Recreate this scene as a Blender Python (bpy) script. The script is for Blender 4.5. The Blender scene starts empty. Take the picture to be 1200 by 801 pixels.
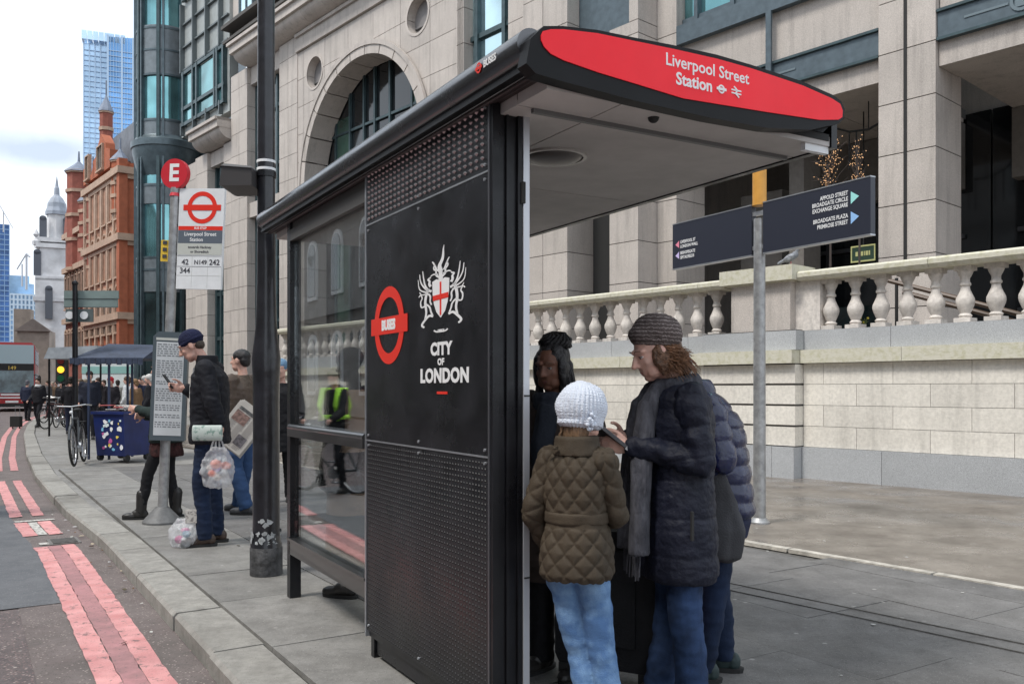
import bpy, bmesh, math, random
from mathutils import Vector, Matrix, noise, Euler
R=math.radians; PI=math.pi
random.seed(7)
sc=bpy.context.scene; C=sc.collection
# ------------------------------------------------ camera
EYE=1.33; F=1018.0; HZ=455.0
cd=bpy.data.cameras.new('camera'); cam=bpy.data.objects.new('camera',cd); C.objects.link(cam)
cd.sensor_width=36; cd.lens=30.54; cd.shift_y=54.5/1200; cd.clip_start=.05; cd.clip_end=3000
cam.location=(0,0,EYE); cam.rotation_euler=(R(90),0,0); sc.camera=cam
sc.view_settings.view_transform='Standard'; sc.view_settings.look='None'
sc.view_settings.exposure=0.80; sc.view_settings.gamma=1
# ------------------------------------------------ sky and sun (overcast winter daylight)
SUN_EL=R(58); SUN_AZ=R(236)     # azimuth clockwise from +Y
w=bpy.data.worlds.new('World'); sc.world=w; w.use_nodes=True
nt=w.node_tree; N=nt.nodes; L=nt.links; N.clear()
out=N.new('ShaderNodeOutputWorld'); bg=N.new('ShaderNodeBackground'); sky=N.new('ShaderNodeTexSky')
sky.sky_type='NISHITA'; sky.sun_disc=False; sky.sun_elevation=SUN_EL; sky.sun_rotation=SUN_AZ; sky.air_density=1; sky.dust_density=2
bg.inputs['Strength'].default_value=.098
tc=N.new('ShaderNodeTexCoord'); mp=N.new('ShaderNodeMapping'); mp.inputs['Scale'].default_value=(1.6,1.6,4.5); mp.inputs['Location'].default_value=(.35,.1,.4)
nz=N.new('ShaderNodeTexNoise'); nz.inputs['Scale'].default_value=2.1; nz.inputs['Detail'].default_value=7; nz.inputs['Roughness'].default_value=.5
cr=N.new('ShaderNodeValToRGB'); cr.color_ramp.elements[0].position=.34; cr.color_ramp.elements[1].position=.62
cr.color_ramp.elements[0].color=(6.6,7.4,8.4,1); cr.color_ramp.elements[1].color=(8.3,8.8,9.3,1)
mx=N.new('ShaderNodeMixRGB'); mx.inputs['Fac'].default_value=.86
L.new(tc.outputs['Generated'],mp.inputs['Vector']); L.new(mp.outputs['Vector'],nz.inputs['Vector']); L.new(nz.outputs['Fac'],cr.inputs['Fac'])
L.new(sky.outputs['Color'],mx.inputs['Color1']); L.new(cr.outputs['Color'],mx.inputs['Color2'])
# one small grey-blue cloud low over the street
cdir=Vector(((42-600)/F,1,(455-176)/F)).normalized()
vm=N.new('ShaderNodeVectorMath'); vm.operation='SUBTRACT'; vm.inputs[1].default_value=cdir
sm=N.new('ShaderNodeVectorMath'); sm.operation='MULTIPLY'; sm.inputs[1].default_value=(12,9.0,46)
ad=N.new('ShaderNodeVectorMath'); ad.operation='ADD'
n2=N.new('ShaderNodeTexNoise'); n2.inputs['Scale'].default_value=16; n2.inputs['Detail'].default_value=5
s2=N.new('ShaderNodeVectorMath'); s2.operation='SCALE'; s2.inputs['Scale'].default_value=1.0
s3=N.new('ShaderNodeVectorMath'); s3.operation='SUBTRACT'; s3.inputs[1].default_value=(.5,.5,.5)
ln=N.new('ShaderNodeVectorMath'); ln.operation='LENGTH'
mr=N.new('ShaderNodeMapRange'); mr.inputs['From Min'].default_value=.35; mr.inputs['From Max'].default_value=1.15; mr.inputs['To Min'].default_value=.8; mr.inputs['To Max'].default_value=0
m2=N.new('ShaderNodeMixRGB'); m2.inputs['Color2'].default_value=(3.6,4.3,5.5,1)
L.new(tc.outputs['Generated'],vm.inputs[0]); L.new(vm.outputs[0],sm.inputs[0]); L.new(tc.outputs['Generated'],n2.inputs['Vector'])
L.new(n2.outputs['Color'],s3.inputs[0]); L.new(s3.outputs[0],s2.inputs[0]); L.new(sm.outputs[0],ad.inputs[0]); L.new(s2.outputs[0],ad.inputs[1])
L.new(ad.outputs[0],ln.inputs[0]); L.new(ln.outputs['Value'],mr.inputs['Value']); L.new(mr.outputs['Result'],m2.inputs['Fac'])
L.new(mx.outputs['Color'],m2.inputs['Color1']); L.new(m2.outputs['Color'],bg.inputs['Color']); L.new(bg.outputs[0],out.inputs['Surface'])
sd=bpy.data.lights.new('sun','SUN'); sd.energy=1.7; sd.angle=R(14); sd.color=(1,.96,.9)
so=bpy.data.objects.new('sun',sd); C.objects.link(so)
so.rotation_euler=(R(90)-SUN_EL,0,PI-SUN_AZ)
# ------------------------------------------------ helpers
def depth(py,h=EYE): return F*h/(py-HZ)
def G(px,py,h=EYE):
    d=depth(py,h); return Vector(((px-600)/F*d,d))
def PX(px,d): return (px-600)/F*d
def PZ(py,d): return EYE+(HZ-py)/F*d
class MB:
    def __init__(s,M=None): s.bm=bmesh.new(); s.M=M or Matrix(); s.mi=0
    def _add(s,vs,fs):
        bv=[s.bm.verts.new(s.M@Vector(v)) for v in vs]
        for f in fs:
            try:
                q=s.bm.faces.new([bv[i] for i in f]); q.material_index=s.mi
            except ValueError: pass
        return bv
    def box(s,c,d,rz=0,m=None):
        hx,hy,hz=d[0]/2,d[1]/2,d[2]/2
        m=m or Matrix.Rotation(rz,4,'Z'); c=Vector(c)
        vs=[c+(m@Vector((x*hx,y*hy,z*hz))) for z in(-1,1) for y in(-1,1) for x in(-1,1)]
        s._add(vs,[(0,2,3,1),(4,5,7,6),(0,1,5,4),(2,6,7,3),(0,4,6,2),(1,3,7,5)]); return s
    def bb(s,x0,x1,y0,y1,z0,z1): return s.box(((x0+x1)/2,(y0+y1)/2,(z0+z1)/2),(abs(x1-x0),abs(y1-y0),abs(z1-z0)))
    def ring(s,c,q,r0,r1,n):
        return [s.M@(Vector(c)+q@Vector((r0*math.cos(2*PI*i/n),r1*math.sin(2*PI*i/n),0))) for i in range(n)]
    def cyl(s,p0,p1,r0,r1=None,n=12,caps=True):
        r1=r0 if r1 is None else r1; p0=Vector(p0);p1=Vector(p1)
        q=(p1-p0).to_track_quat('Z','Y'); vs=[]
        for p,r in((p0,r0),(p1,r1)):
            vs+=[p+q@Vector((r*math.cos(2*PI*i/n),r*math.sin(2*PI*i/n),0)) for i in range(n)]
        fs=[(i,(i+1)%n,n+(i+1)%n,n+i) for i in range(n)]
        if caps: fs+=[tuple(range(n-1,-1,-1)),tuple(range(n,2*n))]
        s._add(vs,fs); return s
    def tube(s,pts,r,n=8,caps=True):
        pts=[Vector(p) for p in pts]; rs=r if isinstance(r,(list,tuple)) else [r]*len(pts); vs=[];m=len(pts)
        for k,p in enumerate(pts):
            t=(pts[min(k+1,m-1)]-pts[max(k-1,0)]).normalized()
            q=t.to_track_quat('Z','Y') if abs(t.z)<.95 else Vector(t).to_track_quat('Z','Y')
            vs+=[p+q@Vector((rs[k]*math.cos(2*PI*i/n),rs[k]*math.sin(2*PI*i/n),0)) for i in range(n)]
        fs=[(k*n+i,k*n+(i+1)%n,(k+1)*n+(i+1)%n,(k+1)*n+i) for k in range(m-1) for i in range(n)]
        if caps: fs+=[tuple(range(n-1,-1,-1)),tuple(range((m-1)*n,m*n))]
        s._add(vs,fs); return s
    def sph(s,c,r,n=12,rot=None,m=None):
        r=(r,r,r) if not hasattr(r,'__len__') else r; h=m or max(4,n//2); c=Vector(c); q=rot or Matrix()
        vs=[c+(q@Vector((0,0,-r[2])))]
        for j in range(1,h):
            a=-PI/2+PI*j/h
            vs+=[c+(q@Vector((r[0]*math.cos(a)*math.cos(2*PI*i/n),r[1]*math.cos(a)*math.sin(2*PI*i/n),r[2]*math.sin(a)))) for i in range(n)]
        vs.append(c+(q@Vector((0,0,r[2])))); T=len(vs)-1
        fs=[(0,1+(i+1)%n,1+i) for i in range(n)]
        for j in range(h-2): fs+=[(1+j*n+i,1+j*n+(i+1)%n,1+(j+1)*n+(i+1)%n,1+(j+1)*n+i) for i in range(n)]
        fs+=[(T,1+(h-2)*n+i,1+(h-2)*n+(i+1)%n) for i in range(n)]
        s._add(vs,fs); return s
    def cap(s,p0,p1,r0,r1=None,n=12):
        r1=r0 if r1 is None else r1
        s.cyl(p0,p1,r0,r1,n); s.sph(p0,r0,n); s.sph(p1,r1,n); return s
    def loft(s,rings,n=24,p=2.0,caps=True):   # rings: (x,y,z,rx,ry)
        vs=[]
        for x,y,z,rx,ry in rings:
            for i in range(n):
                a=2*PI*i/n; ca,sa=math.cos(a),math.sin(a)
                vs.append((x+rx*math.copysign(abs(ca)**(2/p),ca),y+ry*math.copysign(abs(sa)**(2/p),sa),z))
        m=len(rings); fs=[(k*n+i,k*n+(i+1)%n,(k+1)*n+(i+1)%n,(k+1)*n+i) for k in range(m-1) for i in range(n)]
        if caps: fs+=[tuple(range(n-1,-1,-1)),tuple(range((m-1)*n,m*n))]
        s._add(vs,fs); return s
    def lathe(s,prof,c=(0,0,0),n=16): return s.loft([(c[0],c[1],c[2]+z,r,r) for r,z in prof],n)
    def ext(s,pts,th,m=None):                # polygon (x,y) extruded th along z, then matrix m
        m=m or Matrix(); n=len(pts)
        vs=[m@Vector((x,y,0)) for x,y in pts]+[m@Vector((x,y,th)) for x,y in pts]
        s._add(vs,[tuple(range(n-1,-1,-1)),tuple(range(n,2*n))]+[(i,(i+1)%n,n+(i+1)%n,n+i) for i in range(n)]); return s
    def annulus(s,r0,r1,th,m,a0=0,a1=2*PI,n=40,sx=1,c=(0,0)):
        for i in range(n):
            a=a0+(a1-a0)*i/n;b=a0+(a1-a0)*(i+1)/n
            s.ext([(c[0]+sx*r*math.cos(t),c[1]+r*math.sin(t)) for r,t in((r0,a),(r1,a),(r1,b),(r0,b))],th,m)
        return s
    def mesh(s,name,smooth=False,fixn=True):
        if fixn: bmesh.ops.recalc_face_normals(s.bm,faces=s.bm.faces)
        me=bpy.data.meshes.new(name); s.bm.to_mesh(me); s.bm.free()
        if smooth is True:
            me.shade_smooth()
        elif smooth:
            me.shade_smooth()
            me.set_sharp_from_angle(angle=R(smooth))
        return me
def link(name,me,mat,parent=None,kind=None,label=None):
    o=bpy.data.objects.new(name,me); C.objects.link(o)
    if mat is not None:
        ms=mat if isinstance(mat,(list,tuple)) else [mat]
        if len(me.materials)==0:
            for m_ in ms: me.materials.append(m_)
    if parent: o.parent=parent
    if kind: o['kind']=kind
    if label: o['label']=label
    return o
def part(name,mb,mat,parent,smooth=False,**k): return link(name,mb.mesh(name,smooth),mat,parent,**k)
def struct(name,mb,mat,smooth=False,fixn=True): return link(name,mb.mesh(name,smooth,fixn),mat,None,'structure')
def thing(name,label,cat,loc=(0,0,0),rz=0,group=None):
    o=bpy.data.objects.new(name,None); C.objects.link(o); o.location=loc; o.rotation_euler=(0,0,rz)
    o.empty_display_size=.2; return tag(o,label,cat,group)
def tag(o,label,cat,group=None):
    o['label']=label; o['category']=cat
    if group: o['group']=group
    return o
def dup(o,loc=None,rz=None,label=None,parent=None,group=None):
    c=o.copy(); C.objects.link(c)
    if parent: c.parent=parent
    if loc is not None: c.location=loc
    if rz is not None: c.rotation_euler[2]=rz
    if label: c['label']=label
    if group: c['group']=group
    for ch in KIDS(o): dup(ch,parent=c)
    return c
def KIDS(o): return [x for x in o.children]
def text(name,s,size,mat,parent,M,bold=0,sx=1.0,align='CENTER',th=.0015,sp=1.0,line=1.0):
    cu=bpy.data.curves.new('t','FONT'); cu.body=s; cu.size=size; cu.offset=bold; cu.align_x=align; cu.align_y='CENTER'; cu.extrude=th/2
    cu.space_character=sp; cu.space_line=line; cu.resolution_u=3
    o=bpy.data.objects.new('t',cu); C.objects.link(o); bpy.context.view_layer.update()
    me=bpy.data.meshes.new_from_object(o.evaluated_get(bpy.context.evaluated_depsgraph_get())); bpy.data.objects.remove(o)
    me.transform(M@Matrix.Diagonal((sx,1,1,1))); me.materials.clear()
    return link(name,me,mat,parent)
def facing(v,ax,org): # matrix: local x -> v, local y -> up, origin
    x=Vector(v).normalized(); z=x.cross(Vector((0,0,1))); 
    M=Matrix((x,Vector((0,0,1)),z)).transposed().to_4x4(); M.translation=Vector(org); return M
# ------------------------------------------------ materials
MATS={}
def M(name,col,rough=.7,metal=0,ns=0,na=0,bump=0,bs=None,rnd=0,spec=.5,stretch=(1,1,1),col2=None,coords='POS',coat=0,thr=(.35,.65),em=None,emc=None,det=5,dirt=0,streak=0,rv=0):
    if name in MATS: return MATS[name]
    m=bpy.data.materials.new(name); m.use_nodes=True; t=m.node_tree; n=t.nodes; l=t.links; b=n['Principled BSDF']
    b.inputs['Roughness'].default_value=rough; b.inputs['Metallic'].default_value=metal; b.inputs['Specular IOR Level'].default_value=spec
    b.inputs['Base Color'].default_value=(*col,1); b.inputs['Coat Weight'].default_value=coat
    if em: b.inputs['Emission Color'].default_value=(*(emc or col),1); b.inputs['Emission Strength'].default_value=em
    src=None
    if ns or bump or dirt or streak or rv:
        if coords=='POS': g=n.new('ShaderNodeNewGeometry'); o=g.outputs['Position']
        else: g=n.new('ShaderNodeTexCoord'); o=g.outputs['Object']
        mp=n.new('ShaderNodeMapping'); mp.inputs['Scale'].default_value=stretch; l.new(o,mp.inputs['Vector']); vec=mp.outputs['Vector']
    last=None
    if ns:
        nz=n.new('ShaderNodeTexNoise'); nz.inputs['Scale'].default_value=ns; nz.inputs['Detail'].default_value=det; nz.inputs['Roughness'].default_value=.6; l.new(vec,nz.inputs['Vector'])
        r=n.new('ShaderNodeMapRange'); r.inputs['From Min'].default_value=thr[0]; r.inputs['From Max'].default_value=thr[1]; l.new(nz.outputs['Fac'],r.inputs['Value'])
        x=n.new('ShaderNodeMixRGB'); l.new(r.outputs['Result'],x.inputs['Fac'])
        c2=col2 or tuple(c*(1+na) for c in col); c1=col if col2 else tuple(c*(1-na) for c in col)
        x.inputs['Color1'].default_value=(*c1,1); x.inputs['Color2'].default_value=(*c2,1); last=x.outputs['Color']
    if dirt:
        nz=n.new('ShaderNodeTexNoise'); nz.inputs['Scale'].default_value=.9; nz.inputs['Detail'].default_value=8; nz.inputs['Roughness'].default_value=.65; l.new(vec,nz.inputs['Vector'])
        r=n.new('ShaderNodeMapRange'); r.inputs['From Min'].default_value=.35; r.inputs['From Max'].default_value=.7; r.inputs['To Min'].default_value=1+dirt*.35; r.inputs['To Max'].default_value=1-dirt; l.new(nz.outputs['Fac'],r.inputs['Value'])
        x=n.new('ShaderNodeVectorMath'); x.operation='SCALE'
        if last: l.new(last,x.inputs[0])
        else: x.inputs[0].default_value=col
        l.new(r.outputs['Result'],x.inputs['Scale']); last=x.outputs[0]
    if streak:
        ms=n.new('ShaderNodeMapping'); ms.inputs['Scale'].default_value=(3.2,3.2,.22); l.new(o,ms.inputs['Vector'])
        nz=n.new('ShaderNodeTexNoise'); nz.inputs['Scale'].default_value=1.6; nz.inputs['Detail'].default_value=7; nz.inputs['Roughness'].default_value=.7; l.new(ms.outputs['Vector'],nz.inputs['Vector'])
        r=n.new('ShaderNodeMapRange'); r.inputs['From Min'].default_value=.50; r.inputs['From Max'].default_value=.68; r.inputs['To Min'].default_value=1; r.inputs['To Max'].default_value=1-streak; l.new(nz.outputs['Fac'],r.inputs['Value'])
        x=n.new('ShaderNodeVectorMath'); x.operation='SCALE'
        if last: l.new(last,x.inputs[0])
        else: x.inputs[0].default_value=col
        l.new(r.outputs['Result'],x.inputs['Scale']); last=x.outputs[0]
    if rv:
        nz=n.new('ShaderNodeTexNoise'); nz.inputs['Scale'].default_value=3.5; nz.inputs['Detail'].default_value=8; nz.inputs['Roughness'].default_value=.7; l.new(vec,nz.inputs['Vector'])
        r=n.new('ShaderNodeMapRange'); r.inputs['From Min'].default_value=.35; r.inputs['From Max'].default_value=.7; r.inputs['To Min'].default_value=max(.02,rough-rv*.4); r.inputs['To Max'].default_value=rough+rv; l.new(nz.outputs['Fac'],r.inputs['Value']); l.new(r.outputs['Result'],b.inputs['Roughness'])
    if rnd:
        oi=n.new('ShaderNodeObjectInfo'); r=n.new('ShaderNodeMapRange'); r.inputs['To Min'].default_value=1-rnd; r.inputs['To Max'].default_value=1+rnd; l.new(oi.outputs['Random'],r.inputs['Value'])
        x=n.new('ShaderNodeVectorMath'); x.operation='SCALE'
        if last: l.new(last,x.inputs[0])
        else: x.inputs[0].default_value=col
        l.new(r.outputs['Result'],x.inputs['Scale']); last=x.outputs[0]
    if last: l.new(last,b.inputs['Base Color'])
    if bump:
        nb=n.new('ShaderNodeTexNoise'); nb.inputs['Scale'].default_value=bs or ns*3 or 40; nb.inputs['Detail'].default_value=6; l.new(vec,nb.inputs['Vector'])
        bp=n.new('ShaderNodeBump'); bp.inputs['Strength'].default_value=bump; bp.inputs['Distance'].default_value=.02; l.new(nb.outputs['Fac'],bp.inputs['Height']); l.new(bp.outputs['Normal'],b.inputs['Normal'])
    MATS[name]=m; return m
def glassmat(name,tint,base=.04,top=.6,rough=.0):
    m=bpy.data.materials.new(name); m.use_nodes=True; t=m.node_tree; n=t.nodes; l=t.links; n.remove(n['Principled BSDF'])
    tr=n.new('ShaderNodeBsdfTransparent'); tr.inputs['Color'].default_value=(*tint,1); gl=n.new('ShaderNodeBsdfGlossy'); gl.inputs['Roughness'].default_value=rough; gl.inputs['Color'].default_value=(1,1,1,1)
    lw=n.new('ShaderNodeLayerWeight'); lw.inputs['Blend'].default_value=.25; r=n.new('ShaderNodeMapRange'); r.inputs['To Min'].default_value=base; r.inputs['To Max'].default_value=top
    l.new(lw.outputs['Fresnel'],r.inputs['Value']); x=n.new('ShaderNodeMixShader'); l.new(r.outputs['Result'],x.inputs['Fac']); l.new(tr.outputs[0],x.inputs[1]); l.new(gl.outputs[0],x.inputs[2])
    l.new(x.outputs[0],n['Material Output'].inputs['Surface']); MATS[name]=m; return m
stone=M('portland_granite',(.49,.442,.402),.75,ns=60,na=.16,bump=.10,bs=60,rnd=.07,dirt=.13,streak=.22)
joint=M('mortar_joint',(.09,.085,.08),.9)
limest=M('limestone',(.72,.68,.61),.8,ns=22,na=.09,bump=.2,bs=45,rnd=.07,dirt=.14,streak=.20)
limecap=M('weathered_coping',(.58,.555,.46),.85,ns=14,col2=(.44,.42,.28),bump=.25,bs=30,thr=(.45,.75))
granite=M('grey_granite',(.40,.41,.42),.55,ns=130,na=.35,bump=.08,bs=90,rnd=.06,dirt=.12)
balm=M('baluster_stone',(.62,.575,.53),.8,ns=18,na=.14,bump=.25,bs=35,rnd=.09,dirt=.2,streak=.2)
bluemet=M('blue_grey_metal',(.085,.115,.135),.45,metal=.2,ns=6,na=.15)
greenmet=M('green_black_metal',(.05,.08,.088),.4,metal=.3,ns=4,na=.2)
teal=M('teal_window_glass',(.16,.34,.36),.06,metal=.75,ns=.5,na=.5,det=2)
tealdk=M('dark_window_glass',(.015,.028,.03),.07,ns=.4,na=.7,det=2,spec=.8)
skyglass=M('pale_window_glass',(.50,.66,.70),.05,metal=.9,ns=.4,na=.25,det=2)
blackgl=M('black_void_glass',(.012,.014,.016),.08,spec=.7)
black=M('black_gloss_paint',(.008,.008,.010),.30,spec=.35,ns=5,na=.4,bump=.03,bs=20,rv=.2)
blackm=M('black_metal_panel',(.011,.011,.013),.27,ns=7,na=.5,bump=.04,bs=90,spec=.4,rv=.22)
post_=M('poster_black_vinyl',(.010,.010,.012),.20,ns=5,na=.6,spec=.45,rv=.16)
silver=M('aluminium',(.42,.43,.45),.35,metal=.7,ns=9,na=.1)
galv=M('galvanised_steel',(.36,.36,.36),.45,metal=.55,ns=14,na=.22,bump=.06,bs=60,dirt=.2)
white=M('white_print',(.78,.78,.78),.5)
whitep=M('white_plastic',(.72,.73,.74),.45,ns=8,na=.05)
red=M('red_vinyl',(.92,.022,.036),.42,spec=.25,ns=3,na=.05,rv=.15)
redp=M('roundel_red',(.72,.035,.02),.45,spec=.3)
redbus=M('red_bus_paint',(.45,.012,.015),.35,coat=.4)
soffm=M('soffit_white_panel',(.50,.47,.45),.7,ns=5,na=.07,dirt=.2)
rubber=M('black_rubber',(.02,.02,.02),.8)
yellow=M('ochre_yellow_paint',(.62,.30,.05),.5,ns=9,na=.08)
navyp=M('sign_navy',(.022,.025,.04),.4)
# ================================================ GROUND, ROAD, KERB
def ramp_ground(name,c_lo,c_hi,sc1,rough=.85,spk=None,bump=.25,bs=60,blot=None,wet=0,chip=None):
    m=bpy.data.materials.new(name); m.use_nodes=True; t=m.node_tree; n=t.nodes; l=t.links; b=n['Principled BSDF']
    g=n.new('ShaderNodeNewGeometry'); P=g.outputs['Position']
    def noise_(s,d=6,ro=.6):
        z=n.new('ShaderNodeTexNoise'); z.inputs['Scale'].default_value=s; z.inputs['Detail'].default_value=d; z.inputs['Roughness'].default_value=ro; l.new(P,z.inputs['Vector']); return z.outputs['Fac']
    def mr(v,a,b_,c,d):
        r=n.new('ShaderNodeMapRange'); r.inputs[1].default_value=a; r.inputs[2].default_value=b_; r.inputs[3].default_value=c; r.inputs[4].default_value=d; l.new(v,r.inputs[0]); return r.outputs[0]
    def mix(f,c1,c2):
        x=n.new('ShaderNodeMixRGB'); l.new(f,x.inputs[0])
        for i,c in((1,c1),(2,c2)):
            if isinstance(c,tuple): x.inputs[i].default_value=(*c,1)
            else: l.new(c,x.inputs[i])
        return x.outputs[0]
    col=mix(mr(noise_(sc1),.3,.7,0,1),c_lo,c_hi)
    if blot:   # dark blotches of dirt and damp
        col=mix(mr(noise_(.8,9,.68),.50,.70,0,.75),col,blot)
        col=mix(mr(noise_(5.5,7,.7),.56,.72,0,.65),col,blot)
    if spk:
        for s,c,th in spk:
            v=n.new('ShaderNodeTexVoronoi'); v.inputs['Scale'].default_value=s; l.new(P,v.inputs['Vector'])
            x=n.new('ShaderNodeVectorMath'); x.operation='DOT_PRODUCT'; x.inputs[1].default_value=(1,0,0); l.new(v.outputs['Color'],x.inputs[0])
            a=mr(v.outputs['Distance'],.22,.38,1,0); bb=mr(x.outputs['Value'],th,th+.03,0,1)
            q=n.new('ShaderNodeMath'); q.operation='MULTIPLY'; l.new(a,q.inputs[0]); l.new(bb,q.inputs[1]); col=mix(q.outputs[0],col,c)
    col=mix(mr(noise_(28,6,.7),.42,.66,0,.22),col,tuple(c*.45 for c in c_lo))
    if chip: col=mix(mr(noise_(11,9,.75),.565,.62,0,.85),col,chip)
    oi=n.new('ShaderNodeObjectInfo'); sc_=n.new('ShaderNodeVectorMath'); sc_.operation='SCALE'; l.new(col,sc_.inputs[0]); l.new(mr(oi.outputs['Random'],0,1,.92,1.08),sc_.inputs['Scale'])
    l.new(sc_.outputs[0],b.inputs['Base Color'])
    l.new(mr(noise_(1.3,5),.35,.65,rough-wet,rough),b.inputs['Roughness'])
    bp=n.new('ShaderNodeBump'); bp.inputs['Strength'].default_value=bump; bp.inputs['Distance'].default_value=.01; l.new(noise_(bs,8,.7),bp.inputs['Height']); l.new(bp.outputs[0],b.inputs['Normal'])
    return m
asph=ramp_ground('asphalt_road',(.12,.098,.096),(.19,.155,.15),3,spk=[(48,(.42,.33,.30),.66),(75,(.30,.19,.175),.6),(30,(.5,.44,.40),.9),(60,(.06,.05,.05),.8)],bump=.8,bs=45,blot=(.07,.06,.065))
asph2=ramp_ground('asphalt_patch',(.105,.108,.116),(.15,.153,.162),4,spk=[(95,(.28,.28,.29),.86)],bump=.35,bs=80,blot=(.075,.08,.09))
asph3=ramp_ground('asphalt_channel',(.125,.100,.094),(.18,.15,.142),4,spk=[(60,(.36,.30,.27),.74),(85,(.07,.055,.052),.7)],bump=.4,bs=70,blot=(.085,.078,.07))
pavem=ramp_ground('paving_slab',(.165,.158,.147),(.265,.255,.238),5,spk=[(22,(.62,.60,.57),.985),(130,(.36,.35,.33),.82),(90,(.12,.115,.11),.86)],bump=.35,bs=60,blot=(.115,.108,.10),wet=.3)
pavdk=ramp_ground('worn_dark_paving',(.115,.110,.106),(.185,.178,.172),4,spk=[(22,(.55,.53,.5),.985),(130,(.27,.26,.25),.80),(90,(.06,.058,.055),.84)],bump=.5,bs=55,blot=(.070,.066,.062),wet=.35)
pavwet=ramp_ground('damp_paving',(.125,.107,.090),(.225,.196,.168),2.2,rough=.58,spk=[(25,(.5,.48,.45),.985)],bump=.08,bs=30,blot=(.075,.06,.049),wet=.45)
kerbm=ramp_ground('kerb_granite',(.235,.225,.205),(.35,.335,.305),10,spk=[(150,(.16,.15,.14),.75)],bump=.35,bs=60,blot=(.13,.12,.105))
gapm=M('paving_joint_grit',(.095,.09,.083),.95,ns=20,na=.3)
K=[Vector(p) for p in[(3.2,-3.15),(-.25,2.35),(-1.434,4.24),(-2.61,6.11),(-3.65,7.75),(-5.02,9.74),(-7.35,13.4),(-10.1,18.05),(-14.5,25.8),(-17.6,31.5),(-21.3,38.7),(-24.0,45),(-27.2,54),(-29.9,66),(-32,90),(-34,140)]]
def along(P,s):   # point at arc length s
    for a,b in zip(P,P[1:]):
        d=(b-a).length
        if s<=d: return a+(b-a)*s/d,(b-a)/d
        s-=d
    return P[-1],(P[-1]-P[-2]).normalized()
def klen(P): return sum((b-a).length for a,b in zip(P,P[1:]))
def smooth_dir(s):
    a,_=along(K,max(0,s-1.2)); b,_=along(K,s+1.2); return (b-a).normalized()
def kp(s,off,z=0):     # off>0 towards the pavement
    p,_=along(K,s); d=smooth_dir(s); n=Vector((d.y,-d.x)); q=p+n*off; return Vector((q.x,q.y,z))
KL=klen(K); ROADZ=-.11
g=MB(); g.box((0,700,-.16),(3000,3000,.1)); struct('road',g,asph)
# pavement base: polygon strip between the kerb and far right
g=MB(); ss=[i*1.0 for i in range(int(KL)-1)]
lft=[kp(s,.12,-.035) for s in ss]; vs=[]; fs=[]
for i,p in enumerate(lft): vs+=[p,Vector((60,p.y+.5,-.035))]
for i in range(len(lft)-1): fs.append((2*i,2*i+1,2*i+3,2*i+2))
g._add(vs,fs); struct('pavement',g,pavem,fixn=False)
pav=bpy.data.objects['pavement']
def strip0(s0,s1,o0,o1,z):
    g=MB(); n=int((s1-s0)/.5); vs=[]
    for i in range(n+1): q=s0+(s1-s0)*i/n; vs+=[kp(q,o0,z),kp(q,o1,z)]
    g._add(vs,[(2*i,2*i+2,2*i+3,2*i+1) for i in range(n)]); return g
# kerb stones, each one a stone of the kerb
kerb=bpy.data.objects.new('kerb',None); C.objects.link(kerb); kerb['kind']='structure'
s=.3; LN=[1.05,.95,1.2,.9,1.3]; i=0; far=MB()
s0=None
while s<KL-3:
    L_=LN[i%5] if s<40 else 1.3
    tgt=MB() if s<34 else far
    nseg=2 if s<34 else 1; prof=[(0,-.16),(.0,-.022),(.02,-.002),(.27,0),(.28,-.012),(.28,-.16)]
    rr=random.Random(i); jz=rr.uniform(-.004,.003); jo=rr.uniform(-.006,.006); vs=[];fs=[]
    nn=nseg+1
    for k in range(nn):
        q=s+.009+(L_-.018)*k/nseg
        for (o_,z_) in prof: vs.append(kp(q,o_+jo,z_+jz))
    m_=len(prof)
    for k in range(nseg): fs+=[(k*m_+j,k*m_+(j+1)%m_,(k+1)*m_+(j+1)%m_,(k+1)*m_+j) for j in range(m_)]
    fs+=[tuple(range(m_)),tuple(range((nn-1)*m_,nn*m_))]
    tgt._add(vs,fs)
    if s<34: part('kerb_stone',tgt,kerbm,kerb)
    s+=L_; i+=1
struct('kerb_bed',strip0(0,40,.012,.30,-.03),gapm)
part('kerb_stone_run',far,kerbm,kerb,kind='stuff')
# channel strip next to the kerb, and the smooth dark patch
def strip(name,s0,s1,o0,o1,z,mat,step=.5,ragged=0):
    g=MB(); n=int((s1-s0)/step)+1; vs=[];fs=[]
    for i in range(n+1):
        q=s0+(s1-s0)*i/n; rg=ragged*(noise.noise(Vector((q*9,o0*7,0)))); rh=ragged*(noise.noise(Vector((q*9,o1*7,5))))
        vs+=[kp(q,o0+rg,z),kp(q,o1+rh,z)]
    fs=[(2*i,2*i+2,2*i+3,2*i+1) for i in range(n)]
    g._add(vs,fs); return g
struct('road_channel',strip('c',0,60,-.75,-.002,ROADZ+.004,asph3),asph3)
def svy(p):   # arc length whose kerb point is nearest
    b=min(range(int(KL*10)),key=lambda k:(along(K,k/10)[0]-Vector(p)).length); return b/10
sA=svy(G(75,650,EYE+.11)); sB=svy(G(60,600,EYE+.11))
s690=svy(G(140,690,EYE+.11))
struct('asphalt_patch',strip('c',s690-.3,s690+5.5,-4.2,-.50,ROADZ+.008,asph2,.25,.02),asph2)
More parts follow.
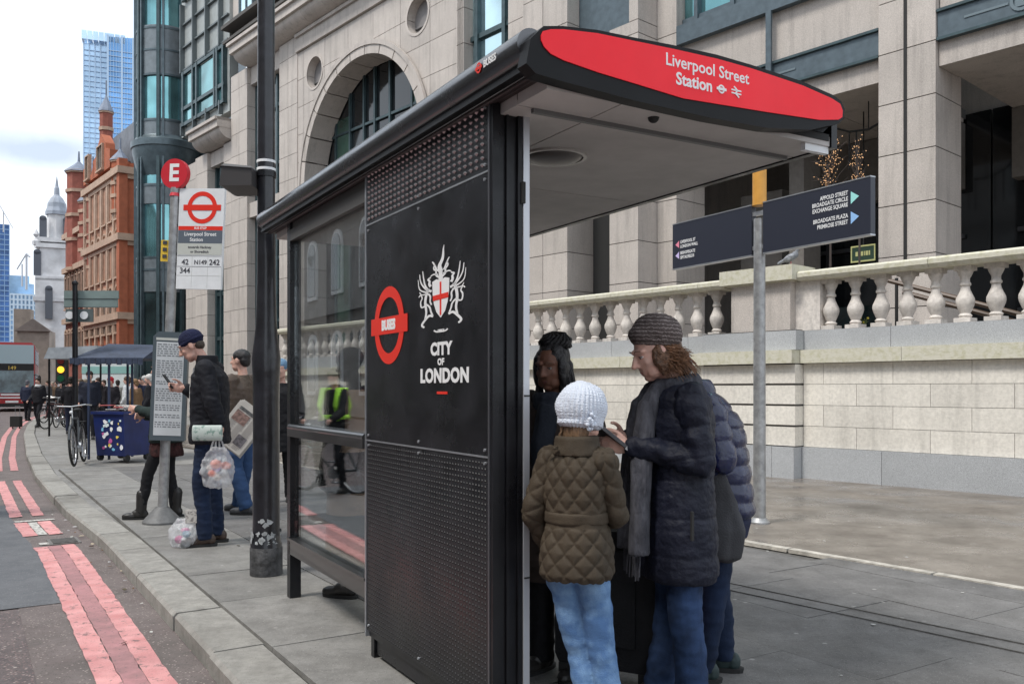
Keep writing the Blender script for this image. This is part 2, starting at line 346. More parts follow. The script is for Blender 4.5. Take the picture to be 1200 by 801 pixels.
# double red lines: worn road paint on the road
pinkm=ramp_ground('worn_red_line_paint',(.56,.23,.225),(.74,.38,.37),7,spk=[(55,(.36,.22,.21),.88),(24,(.30,.17,.17),.95)],bump=.6,bs=50,blot=(.46,.21,.21),chip=(.16,.12,.115))
midm=ramp_ground('faded_red_line_paint',(.36,.19,.19),(.50,.24,.25),8,spk=[(60,(.16,.13,.13),.8)],bump=.3,bs=50,blot=(.20,.13,.13))
def mark(name,s0,s1,o0,o1,mat=pinkm,z=.012,rag=.012):
    return struct(name,strip('c',s0,s1,o0,o1,ROADZ+z,mat,.08,rag),mat)
sm_=svy(G(60,640,EYE+.11)); s2a=svy(G(40,628,EYE+.11)); s2b=svy(G(40,613,EYE+.11)); s3a=svy(G(30,606,EYE+.11)); s3b=svy(G(10,564,EYE+.11)); s4=svy(G(8,552,EYE+.11))
mark('red_line',0,sm_,-.285,-.175); mark('red_line',0,sm_-.02,-.505,-.395); mark('red_line',0,sm_,-.393,-.287,midm,.012)
mark('red_line',s2a,s2b,-.30,-.175); mark('red_line',s2a,s2b,-.52,-.395)
mark('red_line',s3a,s3b,-.30,-.185); mark('red_line',s3a,s3b,-.52,-.40)
mark('red_line',s4,66,-.31,-.19); mark('red_line',s4,66,-.56,-.43)
wh=M('worn_white_road_paint',(.55,.53,.49),.8,ns=30,col2=(.2,.19,.18),thr=(.5,.6))
mark('white_line',sm_+.1,sm_+.22,-.44,-.3,wh); 
mark('white_line',s2a+.03,s2b-.03,-.39,-.31,wh,.012)
mark('white_line',s2b+.06,s2b+.16,-.5,-.12,wh,.012)
# drain grate beside the kerb
sd_=svy(G(90,632,EYE+.11))
gr=thing('drain_grate','small iron drain cover in the road beside the kerb, between the red line ends','drain',kp(sm_+.22,-.2,ROADZ),math.atan2(smooth_dir(sm_).y,smooth_dir(sm_).x))
g=MB(); g.bb(-.17,.17,-.10,.16,-.01,.014); part('frame',g,M('worn_iron',(.14,.13,.12),.6,ns=30,na=.3),gr)
g=MB(); [g.bb(-.14+.035*k,-.125+.035*k,-.07,.13,.014,.022) for k in range(8)]; part('grating',g,M('worn_iron',(.1,.1,.1)),gr)
# paving slabs (each a slab of the pavement near by; the material takes over beyond)
a0=R(122.3); ud=Vector((math.cos(a0),math.sin(a0))); vd=Vector((ud.y,-ud.x))   # u along kerb away, v to the right
base=Vector((-1.434,4.24))+vd*.292
sl=0; rr=random.Random(3)
v=0; rowi=0; EDG=[]
lineA=(Vector((2.03,7.55)),Vector((3.40,5.77)))
def rside(p): # >0 : beyond the damp strip edge
    a,b=lineA; d=b-a; return -(d.x*(p.y-a.y)-d.y*(p.x-a.x))*-1
g=MB(); g.ext([tuple(base+ud*a+vd*b_) for a,b_ in((-3,0),(12,0),(12,5),(-3,5))],.004,Matrix.Translation((0,0,-.034))); struct('paving_bed',g,gapm)
while v<5.2:
    wv=.62 if rowi%2 else .78
    u=-3.0+(.37 if rowi%2 else 0)
    while u<11:
        lu=rr.choice([.9,1.1,.75]); 
        p=base+ud*(u+lu/2)+vd*(v+wv/2)
        if p.y>2.0 and rside(p)<.2:
            g=MB(); g.box((0,0,-.014),(wv-(.0075 if (p-base).dot(vd)<.85 else .004),lu-(.0075 if (p-base).dot(vd)<.85 else .003),.028)); me=g.mesh('paving_slab')
            o=link('paving_slab',me,pavdk if (p-base).dot(vd)>.85+.10*noise.noise(Vector((p.y*3,0,0))) else pavem,pav); o.location=(p.x,p.y,rr.uniform(-.003,.0015)); o.rotation_euler=(rr.uniform(-.002,.002),rr.uniform(-.002,.002),a0-PI/2); sl+=1
        u+=lu
    v+=wv; rowi+=1
# damp smoother paving along the wall, with its pale edging strip, and a drain slot
def quad(name,pts,z,mat,th=.03):
    g=MB(); g.ext([(p[0],p[1]) for p in pts],th,Matrix.Translation((0,0,z-th))); return struct(name,g,mat)
eA,eB=lineA; ed=(eA-eB).normalized(); en=Vector((ed.y,-ed.x))
if en.dot(Vector((1,1)))<0: en=-en
quad('damp_paving',[eB-ed*9,eB+ed*30,eB+ed*30+en*12,eB-ed*9+en*12],.004,pavwet)
edgm=M('pale_edging_stone',(.42,.39,.34),.8,ns=10,na=.3,bump=.2,bs=60)
x=-9.; 
while x<14:
    a=eB+ed*x; b=eB+ed*(x+1.18); g=MB(); g.ext([tuple(a-en*.05),tuple(b-en*.05),tuple(b+en*.03),tuple(a+en*.03)],.03,Matrix.Translation((0,0,-.02))); part('edging_stone',g,edgm,pav); x+=1.2
for off in((Vector((1.5,5.91)),Vector((2.66,4.52))),):
    d=(off[0]-off[1]).normalized(); n_=Vector((d.y,-d.x))
    if n_.dot(Vector((1,1)))<0: n_=-n_
    for q in(0,.17):
        a=off[1]-d*6-n_*q; b=off[0]+d*1.5-n_*q
        g=MB(); g.ext([tuple(a),tuple(b),tuple(b+n_*.006),tuple(a+n_*.006)],.006,Matrix.Translation((0,0,0))); struct('drain_slot',g,gapm)
# litter / gum flecks
g=MB(); rr=random.Random(5)
for k in range(150):
    p=Vector((rr.uniform(-6,5),rr.uniform(3,14))); 
    if (p.x*ud.x+p.y*ud.y)is None: pass
    q=(p-base).dot(vd)
    if q<.1: continue
    r=rr.uniform(.006,.016); g.ext([(p.x+r*rr.uniform(.7,1.2)*math.cos(a),p.y+r*rr.uniform(.7,1.2)*math.sin(a)) for a in[0,1,2,3,4,5]],.002,Matrix.Translation((0,0,.003)))
struct('chewing_gum_spots',g,M('old_gum',(.42,.41,.39),.8)); bpy.data.objects['chewing_gum_spots']['kind']='stuff'
rr=random.Random(21)   # small litter and leaves in the gutter and along the kerb
lc=[(.55,.54,.5),(.16,.09,.05),(.5,.42,.3),(.62,.62,.62),(.10,.08,.05)]
lit=[MB() for _ in lc]
for k in range(70):
    i=k%5; ss_=rr.uniform(.5,16); inn=rr.random()<.25; p=kp(ss_,rr.uniform(.3,2.2) if inn else -abs(rr.gauss(.02,.09))-.01,.005 if inn else ROADZ+.022); s_=rr.uniform(.008,.024); a=rr.uniform(0,6.28)
    lit[i].M=Matrix.Translation(p)@Matrix.Rotation(a,4,'Z')@Matrix.Rotation(rr.uniform(-.4,.4),4,'X')
    lit[i].ext([(s_*rr.uniform(.5,1.5)*math.cos(t),s_*rr.uniform(.3,.9)*math.sin(t)) for t in(0,1,2,3,4,5.2)],.003)
for i,c in enumerate(lc): struct('litter',lit[i],M('litter_%d'%i,c,.8,ns=60,na=.2)); 
for o in [o for o in bpy.data.objects if o.name.startswith('litter')]: o['kind']='stuff'
# ================================================ BUS SHELTER
SO=(-.722,4.326,0); SR=math.atan2(-.8652,.5014)
def shp(px,y=0):      # local x on plane local-y=y seen at pixel column px
    r=(px-600)/F; ax=SO[0]+.8652*y; ay=SO[1]+.5014*y
    return (r*ay-ax)/(.5014+.8652*r)
def shw(x,y): return Vector((SO[0]+.5014*x+.8652*y,SO[1]-.8652*x+.5014*y))
def shz(x,y,py): return PZ(py,shw(x,y).y)
sh=thing('bus_shelter','black bus shelter with red Liverpool Street Station roof sign and City of London panel','bus shelter',SO,SR)
PW=1.276
# end panel: core box, posts
g=MB(); g.bb(.0,PW,.012,.10,.10,2.40); part('panel_core',g,blackm,sh)
# embossed panels
def studs(x0,x1,z0,z1,nx,nz,rx,rz,h):
    g=MB(); dx=(x1-x0)/nx; dz=(z1-z0)/nz
    for i in range(nx):
        for j in range(nz):
            cx=x0+dx*(i+.5); cz=z0+dz*(j+.5)+(.0 if i%2 else dz*.0)
            b=[(cx-rx,0.0,cz),(cx,0,cz-rz),(cx+rx,0,cz),(cx,0,cz+rz)]; t=[(cx-rx*.35,-h,cz),(cx,-h,cz-rz*.35),(cx+rx*.35,-h,cz),(cx,-h,cz+rz*.35)]
            g._add(b+t,[(0,1,5,4),(1,2,6,5),(2,3,7,6),(3,0,4,7),(4,5,6,7)])
    return g
g=MB(); g.bb(.004,PW-.002,-.002,.012,.134,1.070); lp=part('lower_panel',g,blackm,sh)
o=part('stud',studs(.01,PW-.02,.14,1.06,50,42,.0095,.0095,.0045),M('stud_metal',(.014,.014,.016),.42,spec=.35,rv=.2,ns=3,na=.4),sh,kind='stuff')
g=MB(); g.bb(.004,PW-.002,-.002,.012,2.142,2.400); part('upper_panel',g,blackm,sh)
part('stud',studs(.012,PW-.03,2.155,2.392,26,9,.016,.010,.010),M('bright_stud_metal',(.34,.34,.35),.28,metal=.8),sh,kind='stuff')
g=MB(); g.bb(.004,PW-.002,-.004,.012,1.079,2.133); po=part('poster_panel',g,post_,sh)
g=MB(); g.bb(.0,PW,-.006,.01,2.134,2.141); g.bb(0,PW,-.006,.01,1.071,1.078); part('trim_strip',g,silver,sh)
g=MB(); g.bb(-.010,.003,-.008,.10,.10,2.405); part('edge_trim',g,silver,sh)
g=MB(); g.bb(PW-.001,PW+.010,-.008,.03,.02,2.405); part('edge_trim',g,M('dark_aluminium',(.12,.12,.13),.35,metal=.6),sh)
# near end: black post casing of several fins
g=MB(); g.bb(PW+.011,PW+.030,-.004,.022,.0,2.40); part('end_post',g,black,sh)
g=MB(); g.bb(PW+.002,PW+.022,.0225,.052,.0,2.41); g.bb(PW+.002,PW+.034,.053,.062,.0,2.41); part('end_post',g,black,sh)
g=MB(); g.bb(PW+.002,PW+.026,.0625,.098,.0,2.40); g.bb(PW+.002,PW+.040,.099,.118,.0,2.42); part('end_post',g,black,sh)
g=MB(); g.bb(PW-.01,PW+.045,.119,.145,.0,2.36); part('end_post_trim',g,M('pale_aluminium',(.52,.53,.56),.35,metal=.5),sh)
g=MB(); g.bb(PW+.0455,PW+.049,.121,.144,1.30,1.306); part('joint_line',g,rubber,sh)
g=MB(); g.bb(PW+.0455,PW+.049,.121,.144,.62,.626); part('joint_line',g,rubber,sh)
g=MB(); g.bb(PW+.012,PW+.052,.112,.124,2.02,2.10); part('hinge',g,rubber,sh)
g=MB(); g.bb(.005,.045,.02,.09,.0,.10); g.bb(.06,PW,.03,.09,.02,.10); part('panel_foot',g,blackm,sh)
for x_,z_ in [(a_,b_) for a_ in(.03,PW/2,PW-.03) for b_ in(.16,1.05,1.10,2.11,2.165,2.38)]:
    g=MB(); g.cyl((x_,-.0085,z_),(x_,-.001,z_),.006,.007,n=10); part('screw',g,silver,sh)
# poster graphics
MP=facing((1,0,0),None,(0,-.006,0))
def pp(px,py): x=shp(px); return x,shz(x,0,py)
cx,cz=pp(457,381); yb=-.0055
MR=facing((1,0,0),None,(cx,yb,cz))
zt=shz(cx,0,336); zb=shz(cx,0,427); Rr=(zt-zb)/2
xl=shp(436); xr=shp(479)
g=MB(); g.annulus(Rr*.72,Rr,.001,MR); part('roundel_ring',g,redp,po)
g=MB(); g.ext([(-Rr*1.22,-Rr*.22),(Rr*1.22,-Rr*.22),(Rr*1.22,Rr*.22),(-Rr*1.22,Rr*.22)],.0022,MR); part('roundel_bar',g,redp,po)
text('lettering','BUSES',Rr*.34,white,po,MR@Matrix.Translation((0,0,.003)),bold=.004,th=.001)
# coat of arms (City arms): shield with red cross, two supporters, helm and crest, motto scroll
kx,kz=pp(518,345); MC=facing((1,0,0),None,(kx,yb,kz)); U=(shz(kx,0,281)-shz(kx,0,385))/104.
KX=(shp(519)-shp(517))/2
def cc(u,v): return (u*KX,v*U)      # picture pixels -> metres on the panel
whi=M('white_print',(.7,.7,.7))
g=MB(); g.ext([cc(*p) for p in[(-10,17),(-5,19),(0,17),(5,19),(10,17),(9.6,2),(8,-10),(5,-20),(0,-27),(-5,-20),(-8,-10),(-9.6,2)]],.001,MC); part('shield',g,whi,po)
g=MB(); g.ext([cc(*p) for p in[(-1,15),(1,15),(.9,-24),(-.9,-24)]],.0018,MC); g.ext([cc(*p) for p in[(-9,0),(9,1),(9,-5),(-9,-6)]],.0022,MC); part('cross',g,redp,po)
def curve2(pts,w0,w1):   # tapered ribbon polygon along points
    n=len(pts); Lf=[];Rt=[]
    for i,(x,y) in enumerate(pts):
        a=pts[max(i-1,0)];b=pts[min(i+1,n-1)]; dx,dy=b[0]-a[0],b[1]-a[1]; d=math.hypot(dx,dy) or 1; ww=w0+(w1-w0)*i/(n-1)
        Lf.append((x-dy/d*ww,y+dx/d*ww)); Rt.append((x+dy/d*ww,y-dx/d*ww))
    return Lf,Rt
def ribbon(g,pts,w0,w1,th=.001):
    # smooth
    P=[Vector(p) for p in pts]
    for _ in range(2):
        Q=[P[0]]
        for a,b in zip(P,P[1:]): Q+= [a*.75+b*.25,a*.25+b*.75]
        P=Q+[P[-1]]
    Lf,Rt=curve2([tuple(p) for p in P],w0,w1)
    for i in range(len(Lf)-1): g.ext([cc(*Rt[i]),cc(*Rt[i+1]),cc(*Lf[i+1]),cc(*Lf[i])],th,MC)
g=MB()
for s_ in(-1,1):
    f=lambda *a:[(s_*x,y) for x,y in a]
    ribbon(g,f((11,6),(15,8),(19,14),(21,24),(22,33)),1.5,.3)      # wing leading edge
    ribbon(g,f((15,8),(20,12),(25,20),(26,30)),1.2,.3)
    ribbon(g,f((16,6),(22,8),(27,12),(28,24)),1.1,.2)
    ribbon(g,f((17,4),(24,4),(26,8)),.9,.3)
    ribbon(g,f((12,12),(14,15),(13,19),(16,21),(12,23)),1.6,.7)    # head and neck
    ribbon(g,f((15,10),(18,2),(19,-8),(17,-18),(19,-26)),1.8,.9)   # body and hind leg
    ribbon(g,f((15,4),(12,0),(13,-6),(11,-10)),1.,.7)              # fore leg
    ribbon(g,f((18,-8),(13,-12),(12,-18),(10,-22)),1.,.8)
    ribbon(g,f((19,-10),(24,-12),(25,-4),(22,0),(25,5),(27,2)),.9,.5)  # tail
    ribbon(g,f((9,-24),(14,-22),(19,-27),(24,-33),(20,-36)),1.5,1.1) # scroll
    ribbon(g,f((2,21),(6,24),(5,29),(9,32),(7,37)),1.3,.5); ribbon(g,f((3,24),(9,26),(12,24)),1.,.5); ribbon(g,f((4,28),(8,38),(10,41)),1.2,.4)
ribbon(g,[(0,17),(0,24),(0,28)],2.6,1.8); ribbon(g,[(0,27),(-2,34),(2,40),(3,46),(3,52),(4,57)],2.8,.1)
ribbon(g,[(-8,-41),(-6,-43),(0,-43.5),(6,-43),(8,-41)],.8,.8)
part('supporters',g,whi,po)
x_,z_=pp(518,387.5); text('lettering','DIRIGE',U*4.6,whi,po,facing((1,0,0),None,(kx+.004,yb-.001,z_)),bold=.0008,th=.001,sx=1.25)
for s_,(px,py),h in(('CITY',(518,409),15),('OF',(518,424),8),('LONDON',(521,440.5),17)):
    x_,z_=pp(px,py); u=U*h*1.33
    text('lettering',s_,u,whi,po,facing((1,0,0),None,(x_,yb,z_)),bold=.0036 if h>9 else .0018,th=.001,sx=1.26,sp=1.06)
x_,z_=pp(519,460); g=MB(); g.ext([(-.045,-.0055),(.055,-.0055),(.055,.0055),(-.045,.0055)],.001,facing((1,0,0),None,(x_,yb,z_))); part('red_rule',g,redp,po)
# glazed bay to the left
XL=-1.405
zr=lambda px,py:shz(shp(px),0,py)
g=MB(); g.bb(XL-.028,XL+.038,.0,.07,0,2.42); part('corner_post',g,black,sh,smooth=False)
g=MB(); g.bb(XL+.04,-.012,.0,.06,2.265,2.335); g.bb(XL+.04,-.012,.015,.05,2.336,2.42); part('top_rail',g,M('dark_grey_rail',(.09,.085,.08),.5,metal=.3),sh)
railm=M('worn_black_rail',(.02,.02,.02),.3,coat=.4)
g=MB(); g.bb(XL+.04,-.012,-.02,.06,1.03,1.085); g.cyl((XL+.04,-.0,1.085),(-.012,-.0,1.085),.022,n=12); part('mid_rail',g,railm,sh)
g=MB(); g.bb(XL+.0,-.012,.0,.06,.28,.37); g.bb(XL+.0,-.012,-.012,.07,.37,.385); part('bottom_rail',g,railm,sh)
gl=glassmat('shelter_glass',(.88,.90,.90),.12,.62)
g=MB(); g.bb(XL+.04,-.012,.028,.036,.385,1.03); part('glass_pane',g,gl,sh)
g=MB(); g.bb(XL+.04,-.012,.028,.036,1.085,2.265); part('glass_pane',g,gl,sh)
g=MB(); g.bb(XL+.06,-.012,.11,.40,.50,.53); part('seat',g,rubber,sh)
g=MB(); g.cyl((-.15,.2,.04),(-.15,.2,.5),.02); g.sph((-.15,.2,.03),(.06,.06,.03)); part('seat_leg',g,rubber,sh)
# rear posts of the shelter
# roof: lens profile in local y-z, extruded along x
X0=-1.86; X1=1.684
def roof_pt(px,py):   # on the near end face
    ax=SO[0]+.5014*X1; ay=SO[1]-.8652*X1; r=(px-600)/F
    y=(r*ay-ax)/(.8652-.5014*r); return y,PZ(py,ay+.5014*y)
top=[roof_pt(*p) for p in[(633.5,34),(637.4,30.5),(660,30.5),(700,35),(741,43.5),(790,53),(840,64),(880,75.7),(940,95.2),(977.4,111.7),(986,118.5),(990,127)]]
botR=[roof_pt(*p) for p in[(989,138),(984,142.5),(960,142.5),(900,133.5),(800,117),(743,100),(700,87.5),(660,73.5),(643.4,66.5),(634,56),(629.5,45)]]
bot=[roof_pt(*p) for p in[(989,139),(983,145),(950,152),(900,150),(833,138),(743,117.5),(700,106),(660,95.5),(628,86),(617,74),(622,45)]]
prof=[(y,z) for y,z in top]+[(y,z) for y,z in bot]
Mx=Matrix(((0,0,1,0),(1,0,0,0),(0,1,0,0),(0,0,0,1)))   # (x,y,z)->(z,x,y): polygon in local y-z, extrusion along x
topf=top; 
zlo=min(z for y,z in prof)
g=MB()
roofbody=[(y,z) for y,z in top]+[(top[-1][0],top[-1][1]-.04),(top[-1][0]-.06,2.395),(.0,2.395),(-.06,2.39)]
# body (black edge) : top curve + soffit
g.ext(roofbody,X1-.06-X0,Matrix.Translation((X0,0,0))@Mx); part('roof',g,M('roof_black',(.006,.006,.007),.5,ns=4,na=.3,spec=.2),sh)
# end cap with valance
g=MB(); g.ext(prof,.058,Matrix.Translation((X1-.059,0,0))@Mx); part('end_valance',g,M('roof_black',(.006,.006,.007)),sh)
g=MB(); rp=[(y*1.0,z) for y,z in[roof_pt(*p) for p in[(633.8,42),(636,37),(645,34.8),(660,34.8),(700,39.5),(741,48),(790,58),(840,69.3),(880,80.5),(940,100.5),(974,115.5),(984,122),(987,130),(986.5,137.5),(982,140.5),(960,140.7),(900,131.8),(800,115.5),(743,98),(700,85),(660,71),(645,63.5),(637,55),(634,48)]]]
g.ext(rp,.004,Matrix.Translation((X1-.001,0,0))@Mx); sg=part('roof_sign',g,red,sh)
def rtext(s_,px,py,h,px2=None):
    y,z=roof_pt(px,py); 
    Mt=Matrix.Translation((X1+.004,y,z))@Mx.to_3x3().to_4x4()
    return Mt
y1,z1=roof_pt(829.5,82); y2,z2=roof_pt(829.5,102)
MT=lambda y,z: Matrix.Translation((X1+.0035,y,z))@Matrix(((0,0,1,0),(1,0,0,0),(0,1,0,0),(0,0,0,1)))
wA=roof_pt(878,90)[0]-roof_pt(781,72)[0]
def fit(o,wd):
    me=o.data; xs=[v.co for v in me.vertices]; ys=[c.y for c in xs]; w0=max(ys)-min(ys); return w0
t1=text('lettering','Liverpool Street',.125,white,sg,MT(y1,z1),bold=.0015)
w0=fit(t1,wA); kk=wA/w0; t1.data.transform(Matrix.Translation((0,y1,z1))@Matrix.Scale(kk,4)@Matrix.Translation((0,-y1,-z1))); t1.data.transform(Matrix.Translation(((1-kk)*(X1+.0035),0,0)))
y2,z2=roof_pt(813,97.5); text('lettering','Station',.125*kk,white,sg,MT(y2,z2),bold=.0015)
y3,z3=roof_pt(844.5,105); r_=.0165
g=MB(); g.annulus(r_*.62,r_,.0015,MT(y3,z3),n=24); g.ext([(-.024,-.005),(.024,-.005),(.024,.005),(-.024,.005)],.0015,MT(y3,z3)@Matrix.Translation((0,0,.001))); part('roundel_symbol',g,white,sg)
y4,z4=roof_pt(862,108.5)
g=MB(); Mz=MT(y4,z4)
for v0 in(-.0055,.0065): g.ext([(-.025,v0-.0026),(.025,v0-.0026),(.025,v0+.0026),(-.025,v0+.0026)],.0015,Mz)
def bar(a,b,wd,zz=.0006):
    a=Vector(a);b=Vector(b);d=(b-a).normalized()*wd; n_=Vector((-d.y,d.x)); g.ext([tuple(a-n_),tuple(b-n_),tuple(b+n_),tuple(a+n_)],.0015,Mz@Matrix.Translation((0,0,zz)))
bar((-.013,.019),(.005,.0065),.003); bar((.005,.0065),(-.005,-.0055),.003); bar((-.005,-.0055),(.013,-.019),.003); part('rail_symbol',g,white,sg)
# front tube (rounded gutter) on the road side
TY=min(y for y,z in prof)+.058; TZ=max(z for y,z in top if y<.08)-.062
g=MB(); g.cyl((X0-.02,TY,TZ),(X1-.060,TY,TZ),.058,n=28); g.cyl((X0-.02,TY+.03,TZ-.04),(X1-.060,TY+.03,TZ-.04),.05,n=28); part('gutter_tube',g,M('grey_gutter_metal',(.13,.13,.135),.20,metal=.85,rv=.12),sh,smooth=40)
g=MB(); g.bb(X0+.02,X1-.06,-.02,.06,2.385,2.43); g.cyl((X0+.05,.0,2.40),(X1-.06,.0,2.40),.022); part('gutter_lip',g,M('dark_brown_metal',(.05,.035,.035),.4,metal=.4),sh)
o=text('lettering','BUSES',.034,white,sh,facing((1,0,0),None,(shp(585,-.05),TY-.0595,TZ-.0)),bold=.001)
g=MB(); Mq=facing((1,0,0),None,(shp(572,-.05),TY-.0595,TZ-.0)); g.annulus(.012,.019,.001,Mq,n=20); g.ext([(-.025,-.005),(.025,-.005),(.025,.005),(-.025,.005)],.0016,Mq); part('roundel_symbol',g,redp,sh)
# soffit panels
ZS=2.345; xs=[X0+.04,-1.0,.34,1.42,X1-.062]
for a,b in zip(xs,xs[1:]):
    for c0,c1 in((.03,.35),(.35,1.44)):
        g=MB(); g.bb(a+.004,b-.004,c0+.003,c1-.003,ZS,ZS+.04); part('soffit_panel',g,soffm,sh)
g=MB(); g.bb(X0+.04,X1-.062,.035,1.43,ZS+.02,ZS+.048); part('soffit_tray',g,rubber,sh)
g=MB(); g.bb(X0+.02,X1-.0585,1.441,1.475,ZS-.006,ZS+.1); part('rear_edge',g,black,sh)
g=MB(); g.bb(1.405,1.425,.10,1.40,ZS-.016,ZS); part('soffit_rail',g,M('grey_rail',(.16,.16,.16),.5,metal=.4),sh)
g=MB(); g.sph((.91,.52,ZS),(.125,.125,.035),20); part('ceiling_lamp',g,M('smoked_lamp_cover',(.10,.09,.085),.35),sh,smooth=True)
g=MB(); g.annulus(.128,.145,.012,Matrix.Translation((.91,.52,ZS-.010)),n=28); part('lamp_bezel',g,M('bezel',(.5,.48,.46),.4,metal=.5),sh)
g=MB(); g.sph((1.55,.55,ZS),(.022,.022,.02),12); part('soffit_sensor',g,rubber,sh,smooth=True)
g=MB(); g.bb(1.585,1.61,1.30,1.44,ZS-.03,ZS-.0); part('lamp_strip',g,whitep,sh)
# ================================================ STREET SIGN (finger sign on yellow post)
d=8.57; fx=PX(890,d)
fs_=thing('finger_sign','tall steel sign post with ochre yellow upper part and two long navy direction boards','street sign',(fx,d,0),SR)
g=MB(); g.cyl((0,0,0),(0,0,3.0),.062,.056,n=20); g.lathe([(.10,0),(.10,.02),(.07,.05),(.064,.06)],n=20); part('post',g,galv,fs_,smooth=40)
g=MB(); g.cyl((0,0,PZ(241,d)),(0,0,4.3),.068,n=20); part('yellow_post_sleeve',g,yellow,fs_,smooth=40)
zt=PZ(237,d); zb=PZ(297,d)
def board(x0,x1,z0,z1):
    g=MB(); g.bb(x0,x1,-.03,.03,z0,z1); b=part('sign_board',g,navyp,fs_)
    g=MB(); g.bb(x0,x1,-.034,.034,z0-.014,z0-.001); g.bb(x0,x1,-.034,.034,z1+.001,z1+.012); part('board_trim',g,silver,b); return b
zc=(zt+zb)/2
b1=board(.075,1.30,PZ(297.5,d),PZ(240,d)); b2=board(-1.26,-.075,PZ(297.5,d),PZ(240,d))
MF=lambda x,z: facing((1,0,0),None,(x,-.032,z))
wt=M('white_print',(.8,.8,.8))
lines=['APPOLD STREET','BROADGATE CIRCLE','EXCHANGE SQUARE']; 
for i,s_ in enumerate(lines): text('lettering',s_,.052,wt,b1,MF(1.07,zc+.135-.052*i),bold=.001,align='RIGHT',sx=.8)
for i,s_ in enumerate(['BROADGATE PLAZA','PRIMROSE STREET']): text('lettering',s_,.052,wt,b1,MF(1.07,zc-.065-.055*i),bold=.001,align='RIGHT',sx=.8)
for s_,z_,c in((1,zc+.085,(.35,.75,.72)),(1,zc-.09,(.30,.52,.85))):
    g=MB(); g.ext([(0,-.055),(.085,0),(0,.055)],.001,MF(1.10,z_)); part('arrow',g,M('arrow_%d'%int(c[0]*100),c,.5),b1)
for i,s_ in enumerate(['LIVERPOOL ST','LONDON WALL','BISHOPSGATE','SPITALFIELDS']): text('lettering',s_,.047,wt,b2,MF(-1.13,zc+.02-.05*i-(.02 if i>1 else 0)),bold=.001,align='LEFT',sx=.8)
for z_,c in((zc-.0,(.8,.25,.35)),(zc-.12,(.6,.5,.8))):
    g=MB(); g.ext([(0,-.04),(0,.04),(-.06,0)],.001,MF(-1.15,z_)); part('arrow',g,M('arrowl_%d'%int(c[0]*100),c,.5),b2)
for z_ in(PZ(290,d),PZ(250,d)):
    g=MB(); g.bb(-.085,.085,-.02,.02,z_-.02,z_+.02); part('bracket',g,silver,fs_)
# ================================================ BUS STOP FLAG POST
d=8.62; bx=PX(190,d); bs_=thing('bus_stop_post','leaning grey bus stop post with red E disc, white roundel flag and timetable case','bus stop',(bx,d,0),0)
tilt=(PX(206,d)-bx)/(PZ(215,d)); ad2=math.atan(tilt)
sub=Matrix.Rotation(ad2,4,'Y')
g=MB(); g.lathe([(.0,0),(.185,0),(.185,.02),(.16,.05),(.06,.16),(.0,.16)],n=28); part('base',g,M('cast_iron_base',(.12,.12,.12),.6,ns=20,na=.2),bs_,smooth=30)
g=MB(sub); g.cyl((0,0,.1),(0,0,3.32),.048,.045,n=18); part('pole',g,galv,bs_,smooth=40)
zE=PZ(204,d)
Mfl=sub@Matrix.Rotation(R(-14),4,'Z')
g=MB(Mfl); g.cyl((0,-.035,zE),(0,.02,zE),.148,n=36); g.cyl((0,0,zE-.22),(0,0,zE-.13),.055,.03); ed_=part('letter_disc',g,M('stop_red',(.55,.02,.035),.4),bs_,smooth=40)
text('lettering','E',.235,white,ed_,Mfl@facing((1,0,0),None,(0,-.037,zE)),bold=.007)
# flag, turned a little
FZ0=PZ(338,d); FZ1=PZ(221,d); fw=.48
Mf=sub@Matrix.Translation((.055,-.01,0))@Matrix.Rotation(R(-10),4,'Z')
g=MB(Mf); g.bb(0,fw,-.018,.018,FZ0,FZ1); fl=part('flag',g,whitep,bs_)
H=FZ1-FZ0; fz=lambda f:FZ1-f*H
FM=lambda x,z: Mf@facing((1,0,0),None,(x,-.0195,z))
g=MB(); m_=FM(fw*.52,fz(.19)); g.annulus(.115,.158,.001,m_); g.ext([(-.20,-.028),(.20,-.028),(.20,.028),(-.20,.028)],.0018,m_); part('roundel_symbol',g,redp,fl)
def band(name,f0,f1,mat,x0=.004,x1=fw-.004):
    g=MB(Mf); g.bb(x0,x1,-.0196,-.0190,fz(f1),fz(f0)); return part(name,g,mat,fl)
band('red_band',.375,.415,redp); band('grey_band',.417,.545,M('flag_grey',(.10,.12,.15),.5)); band('pale_band',.547,.66,M('flag_pale',(.50,.51,.47),.5))
for s_,f,h,m_,x in(('BUS STOP',.395,.03,white,.5),('Liverpool Street',.455,.052,white,.5),('Station',.51,.05,white,.42)): text('lettering',s_,h,m_,fl,FM(fw*x,fz(f)),bold=.0008)
dk=M('dark_print',(.05,.05,.06),.6)
for s_,f,h,x in(('towards Hackney',.585,.035,.5),('or Shoreditch',.63,.035,.5),('42',.735,.075,.19),('N149',.735,.06,.53),('242',.735,.075,.84),('344',.82,.075,.19)): text('lettering',s_,h,dk,fl,FM(fw*x,fz(f)),bold=.0012)
band('rule',.67,.673,dk); band('rule',.775,.778,dk); band('rule',.865,.867,M('flag_pale',(.5,.5,.47))) 
for k in(.34,.69):
    g=MB(Mf); g.bb(fw*k,fw*k+.002,-.0196,-.019,fz(.985),fz(.67)); part('rule',g,M('flag_pale',(.5,.5,.47)),fl)
for f in(.1,.37,.55,.65,.75,.85): 
    g=MB(Mf); g.bb(-.03,.0,-.012,.012,fz(f)-.012,fz(f)+.012); part('bracket',g,rubber,bs_)
